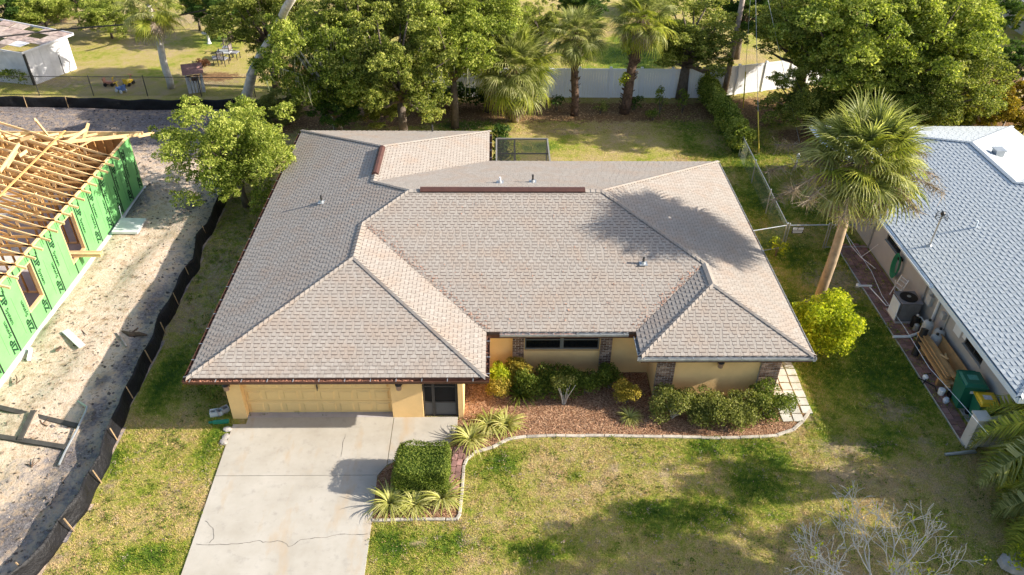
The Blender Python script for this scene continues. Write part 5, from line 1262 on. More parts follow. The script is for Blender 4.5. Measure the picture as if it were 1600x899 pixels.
def trunk_mesh(tips, base_z, rad, mat, seed, lean=(0, 0)):
    rnd = random.Random(seed); mb = MB(); fork = Vector((lean[0] * .5, lean[1] * .5, base_z * .45)); base = Vector((0, 0, base_z))
    mb.tube([base, base.lerp(fork, .5) + Vector((rnd.uniform(-.1, .1), rnd.uniform(-.1, .1), 0)), fork], [rad * 1.25, rad, rad * .85], 8)
    for i, t in enumerate(tips):
        if i % 2: continue
        t = Vector(t); mid = fork.lerp(t, .5) + Vector((rnd.uniform(-.3, .3), rnd.uniform(-.3, .3), rnd.uniform(-.2, .4)))
        mb.tube([fork, fork.lerp(mid, .5) + Vector((rnd.uniform(-.1, .1), 0, .1)), mid, t], [rad * .55, rad * .42, rad * .28, rad * .08], 6)
    return mb.mesh('trunk', mat, smooth=True)
CR = {}
def crown_type(key, **kw):
    me, tips = crown_mesh('crown', **kw); CR[key] = (me, tips)
crown_type('oak1', seed=1, mat='leaf_oak')
crown_type('oak2', seed=2, mat='leaf_oak', nclump=70, cl=.185, ragged=.36)
crown_type('bright1', seed=3, mat='leaf_bright', nclump=70, cl=.185, ragged=.36)
crown_type('bright2', seed=4, mat='leaf_bright', nclump=60, cl=.215)
crown_type('open1', seed=9, mat='leaf_bright', nclump=78, cl=.18, ragged=.34, n_per=1050, size=.068, low=-1.0)
crown_type('dark1', seed=5, mat='leaf_dark', nclump=40, n_per=900, size=.10)
crown_type('olive1', seed=6, mat='leaf_olive', nclump=60, n_per=1000, size=.08)
crown_type('croton', seed=7, mat='leaf_croton', nclump=30, n_per=800, size=.13)
def tree(u, v, zc, rpx, kind, label, rz=None, trunk=('bark', .2), hz=.85, rot=None, group='trees behind the house', base=None, name='leafy_tree', world=None):
    c = Vector(world) if world else G(u, v, zc)
    dist = (c - Vector((0, 0, CAM_H))).length; r_ = rpx * dist / F_PX if rpx > 8 else rpx; me, tips = CR[kind]; s = r_ / 4.0; sz = s * hz * 1.05
    e_ = empty(name, (c.x, c.y, 0), label, 'tree', group)
    o = link('crown', me, e_, (0, 0, c.z), (0, 0, random.uniform(0, 6.28) if rot is None else rot), (s, s, sz))
    mb_t = trunk_mesh([(t[0] * s, t[1] * s, t[2] * sz) for t in tips], -c.z, trunk[1], M[trunk[0]], int(u * 7 + v))
    to = link('trunk', mb_t, e_, (0, 0, c.z), (0, 0, o.rotation_euler[2]))
    return e_
tree(366, 232, 3.0, 104, 'open1', 'bright green tree between the sandy lot and the tan roof', hz=.95, trunk=('bark', .14), rot=.6)
tree(516, 98, 4.0, 92, 'bright2', 'broad bright tree hung with moss right of the pale leaning trunk', trunk=('bark_pale', .22), hz=1.0)
tree(412, 20, 4.6, 72, 'oak1', 'dark green oak in the top row left of the leaning trunk')
tree(560, 15, 6.0, 88, 'oak2', 'green oak in the top row above the rear roof corner')
tree(622, 100, 4.4, 98, 'oak2', 'large oak standing right behind the rear roof corner', trunk=('bark', .25), hz=.95)
tree(522, 158, 2.0, 52, 'dark1', 'low dark bushy tree at the rear left roof corner', hz=.8)
tree(706, 62, 5.0, 90, 'bright1', 'light green tree left of the fullest palm', hz=.95)
tree(655, 8, 6.2, 70, 'olive1', 'olive green tree in the top row with a silvery cast')
tree(762, 12, 6.0, 68, 'bright2', 'yellow green tree in the top row behind the palms')
tree(846, 40, 3.6, 38, 'oak2', 'small oak squeezed between two palms', hz=.9)
tree(1078, 58, 3.8, 84, 'oak2', 'shaded spreading oak left of the utility pole', trunk=('bark', .3), hz=.66)
tree(1268, 50, 4.6, 84, 'oak1', 'oak with a forked trunk in front of the slanting fence', trunk=('bark', .3), hz=.7)
tree(1335, 62, 5.0, 115, 'bright2', 'biggest light green oak above the tall palm', trunk=('bark', .3), hz=.9)
tree(1445, 50, 5.6, 110, 'bright1', 'bright oak in the upper right corner', hz=.9)
tree(1470, 132, 3.2, 84, 'oak1', 'low oak just behind the blue roof', hz=.8)
tree(1265, 160, 1.9, 66, 'oak2', 'low bushy tree right of the forked trunk', hz=.85, trunk=('bark', .1))
tree(1380, 150, 2.4, 70, 'bright2', 'low green thicket hidden behind the tall palm', hz=.8, trunk=('bark', .1))
tree(1552, 168, 1.6, 45, 'croton', 'orange and yellow leaved bush behind the blue roof', hz=.8, trunk=('bark', .06), name='croton_bush')
tree(1598, 150, 1.6, 34, 'croton', 'golden leaved bush at the right edge behind the blue roof', hz=.8, trunk=('bark', .06), name='croton_bush')
tree(1605, 188, 1.0, 26, 'croton', 'small orange bush lowest at the right edge', hz=.8, trunk=('bark', .05), name='croton_bush')
tree(1580, 95, 3.4, 34, 'dark1', 'dark tree at the right edge below the yellow palm', hz=.8)
tree(1535, 15, 3.4, 46, 'dark1', 'dark shaded tree behind the yellow palm in the corner', hz=.9)
tree(165, 22, 1.7, 42, 'bright1', 'small bright round tree left of the far palm', hz=.8, trunk=('bark', .08))
tree(62, 12, 2.0, 42, 'bright2', 'yellowish green bush in the upper left corner', hz=.7, trunk=('bark', .08))
tree(14, 14, 2.2, 42, 'dark1', 'dark bush at the far upper left edge', hz=.9, trunk=('bark', .08))
tree(112, -6, 2.0, 30, 'dark1', 'small dark bush along the top edge of the far yard', hz=.8, trunk=('bark', .08))
tree(350, 6, 2.6, 50, 'dark1', 'dark feathery tree right of the far palm', hz=.8)
tree(302, 0, 2.2, 28, 'oak2', 'small green bush right behind the far palm', hz=.8, trunk=('bark', .08))
tree(1005, 0, 1.0, 34, 'oak1', 'distant green bush at the top behind the two palms', hz=.8, trunk=('bark', .08))
tree(905, 2, 2.0, 44, 'dark1', 'dark bush behind the middle palm top', hz=.8, trunk=('bark', .08))
tree(440, 168, .9, 40, 'olive1', 'olive underbrush below the moss hung tree', hz=.7, trunk=('bark', .06), name='underbrush')
tree(1165, 8, 3.6, 62, 'dark1', 'deep green tree behind the utility pole', hz=.9)
tree(600, 165, 1.3, 44, 'oak2', 'low green thicket under the large oak', hz=.7, trunk=('bark', .06), name='underbrush')
tree(1490, 182, .9, 34, 'oak1', 'low green growth right behind the blue roof edge', hz=.7, trunk=('bark', .06), name='underbrush')
# trees just outside the frame whose crowns shade the front lawn
tree(0, 0, 7, 2.35, 'oak1', 'tall oak outside the lower right corner shading the lawn', world=(17.3, 11.5, 6.6), hz=.75, group='front yard oaks')
tree(0, 0, 7, 1.15, 'oak2', 'slender oak outside the right edge shading the lawn', world=(21.6, 14.8, 7.2), hz=.8, group='front yard oaks')
tree(0, 0, 7, 1.5, 'bright1', 'oak outside the lower edge shading the lawn', world=(23.6, 12.0, 7.2), hz=.7, group='front yard oaks')

# moss streamers under the mossy tree
def moss(c, n, rad, zr, label):
    V = []; T_ = []
    for i in range(n):
        a = RNG.uniform(0, 6.28); q = math.sqrt(RNG.random()) * rad; p = np.array([c.x + q * math.cos(a), c.y + q * math.sin(a), c.z + RNG.uniform(-zr, zr)]); L = RNG.uniform(.3, .9); b = RNG.uniform(0, 3.14); w_ = RNG.uniform(.015, .04); d = np.array([math.cos(b) * w_, math.sin(b) * w_, 0])
        e_ = p + np.array([RNG.normal(0, .08), RNG.normal(0, .08), -L]); V += [p - d, p + d, e_ + d * .2, e_ - d * .2]; T_.append(RNG.random())
    V = np.array(V); o = link('hanging_moss', npmesh('hanging_moss', V, np.arange(len(V)).reshape(-1, 4), M['moss'], np.array(T_))); tag(o, label, 'moss', None, 'stuff')
moss(G(462, 95, 4.6), 120, 2.0, 1.0, 'grey green moss hanging from the broad bright tree')
moss(G(535, 60, 5.6), 60, 2.4, 1.0, 'grey green moss hanging in the oaks behind')
moss(G(690, 110, 4.0), 50, 2.0, .8, 'pale moss under the light green tree')

# pale leaning bare trunk
pl = empty('leaning_tree', G(380, 165), 'pale bare trunk leaning up to the right in front of the trees', 'tree'); b0 = G(380, 165)
mb = MB(); P_ = [G(380, 166, 0), G(388, 140, 1.2), G(395, 112, 2.4), G(408, 86, 3.6), G(424, 62, 4.8), G(436, 38, 6.0), G(446, 14, 7.2), G(462, -10, 8.4)]
P_ = [p - b0 for p in P_]; mb.tube(P_, [.34, .29, .27, .26, .24, .22, .2, .17], 10); mb.build('trunk', M['bark_pale'], pl, smooth=True)
for (a, b, c) in [((424, 62, 4.8), (452, 52, 5.4), (478, 62, 5.6)), ((408, 86, 3.6), (396, 98, 3.9), (385, 118, 3.6))]:
    mb = MB(); mb.tube([G(*a) - b0, G(*b) - b0, G(*c) - b0], [.11, .07, .03], 7); mb.build('limb', M['bark_pale'], pl, smooth=True)

# ---- shrubs
def shrub(name, loc, label, clumps, mat, size, n_per, stems=None, cat='shrub', group=None, stem_mat='bark', boxy=None):
    e_ = empty(name, loc, label, cat, group)
    if boxy:
        sx, sy, z0, z1 = boxy; n = n_per; P_ = RNG.uniform(-1, 1, (n, 3)); ax = RNG.integers(0, 5, n)
        for k_, (i, s) in enumerate([(0, 1), (0, -1), (1, 1), (1, -1), (2, 1)]): P_[ax == k_, i] = s * RNG.uniform(.86, 1.02, (ax == k_).sum())
        q = np.abs(P_); P4 = (q ** 6).sum(1) ** (1 / 6.); P_ = P_ / np.maximum(P4, 1)[:, None] * 1.0; 
        wob = 1 + .035 * RNG.normal(size=n).clip(-1, 3) + .05 * np.sin(P_[:, 0] * 5 + P_[:, 2] * 4) + .04 * np.sin(P_[:, 1] * 7)
        N_ = np.sign(P_) * (np.abs(P_) ** 4); C = P_ * wob[:, None] * np.array([sx, sy, (z1 - z0) / 2]) + np.array([0, 0, (z0 + z1) / 2]); V, Fq = leaf_arrays(C, N_ + [0, 0, .1], size, jit=.6); T_ = np.clip(RNG.normal(.5, .25, n), 0, 1)
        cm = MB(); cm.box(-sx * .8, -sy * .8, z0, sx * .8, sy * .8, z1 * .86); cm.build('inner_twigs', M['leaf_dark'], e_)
    else:
        V, Fq, T_ = cloud(clumps, n_per, size)
    o = link('foliage', npmesh('foliage', V, Fq, M[mat], T_), e_)
    if stems:
        k_, zt_, rad = stems; mb = MB()
        for i in range(k_):
            a = i * 6.283 / k_ + random.uniform(-.4, .4); q = rad * random.uniform(.4, 1)
            mb.tube([(random.uniform(-.05, .05), random.uniform(-.05, .05), -.03), (q * .5 * math.cos(a), q * .5 * math.sin(a), zt_ * .55), (q * math.cos(a), q * math.sin(a), zt_)], [.022, .016, .008], 5)
        mb.build('stems', M[stem_mat], e_)
    return e_
def rclumps(n, rx, ry, z0, z1, s0, s1, seed, tint=0):
    rnd = random.Random(seed); o = []
    for i in range(n):
        a = rnd.uniform(0, 6.28); q = math.sqrt(rnd.random()); s = rnd.uniform(s0, s1); o.append((q * rx * math.cos(a), q * ry * math.sin(a), rnd.uniform(z0, z1), s, s, s * .85, tint + rnd.uniform(-.15, .15)))
    return o
shrub('clipped_shrub', (-2.24, 16.02, 0), 'large square clipped green shrub in the driveway island', None, 'leaf_hedge', .026, 17000, None, boxy=(.80, .66, .12, 1.15))
# entry / window bed
bush = [((778, 606), (.42, .4), .95, 'leaf_yellow', 'yellow green bush nearest the garage corner by the tap'), ((808, 600), (.34, .33), 1.0, 'leaf_gold', 'golden bush in front of the left window pillar'),
        ((775, 618), (.34, .34), .75, 'leaf_gold', 'smaller golden green bush left of the strappy plant'), ((951, 604), (.46, .42), .95, 'leaf_hedge', 'loose green bush in front of the right window pillar'), ((977, 628), (.40, .38), .95, 'leaf_gold', 'round golden bush standing alone right of the window')]
for i, ((u, v), (rx, ry), h_, mat, lab) in enumerate(bush):
    p_ = G(u, v, 0); p_.y += -.1
    shrub('leafy_bush', p_, lab, rclumps(15, rx * .7, ry * .7, h_ * .35, h_ * .9, .2, .3, 30 + i), mat, .035, 4200, (6, h_ * .6, .25))
p_ = G(858, 612); shrub('leafy_bush', (p_.x, p_.y - .05, 0), 'wide dark green hedge bush under the window', rclumps(34, 1.05, .36, .25, .75, .28, .38, 51), 'leaf_hedge', .036, 3600, (8, .5, .6))
shrub('leafy_bush', (3.05, 19.85, 0), 'rounded dark green bush right of the bare stemmed shrub', rclumps(14, .35, .30, .25, .7, .2, .3, 52), 'leaf_hedge', .036, 3600, (6, .5, .3))
p_ = G(881, 632); shrub('twiggy_shrub', p_, 'thin shrub with pale bare stems before the window', rclumps(12, .4, .35, .7, 1.15, .12, .22, 53), 'leaf_olive', .030, 3200, (9, .9, .38), stem_mat='bare')
for i, (u, v, rx, lab) in enumerate([(1050, 645, .62, 'left bushy shrub of the row before the wing wall'), (1105, 650, .50, 'twiggy middle shrub of the row before the wing wall'), (1150, 650, .62, 'dense shrub right of the middle one before the wing wall'), (1195, 640, .66, 'tallest light green shrub at the brick corner')]):
    p_ = G(u, v + 8); 
    shrub('leafy_bush', p_, lab, rclumps(30, rx * 1.15, .52, .2, .85 + (.1 if i == 3 else 0), .22, .36, 60 + i, 0), 'leaf_olive' if i in (1,) else ('leaf_hedge' if i == 3 else 'leaf_olive'), .034, 3600, (10, .6, rx * .8), group='shrub row before the wing', stem_mat='bare')
# reddish weeds left of garage
p_ = G(318, 622); shrub('leafy_bush', p_, 'low mixed weeds with reddish leaves left of the garage', rclumps(12, .55, .7, .05, .3, .12, .22, 71), 'leaf_hedge', .04, 1500)
p_ = G(300, 606); shrub('leafy_bush', (p_.x, p_.y, 0), 'low red leaved plant under the left gutter corner', rclumps(8, .35, .4, .05, .35, .12, .2, 72), 'leaf_croton', .035, 1500)
# big bright bush at right corner
shrub('round_bush', (11.75, 21.9, 0), 'large bright yellow green bush beside the right roof corner', rclumps(26, .95, .95, .6, 2.1, .35, .6, 73) + [(0, 0, 1.3, 1.15, 1.1, 1.05, 0)], 'leaf_yellow', .052, 2600, (8, 1.5, .7))
p_ = G(1212, 400); shrub('leafy_bush', p_, 'small light green plant at the roof edge below the fence corner', rclumps(6, .3, .4, .2, .8, .12, .22, 74), 'leaf_yellow', .04, 1800, (4, .5, .15))
# clipped long hedge
hd = empty('long_hedge', (0, 0, 0), 'long clipped green hedge running back to the white fence', 'hedge')
cl_ = []
for i in range(44):
    t = i / 43; y = 37.9 + t * 8.6; x = 13.0 - .3 * t
    for k_ in range(5): cl_.append((x + random.uniform(-.3, .3), y + random.uniform(-.2, .2), random.uniform(.3, 1.15), random.uniform(.34, .46), random.uniform(.34, .46), random.uniform(.35, .5), random.uniform(-.1, .15)))
V, Fq, T_ = cloud(cl_, 1500, .06); link('foliage', npmesh('foliage', V, Fq, M['leaf_bright'], T_), hd)
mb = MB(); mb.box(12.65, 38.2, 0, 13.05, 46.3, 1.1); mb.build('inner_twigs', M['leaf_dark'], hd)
# dark hedge in front of fence behind roof
dh = []
for i in range(20): dh.append((-5.5 + i * .32 + random.uniform(-.1, .1), 44.3 + random.uniform(-.2, .2), random.uniform(.4, 1.0), .45, .4, .5, 0))
V, Fq, T_ = cloud(dh, 900, .09); o = empty('dark_hedge', (0, 0, 0), 'dark shaded hedge against the fence left of the fullest palm', 'hedge'); link('foliage', npmesh('foliage', V, Fq, M['leaf_dark'], T_), o)
# shrubs by the white fence
for i, (u, v, h_, mat, lab) in enumerate([(1030, 178, 1.1, 'leaf_hedge', 'leafy stemmed shrub left of the hedge end by the fence'), (1065, 178, 1.0, 'leaf_hedge', 'leafy shrub next to the hedge end by the fence'), (938, 178, .45, 'leaf_olive', 'tiny pale shrub between the two palm trunks'), (870, 172, .6, 'leaf_dark', 'dark shrub left of the slim palm trunk'), (990, 172, .6, 'leaf_dark', 'dark shrub right of the leaning palm trunk'), (1020, 188, .35, 'leaf_hedge', 'low green clump before the fence shrubs')]):
    p_ = G(u, v); shrub('leafy_bush', p_, lab, rclumps(9, .35, .35, h_ * .45, h_ * 1.3, .16, .28, 80 + i), mat, .06, 900, (5, h_, .25))
p_ = G(30, 135); shrub('leafy_bush', p_, 'green weeds in front of the white shed', rclumps(12, .9, .4, .1, .9, .2, .35, 91), 'leaf_hedge', .07, 600)
p_ = G(78, 112); shrub('leafy_bush', p_, 'small green weed at the right corner of the shed', rclumps(6, .5, .3, .1, .3, .2, .3, 92), 'leaf_hedge', .07, 600)
p_ = G(320, 107); shrub('leafy_bush', p_, 'round dark red grass clump beside the wishing well', rclumps(8, .35, .35, .2, .55, .2, .35, 93), 'leaf_red', .07, 900)
p_ = G(690, 188); shrub('leafy_bush', (G(572, 192).x, G(572, 192).y, 0), 'small yellow flowering weed behind the rear roof', rclumps(4, .3, .2, .1, .35, .15, .25, 94), 'leaf_gold', .06, 900)
vn = G(790, 205); shrub('vine_column', (G(783, 200).x, 37.0, 0), 'dark vine covered stump beside the screen enclosure', rclumps(20, .3, .35, .2, 2.0, .25, .4, 95), 'leaf_dark', .07, 900)
shrub('vine_column', (G(797, 200).x + .1, 36.8, 0), 'variegated pale green shrub right of the vine stump', rclumps(16, .3, .3, .1, 1.3, .2, .35, 96), 'leaf_yellow', .05, 900)
p_ = G(868, 246); shrub('leafy_bush', (p_.x + .3, 35.2, 0), 'low green clump beside the screen enclosure', rclumps(8, .5, .3, .05, .3, .15, .25, 97), 'leaf_bright', .05, 900)

# ---- flax lily / strappy clumps
def blades_mesh(name, n, L, wid, mat, seed, arch=.9, up=1.0):
    rnd = random.Random(seed); V = []; Fq = []; T_ = []
    for i in range(n):
        a = rnd.uniform(0, 6.283); el = rnd.uniform(.25, 1.0); l_ = L * rnd.uniform(.6, 1.1); w_ = wid * rnd.uniform(.7, 1.2); t0 = rnd.random(); p = Vector((math.cos(a) * .04, math.sin(a) * .04, 0)); d = Vector((math.cos(a) * (1 - el * .75), math.sin(a) * (1 - el * .75), .45 + el * up)).normalized(); sd_ = Vector((-math.sin(a), math.cos(a), 0)); b = len(V); m = 6
        for k_ in range(m + 1):
            ww = w_ * (1 - (k_ / m) ** 2.2) * .5 + .001; V += [p - sd_ * ww, p + sd_ * ww]
            p = p + d * (l_ / m); d = (d + Vector((math.cos(a) * .12, math.sin(a) * .12, -arch * .34))).normalized()
            if p.z < .03: p.z = .03 + rnd.uniform(0, .02)
        for k_ in range(m): Fq.append((b + 2 * k_, b + 2 * k_ + 1, b + 2 * k_ + 3, b + 2 * k_ + 2)); T_.append(min(1, max(0, t0 + rnd.uniform(-.1, .1))))
    return npmesh(name, np.array([tuple(v) for v in V]), np.array(Fq), mat, np.array(T_))
fm = [blades_mesh('blades', 120, .85, .045, M['flax'], s) for s in (1, 2, 3)]
for i, (u, v, s, lab) in enumerate([(610, 790, 1.0, 'variegated flax clump at the left front of the island'), (648, 792, .9, 'variegated flax clump in the middle front of the island'), (692, 782, 1.0, 'variegated flax clump at the right front of the island'), (736, 690, 1.0, 'variegated flax clump nearest the entry walk'), (765, 668, .95, 'variegated flax clump behind the one at the entry'), (790, 668, .9, 'variegated flax clump farthest right of the entry group'), (983, 655, .6, 'small flax clump below the round golden bush')]):
    p_ = G(u, v); e_ = empty('flax_plant', (p_.x, p_.y, .0), lab, 'plant', 'variegated flax clumps', i * 1.1); link('blades', fm[i % 3], e_, scale=(s * 1.12, s * 1.12, s))
p_ = G(812, 622); e_ = empty('strappy_plant', p_, 'dark green strappy plant among the golden bushes', 'plant'); link('blades', blades_mesh('blades', 90, .85, .05, M['leaf_hedge'], 9), e_)
p_ = G(803, 672); shrub('leafy_bush', p_, 'tiny lime green sprout at the mulch edge', rclumps(4, .12, .12, .05, .14, .08, .12, 98), 'leaf_yellow', .03, 2500)

# ---- sabal palms
def fan_mesh(seed, mat, L=1.0, n=34, droop=.5, pet=1.1, spread=2.5):
    rnd = random.Random(seed); V = []; Fq = []; T_ = []
    # petiole along +x, curving down
    def quad(a, b, c, d, t): i = len(V); V.extend([a, b, c, d]); Fq.append((i, i + 1, i + 2, i + 3)); T_.append(t)
    P0 = Vector((0, 0, 0)); P1 = Vector((pet * .6, 0, .08)); P2 = Vector((pet, 0, -.2)); w_ = Vector((0, .018, 0))
    for a, b in ((P0, P1), (P1, P2)): quad(a - w_, a + w_, b + w_, b - w_, .8); quad(a - Vector((0, 0, .015)), a + Vector((0, 0, .015)), b + Vector((0, 0, .015)), b - Vector((0, 0, .015)), .7)
    for i in range(n):
        f = (i + .5) / n * 2 - 1; a = f * spread / 1.0; base = P2 + Vector((.25 * (1 - abs(f)), 0, -.02)); l_ = L * (1 - .25 * f * f) * rnd.uniform(.85, 1.1)
        d = Vector((math.cos(a), math.sin(a), .0 + rnd.uniform(-.12, .06) + .05 * (1 - abs(f)))).normalized(); p = base; t0 = rnd.random(); sd_ = Vector((-math.sin(a), math.cos(a), 0)); ws = (.022, .034, .018, .003); m = 3; dd = d.copy()
        for k_ in range(m):
            q = p + dd * (l_ / m); up = Vector((0, 0, .012))
            quad(p - sd_ * ws[k_] + up, p, q, q - sd_ * ws[k_ + 1] + up, min(1, t0 * .7 + .1 + .1 * k_)); quad(p, p + sd_ * ws[k_] + up, q + sd_ * ws[k_ + 1] + up, q, min(1, t0 * .7 + .1 * k_))
            p = q; dd = (dd + Vector((0, 0, -droop * (.35 + .4 * k_)))).normalized()
    return npmesh('frond', np.array([tuple(v) for v in V]), np.array(Fq), mat, np.array(T_))
FAN = [fan_mesh(s, M['palm'], 1.0, 32, d) for s, d in ((1, .6), (2, .95), (3, 1.35))]
DEAD = [fan_mesh(s, M['palm_dead'], .95, 24, 1.3, .9, 1.9) for s in (4, 5)]
FANY = [fan_mesh(s, M['palm_yellow'], 1.0, 30, .8) for s in (6, 7)]
def sabal(base, top, rad, n, label, trad=.2, dead=14, size=1.0, yellow=0, skirt=0, seed=1, boots=0, dead_loose=6, tm='bark_palm'):
    rnd = random.Random(seed); base = Vector(base); top = Vector(top); e_ = empty('cabbage_palm', base, label, 'palm', 'cabbage palms'); T = top - base
    mb = MB(); m = 9; P_ = [T * (i / m) + Vector((.04 * math.sin(i * 1.1 + seed), .04 * math.cos(i * 1.3), 0)) * (0 if i in (0,) else 1) for i in range(m + 1)]
    mb.tube(P_, [trad * (1.12 - .25 * i / m) for i in range(m + 1)], 12); mb.build('trunk', M[tm], e_, smooth=True)
    if boots:
        mb = MB(); L = T.length
        for i in range(boots):
            t = rnd.uniform(.02, .98); a = rnd.uniform(0, 6.28); c = T * t; r_ = trad * 1.0; d = Vector((math.cos(a), math.sin(a), 0)); mb.bar(c + d * r_ * .8, c + d * (r_ + .13) + Vector((0, 0, .16)), .07, .03)
        mb.build('leaf_boots', M['bark_boot'], e_, kind='stuff')
    def fr(me, el, az, s):
        o = bpy.data.objects.new('frond', me); COL.objects.link(o); o.parent = e_; o.matrix_basis = Matrix.Translation(T + Vector((math.cos(az), math.sin(az), 0)) * .08 + Vector((0, 0, rnd.uniform(-.15, .1)))) @ Matrix.Rotation(az, 4, 'Z') @ Matrix.Rotation(-el, 4, 'Y') @ Matrix.Rotation(rnd.uniform(-.5, .5), 4, 'X') @ Matrix.Scale(s, 4)
    for i in range(n):
        t = (i + .5) / n; el = R(84) - R(142) * t ** .9; az = i * 2.39996 + rnd.uniform(-.2, .2); s = size * rnd.uniform(.85, 1.08) * (.8 + .25 * t)
        me = FAN[0 if t < .3 else (1 if t < .65 else 2)]
        if yellow and rnd.random() < yellow * t: me = rnd.choice(FANY)
        fr(me, el, az, s * rad / 2.35)
    for i in range(dead): fr(rnd.choice(DEAD), R(rnd.uniform(-72, -30)), i * 2.39996 + .5, size * rnd.uniform(.8, 1.08) * rad / 2.35)
    for k_ in range(skirt):
        zf = rnd.uniform(.05, .85); a = rnd.uniform(0, 6.28); o = bpy.data.objects.new('dead_frond', rnd.choice(DEAD)); COL.objects.link(o); o.parent = e_
        o.matrix_basis = Matrix.Translation(T * (.35 + .6 * zf) + Vector((math.cos(a), math.sin(a), 0)) * .15) @ Matrix.Rotation(a, 4, 'Z') @ Matrix.Rotation(R(rnd.uniform(62, 84)), 4, 'Y') @ Matrix.Scale(rnd.uniform(.7, .95), 4)
    return e_
hero = sabal((12.62, 24.55, 0), (12.7, 24.6, 6.7), 2.7, 90, 'tall cabbage palm with a full crown between the two roofs', trad=.175, dead=40, seed=3, yellow=.3)
# loose dead flower stalks of the tall palm
def sprays(e_, T, lst, mat):
    rnd = random.Random(12); mb = MB()
    for (az, el, L) in lst:
        d = Vector((math.cos(az) * math.cos(el), math.sin(az) * math.cos(el), math.sin(el))); p = Vector(T); pts = [p]
        for i in range(6): p = p + d * (L / 6); d = (d + Vector((0, 0, -.12))).normalized(); pts.append(p)
        mb.tube(pts, [.02] * 3 + [.012] * 4, 4)
        for q_ in range(30):
            t_ = rnd.uniform(1.2, 5.99); q = pts[int(t_)].lerp(pts[int(t_) + 1], t_ - int(t_))
            for k_ in range(12):
                v = Vector((rnd.gauss(0, 1), rnd.gauss(0, 1), rnd.gauss(-.3, .8))).normalized() * rnd.uniform(.15, .42); v2 = v * 1.15 + Vector((rnd.gauss(0, .1), rnd.gauss(0, .1), -.08))
                w_ = Vector((rnd.gauss(0, 1), rnd.gauss(0, 1), rnd.gauss(0, 1))).normalized() * .009
                mb.add([q - w_, q + w_, q + v2 + w_ * .5, q + v2 - w_ * .5], [(0, 1, 2, 3)])
    mb.build('dead_flower_stalks', mat, e_, kind='stuff')
sprays(hero, (0.08, .05, 6.3), [(3.5, .1, 3.7), (3.8, .15, 3.4), (3.3, .3, 3.7), (3.65, .25, 3.5), (2.6, .3, 3.1), (.1, .1, 3.1), (5.9, .1, 3.0), (.4, .25, 3.2), (4.2, -.1, 2.6), (5.3, 0, 2.6)], M['palm_dead'])
sabal(G(805, 190), tuple(G(805, 190) + Vector((-.05, -.4, 3.5))), 3.0, 80, 'fullest palm with a shaggy brown skirt behind the roof', dead=26, skirt=40, seed=5, yellow=.4, size=1.02)
sabal(G(897, 180), (4.35, 43.2, 4.9), 2.2, 50, 'palm with a slim straight trunk before the white fence', trad=.2, dead=14, seed=6, boots=60, tm='bark_boot', yellow=.3, size=.95)
sabal(G(975, 177), (7.95, 43.5, 5.7), 2.3, 52, 'palm with a thick leaning ragged trunk before the white fence', trad=.26, dead=22, seed=7, boots=170, tm='bark_boot', yellow=.7, size=1.0)
sabal(G(268, 138), (-20.25, 47.2, 5.0), 2.3, 50, 'far palm with a smooth pale trunk in the left back yard', trad=.2, dead=12, seed=8, yellow=.7, tm='bark_pale')
vp_ = G(985, 100, 2.8); shrub('climbing_vine', (7.35, 43.4, 1.6), 'yellow green vine climbing the ragged palm trunk', rclumps(6, .25, .2, .2, 1.0, .18, .28, 99) + rclumps(5, .2, .2, 1.9, 2.5, .15, .25, 100), 'leaf_yellow', .06, 1100, cat='vine')

# ---- feather palms
def feather_mesh(seed, mat, L=2.8, n=44, w_=.5, droop=.09):
    rnd = random.Random(seed); V = []; Fq = []; T_ = []
    def quad(a, b, c, d, t): i = len(V); V.extend([a, b, c, d]); Fq.append((i, i + 1, i + 2, i + 3)); T_.append(t)
    p = Vector((0, 0, 0)); d = Vector((1, 0, .35)).normalized(); pts = [p.copy()]; ds = [d.copy()]; m = 22
    for i in range(m): p = p + d * (L / m); d = (d + Vector((0, 0, -droop * (.4 + i / m)))).normalized(); pts.append(p.copy()); ds.append(d.copy())
    for i in range(m): quad(pts[i] - Vector((0, .02, 0)), pts[i] + Vector((0, .02, 0)), pts[i + 1] + Vector((0, .014, 0)), pts[i + 1] - Vector((0, .014, 0)), .9)
    for i in range(n):
        t = .12 + .88 * i / n; k_ = min(m - 1, int(t * m)); q = pts[k_].lerp(pts[k_ + 1], t * m - k_); dd = ds[k_]; l_ = w_ * math.sin(math.pi * (.15 + .8 * t)) * rnd.uniform(.85, 1.15)
        for s in (-1, 1):
            sv = Vector((.75 + rnd.uniform(-.25, .25), s, rnd.uniform(-.35, .75))).normalized(); e1 = q + sv * l_ * .5; e2 = e1 + (sv + Vector((.15, 0, -1.3))).normalized() * l_ * .6; wv = dd * .016; t0 = rnd.random()
            quad(q - wv, q + wv, e1 + wv, e1 - wv, t0); quad(e1 - wv, e1 + wv, e2 + wv * .2, e2 - wv * .2, t0 * .8)
    return npmesh('frond', np.array([tuple(v) for v in V]), np.array(Fq), mat, np.array(T_))
FE = [feather_mesh(1, M['palm_yellow'], 3.2, 96, .72), feather_mesh(2, M['palm_yellow'], 3.0, 90, .68, .13), feather_mesh(3, M['palm'], 3.1, 92, .7, .11)]
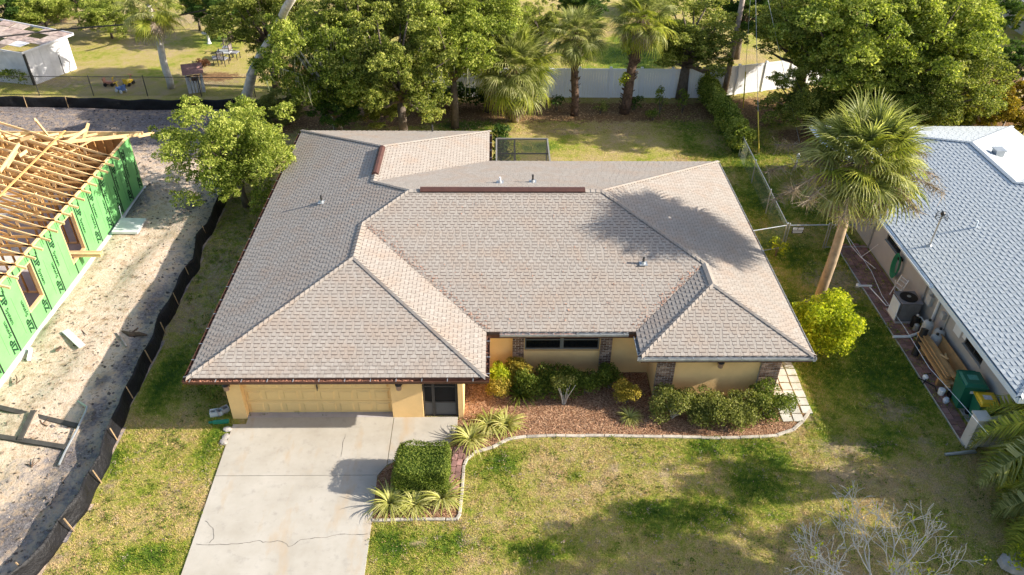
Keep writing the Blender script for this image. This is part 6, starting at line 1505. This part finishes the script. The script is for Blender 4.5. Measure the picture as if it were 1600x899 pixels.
def feather_palm(base, top, n, label, s=1.0, seed=1, els=(30, -20), trad=.16):
    rnd = random.Random(seed); base = Vector(base); T = Vector(top) - base; e_ = empty('feather_palm', base, label, 'palm'); mb = MB(); mb.tube([(0, 0, 0), T * .5, T], [trad * 1.2, trad, trad * .8], 10); mb.build('trunk', M['bark_pale'], e_, smooth=True)
    for i in range(n):
        t = (i + .5) / n; el = R(els[0] + (els[1] - els[0]) * t); az = i * 2.39996 + seed; o = bpy.data.objects.new('frond', rnd.choice(FE)); COL.objects.link(o); o.parent = e_
        o.matrix_basis = Matrix.Translation(T) @ Matrix.Rotation(az, 4, 'Z') @ Matrix.Rotation(-el + .35, 4, 'Y') @ Matrix.Rotation(rnd.uniform(-.3, .3), 4, 'X') @ Matrix.Scale(s * rnd.uniform(.85, 1.05), 4)
feather_palm((18.0, 15.8, 0), (17.7, 15.7, 2.0), 52, 'feathery palm spreading over the right edge by the ivory wall', 1.3, 2)
feather_palm((16.9, 13.6, 0), (16.7, 13.7, 1.4), 40, 'low feathery palm with golden tips in the lower right corner', 1.1, 4)
feather_palm((35.2, 59, 0), (35.2, 58.5, 4.0), 16, 'yellow green feather palm in the upper right corner', 1.2, 5)
feather_palm((36.5, 50.5, 0), (35.6, 50.2, 4.5), 14, 'feather palm with a thin leaning trunk at the right edge', 1.1, 6, trad=.08)

# ---- bare tree bottom right
bt_ = empty('bare_tree', (9.6, 11.0, 0), 'leafless pale tree with tangled branches in the lower right', 'tree')
rnd = random.Random(21); mbt = MB(); mbr = MB(); tips = []
def grow(p, d, L, r_, depth, mb):
    pts = [p]; rs = [r_]; n = 4; dd = d.copy()
    for i in range(n): 
        dd = (dd + Vector((rnd.gauss(0, .16), rnd.gauss(0, .16), rnd.gauss(0, .1) + .02))).normalized(); pts.append(pts[-1] + dd * (L / n)); rs.append(max(.007, r_ * (1 - .4 * (i + 1) / n)))
    mb.tube(pts, rs, 6 if depth < 2 else 4, cap=False)
    if depth >= 6: tips.append(pts[-1]); return
    k = 3 if depth < 3 else 2
    for j in range(k):
        a = rnd.uniform(0, 6.28); sp_ = rnd.uniform(.45, .85); o_ = dd.orthogonal().normalized(); o_ = (Matrix.Rotation(a, 3, dd) @ o_)
        nd = (dd + o_ * sp_ + Vector((0, 0, .05))).normalized(); grow(pts[-1] if j or depth else pts[-2], nd, L * rnd.uniform(.62, .82), rs[-1] * .8, depth + 1, mbr)
grow(Vector((0, 0, 0)), Vector((-.05, .12, 1)).normalized(), .7, .10, 0, mbt)
for az in (2.6, 1.6, .6, 3.6, 2.1, 1.1): grow(Vector((0, .1, .8)), Vector((math.cos(az), math.sin(az) * .8, .5)).normalized(), .95, .055, 1, mbr)
mbt.build('trunk', M['bare'], bt_, smooth=True); mbr.build('branches', M['bare'], bt_, smooth=True)
V, Fq, T_ = cloud([(t.x, t.y, t.z, .12, .12, .10, 0) for t in rnd.sample(tips, min(len(tips), 46))], 900, .04); link('leaf_tufts', npmesh('leaf_tufts', V, Fq, M['leaf_yellow'], T_), bt_)['kind'] = 'stuff'
p_ = G(1597, 895); shrub('leafy_bush', (p_.x + .1, p_.y, 0), 'bright green shrub in the bottom right corner', rclumps(8, .5, .4, .3, .8, .18, .28, 101), 'leaf_yellow', .045, 1600)

# ================================================================ FENCES AND BACK YARDS
def vinyl_fence(pts, label, ht=1.83, off=0):
    f = empty('white_fence', (0, 0, 0), label, 'fence')
    pm = MB(); pm.box(-.065, -.065, -.05, .065, .065, ht + .06); pm.box(-.08, -.08, ht + .06, .08, .08, ht + .085); pm.add([(-.08, -.08, ht + .086), (.08, -.08, ht + .086), (.08, .08, ht + .086), (-.08, .08, ht + .086), (0, 0, ht + .13)], [(0, 1, 4), (1, 2, 4), (2, 3, 4), (3, 0, 4)]); pme = pm.mesh('fence_post', M['vinyl'])
    meshes = {}
    for a, b in zip(pts[:-1], pts[1:]):
        a = Vector((*a, 0)); b = Vector((*b, 0)); d = b - a; L = d.length; az = math.atan2(d.y, d.x)
        link('fence_post', pme, f, a, (0, 0, az)); key = round(L, 2)
        if key not in meshes:
            m1 = MB(); n = int((L - .13) / .152); w_ = (L - .13) / n
            m1.box(-(L - .13) / 2, -.02, .02, (L - .13) / 2, .02, .16); m0 = MB(); m0.box(-(L - .13) / 2, -.025, ht - .13, (L - .13) / 2, .025, ht)
            m2 = MB(); m2.box(-w_ / 2 + .005, -.012, .16, w_ / 2 - .005, .012, ht - .13); meshes[key] = (m1.mesh('bottom_rail', M['vinyl']), m2.mesh('fence_board', M['vinyl']), n, w_, m0.mesh('top_rail', M['vinyl']))
        m1, m2, n, w_, m0 = meshes[key]; c = (a + b) / 2; r_ = link('fence_panel', m1, f, c, (0, 0, az)); link('top_rail', m0, r_)
        for i in range(n): link('fence_board', m2, r_, (-(L - .13) / 2 + w_ * (i + .5), 0, 0))
    link('fence_post', pme, f, Vector((*pts[-1], 0)), (0, 0, az))
x_ = [12.4 - 1.86 * i for i in range(11)]
vinyl_fence([(x, 45.75) for x in reversed(x_)], 'straight white vinyl privacy fence behind the palms')
vinyl_fence([(12.9, 45.8 + .0), (14.7, 46.35), (16.5, 46.9), (18.3, 47.45), (20.1, 48.0), (21.9, 48.55), (23.7, 49.1), (25.5, 49.65)], 'slanting white vinyl fence right of the hedge end')
mb = MB(); mb.box(12.58, 45.66, 0, 12.72, 45.80, 2.0); o = mb.build('fence_end_post', M['dark_metal']); tag(o, 'dark post where the two white fences meet', 'post')

# chain link
def chain(name, pts, ht, label, mat_f, mat_w, post_every=2.4, cell=.10, cat='fence', rails=True, wire=.0028, bottom=False):
    f = empty(name, (0, 0, 0), label, cat)
    pm = MB(); pm.tube([(0, 0, -.05), (0, 0, ht + .06)], .028, 7); pm.lathe((0, 0, ht + .06), [(.034, 0), (.034, .02), (.015, .05)], 7); pme = pm.mesh('fence_post', mat_f)
    tr = MB()
    for a, b in zip(pts[:-1], pts[1:]):
        a = Vector((*a, 0)); b = Vector((*b, 0)); d = b - a; L = d.length; dn = d.normalized(); k = max(1, round(L / post_every))
        for i in range(k): link('fence_post', pme, f, a + d * (i / k))
        tr.tube([a + Vector((0, 0, ht)), b + Vector((0, 0, ht))], .021, 6)
        if bottom: tr.tube([a + Vector((0, 0, .06)), b + Vector((0, 0, .06))], .018, 6)
        # woven wire: two families of diagonals as thin prisms
        n = int(L / cell); V = []; Fq = []
        side = Vector((-dn.y, dn.x, 0)) * wire; m = int(ht / cell)
        for s in (1, -1):
            for i in range(-m, n + m):
                x0 = i * cell; x1 = x0 + s * ht; lo, hi = 0.0, ht
                A = [x0, .03]; B = [x1, ht]
                def clipx(P, Q, xl, right):
                    if (P[0] > xl) != right: return P
                    t = (xl - P[0]) / (Q[0] - P[0]); return [xl, P[1] + (Q[1] - P[1]) * t]
                if max(A[0], B[0]) <= 0 or min(A[0], B[0]) >= L: continue
                if A[0] < 0: A = clipx(A, B, 0, False)
                if B[0] < 0: B = clipx(B, A, 0, False)
                if A[0] > L: A = clipx(A, B, L, True)
                if B[0] > L: B = clipx(B, A, L, True)
                pa = a + dn * A[0] + Vector((0, 0, A[1])); pb = a + dn * B[0] + Vector((0, 0, B[1])); q = Vector((0, 0, wire)); j = len(V)
                V += [pa + side, pa - side * .5 + q, pa - side * .5 - q, pb + side, pb - side * .5 + q, pb - side * .5 - q]; Fq += [(j, j + 1, j + 4, j + 3), (j + 1, j + 2, j + 5, j + 4), (j + 2, j, j + 3, j + 5)]
        link('wire_mesh', npmesh('wire_mesh', np.array([tuple(v) for v in V]), np.array(Fq), mat_w), f)['kind'] = 'stuff'
    link('fence_post', pme, f, Vector((*pts[-1], 0)))
    tr.build('top_rail', mat_f, f)
    return f
chain('chain_link_fence', [(-46, 45.8), (-34.0, 45.8), (-14.6, 45.7)], 1.2, 'black chain link fence across the left back yard', M['dark_metal'], M['dark_metal'], 3.05, .11, wire=.0035)
gA = G(1222, 398); 
chain('chain_link_fence', [(12.85, 37.9), (12.55, 29.0)], 1.2, 'galvanised chain link fence running forward from the hedge', M['grey_metal'], M['wire_grey'], 3.0, .085, wire=.0016)
chain('chain_link_fence', [(10.55, 28.4), (12.5, 28.95)], 1.2, 'short galvanised fence piece meeting the right roof edge', M['grey_metal'], M['wire_grey'], 1.6, .085, wire=.0016, bottom=True)
chain('chain_link_gate', [(12.62, 28.95), (14.35, 28.98)], 1.2, 'chain link fence piece with a small sign beside the tall palm', M['grey_metal'], M['wire_grey'], 1.8, .085, wire=.0016)
chain('chain_link_gate', [(14.45, 28.98), (16.35, 29.0)], 1.2, 'chain link gate between the tall palm and the grey wall', M['grey_metal'], M['wire_grey'], 1.9, .085, wire=.0016, cat='gate', bottom=True)
sgn = empty('fence_sign', (13.0, 28.90, .98), 'small white notice hanging on the fence beside the tall palm', 'sign')
mb = MB(); mb.box(-.25, -.012, -.16, .25, .0, .16); mb.build('sign_board', M['dark_metal'], sgn); mb = MB()
for (a, b, c, d) in [(-.23, .02, -.03, .14), (.0, .02, .23, .14), (-.22, -.06, .22, -.01), (-.2, -.13, .2, -.09)]: mb.box(a, -.018, b, c, -.0125, d)
mb.build('sign_print', M['white_paint'], sgn)

# ---- utility pole with guys
up_ = empty('utility_pole', (13.94, 46.0, 0), 'grey wooden utility pole leaning beside the hedge end', 'pole')
mb = MB(); mb.tube([(0, 0, 0), (-.1, -.6, 4.5), (-.25, -1.3, 9.5)], [.17, .15, .12], 10); mb.build('pole_shaft', M['wood_grey'], up_, smooth=True)
V, Fq, T_ = cloud(rclumps(5, .15, .15, .4, 1.9, .12, .2, 120), 900, .07); link('ivy', npmesh('ivy', V, Fq, M['leaf_hedge'], T_), up_)
ptop = Vector((13.69, 44.7, 9.4))
for i, (u, v, lab) in enumerate([(1161, 172, 'yellow sleeved guy wire nearest the utility pole'), (1186, 242, 'yellow sleeved guy wire standing on the grass'), (1249, 221, 'thin guy wire anchored behind the tall palm')]):
    g0 = G(u, v); e_ = empty('guy_wire', g0, lab, 'guy wire', 'guy wires of the utility pole'); d = (Vector((13.69 + (i * .0), 44.7, 9.4)) - g0); mb = MB(); mb.tube([(0, 0, 0), d], .012, 5); mb.build('wire', M['grey_metal'], e_)
    if i < 2: mb = MB(); mb.tube([d.normalized() * .1, d.normalized() * 2.3], .035, 6); mb.build('yellow_sleeve', M['guard'], e_)
# overhead dark cable in the far left yard
mb = MB(); c0 = G(-20, 60, 3.2); c1 = G(110, 45, 3.2); c2 = G(215, 37, 3.2); c3 = G(330, 14, 4.4); c4 = G(420, -6, 5.4); mb.tube([c0, c1, c2, c3, c4], .05, 5); o = mb.build('overhead_cable', M['dark_metal']); tag(o, 'dark overhead cable crossing the far left yard', 'cable')
mb = MB(); mb.tube([G(223, 57), G(213, 35, 2.1)], .07, 7); o = mb.build('leaning_post', M['wood_dark']); tag(o, 'dark leaning post beside the far palm', 'post')
for i, (pts, lab) in enumerate([(((1540, 225, 0), (1596, 120, 4.0)), 'thin pale leaning pole behind the blue roof')]):
    mb = MB(); mb.tube([G(1566, 200), G(1600, 120, 2.2)], .05, 6); o = mb.build('leaning_pole', M['wood_grey']); tag(o, lab, 'pole')
mb = MB(); p_ = G(1243, 262); mb.lathe((0, 0, 0), [(.05, 0), (.04, .5), (.1, .55), (.1, .7), (.03, .8)], 8); o = mb.build('yard_lamp', M['white_paint']); o.location = p_; tag(o, 'small white garden post standing left of the tall palm', 'post')

# ---- shed
sh = empty('garden_shed', (0, 0, 0), 'white shed with a broken weathered roof at the left edge', 'shed')
a = (-28.15, 47.3); b = (-26.95, 49.9)   # right wall from front corner to back corner
# front face runs from the left out of frame to corner a ; side face from a to b
sx0, sy0 = -28.6, 47.4; sx1, sy1 = -27.2, 50.2; lx, ly = -35.0, 49.2
def panel_wall(p, q, z0, z1, name, mat):
    p = Vector((*p, 0)); q = Vector((*q, 0)); L = (q - p).length; n = max(1, int(L / .45)); d = (q - p) / n; az = math.atan2(d.y, d.x)
    m1 = MB(); m1.box(.004, -.02, z0, d.length - .004, .02, z1); me = m1.mesh(name, mat)
    for i in range(n): link(name, me, sh, p + d * i, (0, 0, az))
panel_wall((sx0, sy0), (sx1, sy1), 0, 2.05, 'wall_panel', M['shed_metal']); panel_wall((lx, ly - .3), (sx0 - .02, sy0), 0, 2.0, 'wall_panel', M['shed_metal'])
mb = MB(); mb.box(sx0 - .06, sy0 - .06, 0, sx0 + .06, sy0 + .04, 2.0); mb.build('corner_trim', M['dark_metal'], sh)
rf0 = [Vector((-28.55, 47.1, 2.1)), Vector((-26.9, 50.5, 2.15)), Vector((-35.5, 52.6, 3.0)), Vector((-35.5, 49.0, 2.5))]
rnd = random.Random(31)
nrow = 9
for i in range(nrow):
    for j in range(5):
        if rnd.random() < .14: continue
        def Q(s, t): 
            A = rf0[0].lerp(rf0[3], s); B = rf0[1].lerp(rf0[2], s); return A.lerp(B, t)
        s0, s1, t0, t1 = i / nrow + .004, (i + 1) / nrow - .004, j / 5 + .003, (j + 1) / 5 - .003
        vs = [Q(s0, t0), Q(s1, t0), Q(s1, t1), Q(s0, t1)]; j_ = rnd.uniform(0, .05); vs = [v + Vector((0, 0, j_)) for v in vs]
        mb = MB(); mb.add(vs + [v - Vector((0, 0, .03)) for v in vs], [(0, 1, 2, 3), (7, 6, 5, 4), (0, 4, 5, 1), (1, 5, 6, 2), (2, 6, 7, 3), (3, 7, 4, 0)]); mb.build('roof_board', rnd.choice([M['rust'], M['wood_grey'], M['rust'], M['shed_metal'], M['bark']]), sh)
mb = MB(); mb.bar(rf0[0] + Vector((.02, -.02, 0)), rf0[1] + Vector((.02, 0, 0)), .05, .12); mb.bar(rf0[1] + Vector((0, .02, .03)), rf0[2], .06, .12); mb.bar(rf0[0], rf0[3], .05, .1); mb.build('roof_trim', M['shed_metal'], sh)
mb = MB(); mb.box(-34.8, 49.3, 0, -27.6, 50.0, 1.2); mb.build('shed_floor', M['wood_dark'], sh)

# ---- wishing well
ww = empty('wishing_well', G(308, 142), 'little wooden wishing well with a reddish roof behind the black fence', 'wishing well', rz=.35); 
for s in (-1, 1):
    for t in (-1, 1): mb = MB(); mb.box(s * .45 - .04, t * .38 - .04, 0, s * .45 + .04, t * .38 + .04, 1.35); mb.build('post', M['shed_metal'], ww)
for s in (-1, 1):
    for i in range(5): mb = MB(); mb.box(-.42 + i * .18, s * .38 - .02, .02, -.42 + i * .18 + .13, s * .38 + .02, .75); mb.build('slat', M['shed_metal'], ww)
for s in (-1, 1):
    for i in range(4): mb = MB(); mb.box(s * .45 - .02, -.32 + i * .17, .02, s * .45 + .02, -.32 + i * .17 + .12, .75); mb.build('slat', M['shed_metal'], ww)
for s in (-1, 1):
    for i in range(4):
        t0 = i / 4; t1 = (i + 1) / 4; y0 = s * .6 * (1 - t0); y1 = s * .6 * (1 - t1); z0 = 1.25 + .45 * t0; z1 = 1.25 + .45 * t1
        mb = MB(); vs = [(-.6, y0, z0 + .03), (.6, y0, z0 + .03), (.6, y1, z1 + .02), (-.6, y1, z1 + .02)]; mb.add(vs + [(x, y, z - .03) for x, y, z in vs], [(0, 1, 2, 3), (7, 6, 5, 4), (0, 4, 5, 1), (1, 5, 6, 2), (2, 6, 7, 3), (3, 7, 4, 0)]); mb.build('roof_board', M['roofred'] if 'roofred' in M else M.setdefault('roofred', plain('well_roof', (.30, .16, .14), .85, .25, 4, .1)), ww)
mb = MB(); mb.tube([(-.5, 0, .95), (.5, 0, .95)], .04, 7); mb.lathe((0, 0, .55), [(.14, 0), (.18, .25)], 9); mb.build('windlass', M['bark_boot'], ww)
# ---- table and chairs
def lawn_chair(loc, rz, label):
    c = empty('garden_chair', loc, label, 'chair', 'chairs around the garden table', rz)
    for sx in (-.24, .24):
        for sy in (-.24, .24): mb = MB(); mb.box(sx - .02, sy - .02, 0, sx + .02, sy + .02, .42 if sy < 0 else 1.0); mb.build('leg', M['dark_metal'], c)
    mb = MB(); mb.box(-.26, -.26, .42, .26, .26, .47); mb.build('seat', plain('chair_seat', (.22, .22, .24), .8, .1, 4, 0), c)
    for i in range(5): mb = MB(); mb.box(-.22 + i * .1, .235, .47, -.22 + i * .1 + .04, .25, .96); mb.build('slat', M['wood_grey'], c)
    mb = MB(); mb.box(-.26, .225, .96, .26, .26, 1.0); mb.build('top_rail', M['dark_metal'], c)
    for sx in (-.26, .26): mb = MB(); mb.box(sx - .025, -.25, .64, sx + .025, .25, .67); mb.build('armrest', M['dark_metal'], c)
tb_ = G(352, 93); T_c = empty('garden_table', tb_, 'low dark garden table with a pale top in the far yard', 'table')
for sx in (-.4, .4):
    for sy in (-.3, .3): mb = MB(); mb.box(sx - .03, sy - .03, 0, sx + .03, sy + .03, .5); mb.build('leg', M['dark_metal'], T_c)
mb = MB(); mb.box(-.48, -.38, .5, .48, .38, .55); mb.build('tabletop', M['tank'], T_c)
lawn_chair(G(340, 100), -1.2, 'dark garden chair left of the low table'); lawn_chair(G(356, 84), 0.05, 'tall backed garden chair behind the low table'); lawn_chair(G(368, 92), 1.4, 'dark garden chair right of the low table'); lawn_chair(G(350, 102), 2.9, 'garden chair in front of the low table')
# bird bath
bb = empty('bird_bath', G(327, 68), 'white pedestal bird bath on the far lawn', 'bird bath'); mb = MB(); mb.lathe((0, 0, 0), [(.16, 0), (.10, .1), (.07, .45), (.09, .6)], 12); mb.build('pedestal', M['white_paint'], bb); mb = MB(); mb.lathe((0, 0, .6), [(.1, 0), (.36, .12), (.38, .17), (.3, .13), (.05, .08)], 14); mb.build('basin', M['pad'], bb)
# ---- dark dog by far palm (one continuous skin)
dg = G(236, 57)
me = bpy.data.meshes.new('dog'); 
J = [((0, 0, .42), .13), ((.28, 0, .44), .15), ((-.28, 0, .42), .12), ((.45, 0, .62), .08), ((.56, 0, .72), .085), ((.72, 0, .68), .045), ((.30, .09, .22), .045), ((.32, .09, .02), .035), ((.30, -.09, .22), .045), ((.32, -.09, .02), .035), ((-.32, .09, .26), .06), ((-.40, .09, .15), .035), ((-.36, .09, .02), .03), ((-.32, -.09, .26), .06), ((-.40, -.09, .15), .035), ((-.36, -.09, .02), .03), ((-.50, 0, .50), .03), ((-.68, 0, .58), .02), ((.54, .06, .82), .02), ((.54, -.06, .82), .02)]
E_ = [(0, 1), (0, 2), (1, 3), (3, 4), (4, 5), (1, 6), (6, 7), (1, 8), (8, 9), (2, 10), (10, 11), (11, 12), (2, 13), (13, 14), (14, 15), (2, 16), (16, 17), (4, 18), (4, 19)]
me.from_pydata([j[0] for j in J], E_, []); do = link('black_dog', me, None, dg, (0, 0, math.pi - .3)); md = do.modifiers.new('skin', 'SKIN'); do.modifiers.new('sub', 'SUBSURF').levels = 1
do.modifiers['sub'].render_levels = 1
for v, (p, r_) in zip(me.skin_vertices[0].data, J): v.radius = (r_, r_)
me.skin_vertices[0].data[0].use_root = True
me.materials.append(M['black']); tag(do, 'black dog standing beside the far palm trunk', 'dog')
# ---- toys
for i, (u, v, m, lab) in enumerate([(172, 134, 'red_plastic', 'small red ride on toy left of the yellow one'), (202, 133, 'yellow_plastic', 'yellow plastic ride on toy behind the black fence'), (190, 144, 'blue_plastic', 'blue plastic ride on toy nearest the black fence')]):
    e_ = empty('ride_on_toy', G(u, v), lab, 'toy', 'toys behind the black fence', i * 1.3)
    mb = MB(); mb.cbox((0, 0, .22), .6, .26, .14); mb.cbox((-.28, 0, .36), .06, .3, .26, ry=-.2); mb.build('toy_body', M[m], e_)
    mb = MB(); mb.bar((.22, 0, .28), (.32, 0, .55), .05, .05); mb.bar((.32, -.18, .55), (.32, .18, .55), .04, .04); mb.build('handlebar', M['yellow_plastic' if i != 1 else 'red_plastic'], e_)
    for sx in (-.2, .22):
        for sy in (-.17, .17): mb = MB(); mb.lathe((0, 0, 0), [(.11, -.03), (.11, .03)], 10, M=Matrix.Rotation(math.pi / 2, 4, 'X')); w_ = mb.build('wheel', M['white_paint' if i == 2 else 'black'], e_); w_.location = (sx, sy, .11)
# neighbouring roof glimpsed top right
fr_ = empty('far_house', (0, 0, 0), 'pale house glimpsed between the palms at the right edge', 'house')
mb = MB(); mb.box(39, 55.0, 0, 52, 62, 2.4); mb.build('wall', M['neighbor_wall'], fr_); mb = MB(); mb.add([(38.2, 54.3, 2.4), (53, 54.3, 2.4), (53, 62.6, 2.4), (38.2, 62.6, 2.4), (42.3, 58.4, 3.8), (50, 58.4, 3.8)], [(0, 1, 5, 4), (1, 2, 5), (2, 3, 4, 5), (3, 0, 4), (0, 3, 2, 1)]); mb.build('roof', M['sh_blue'], fr_)
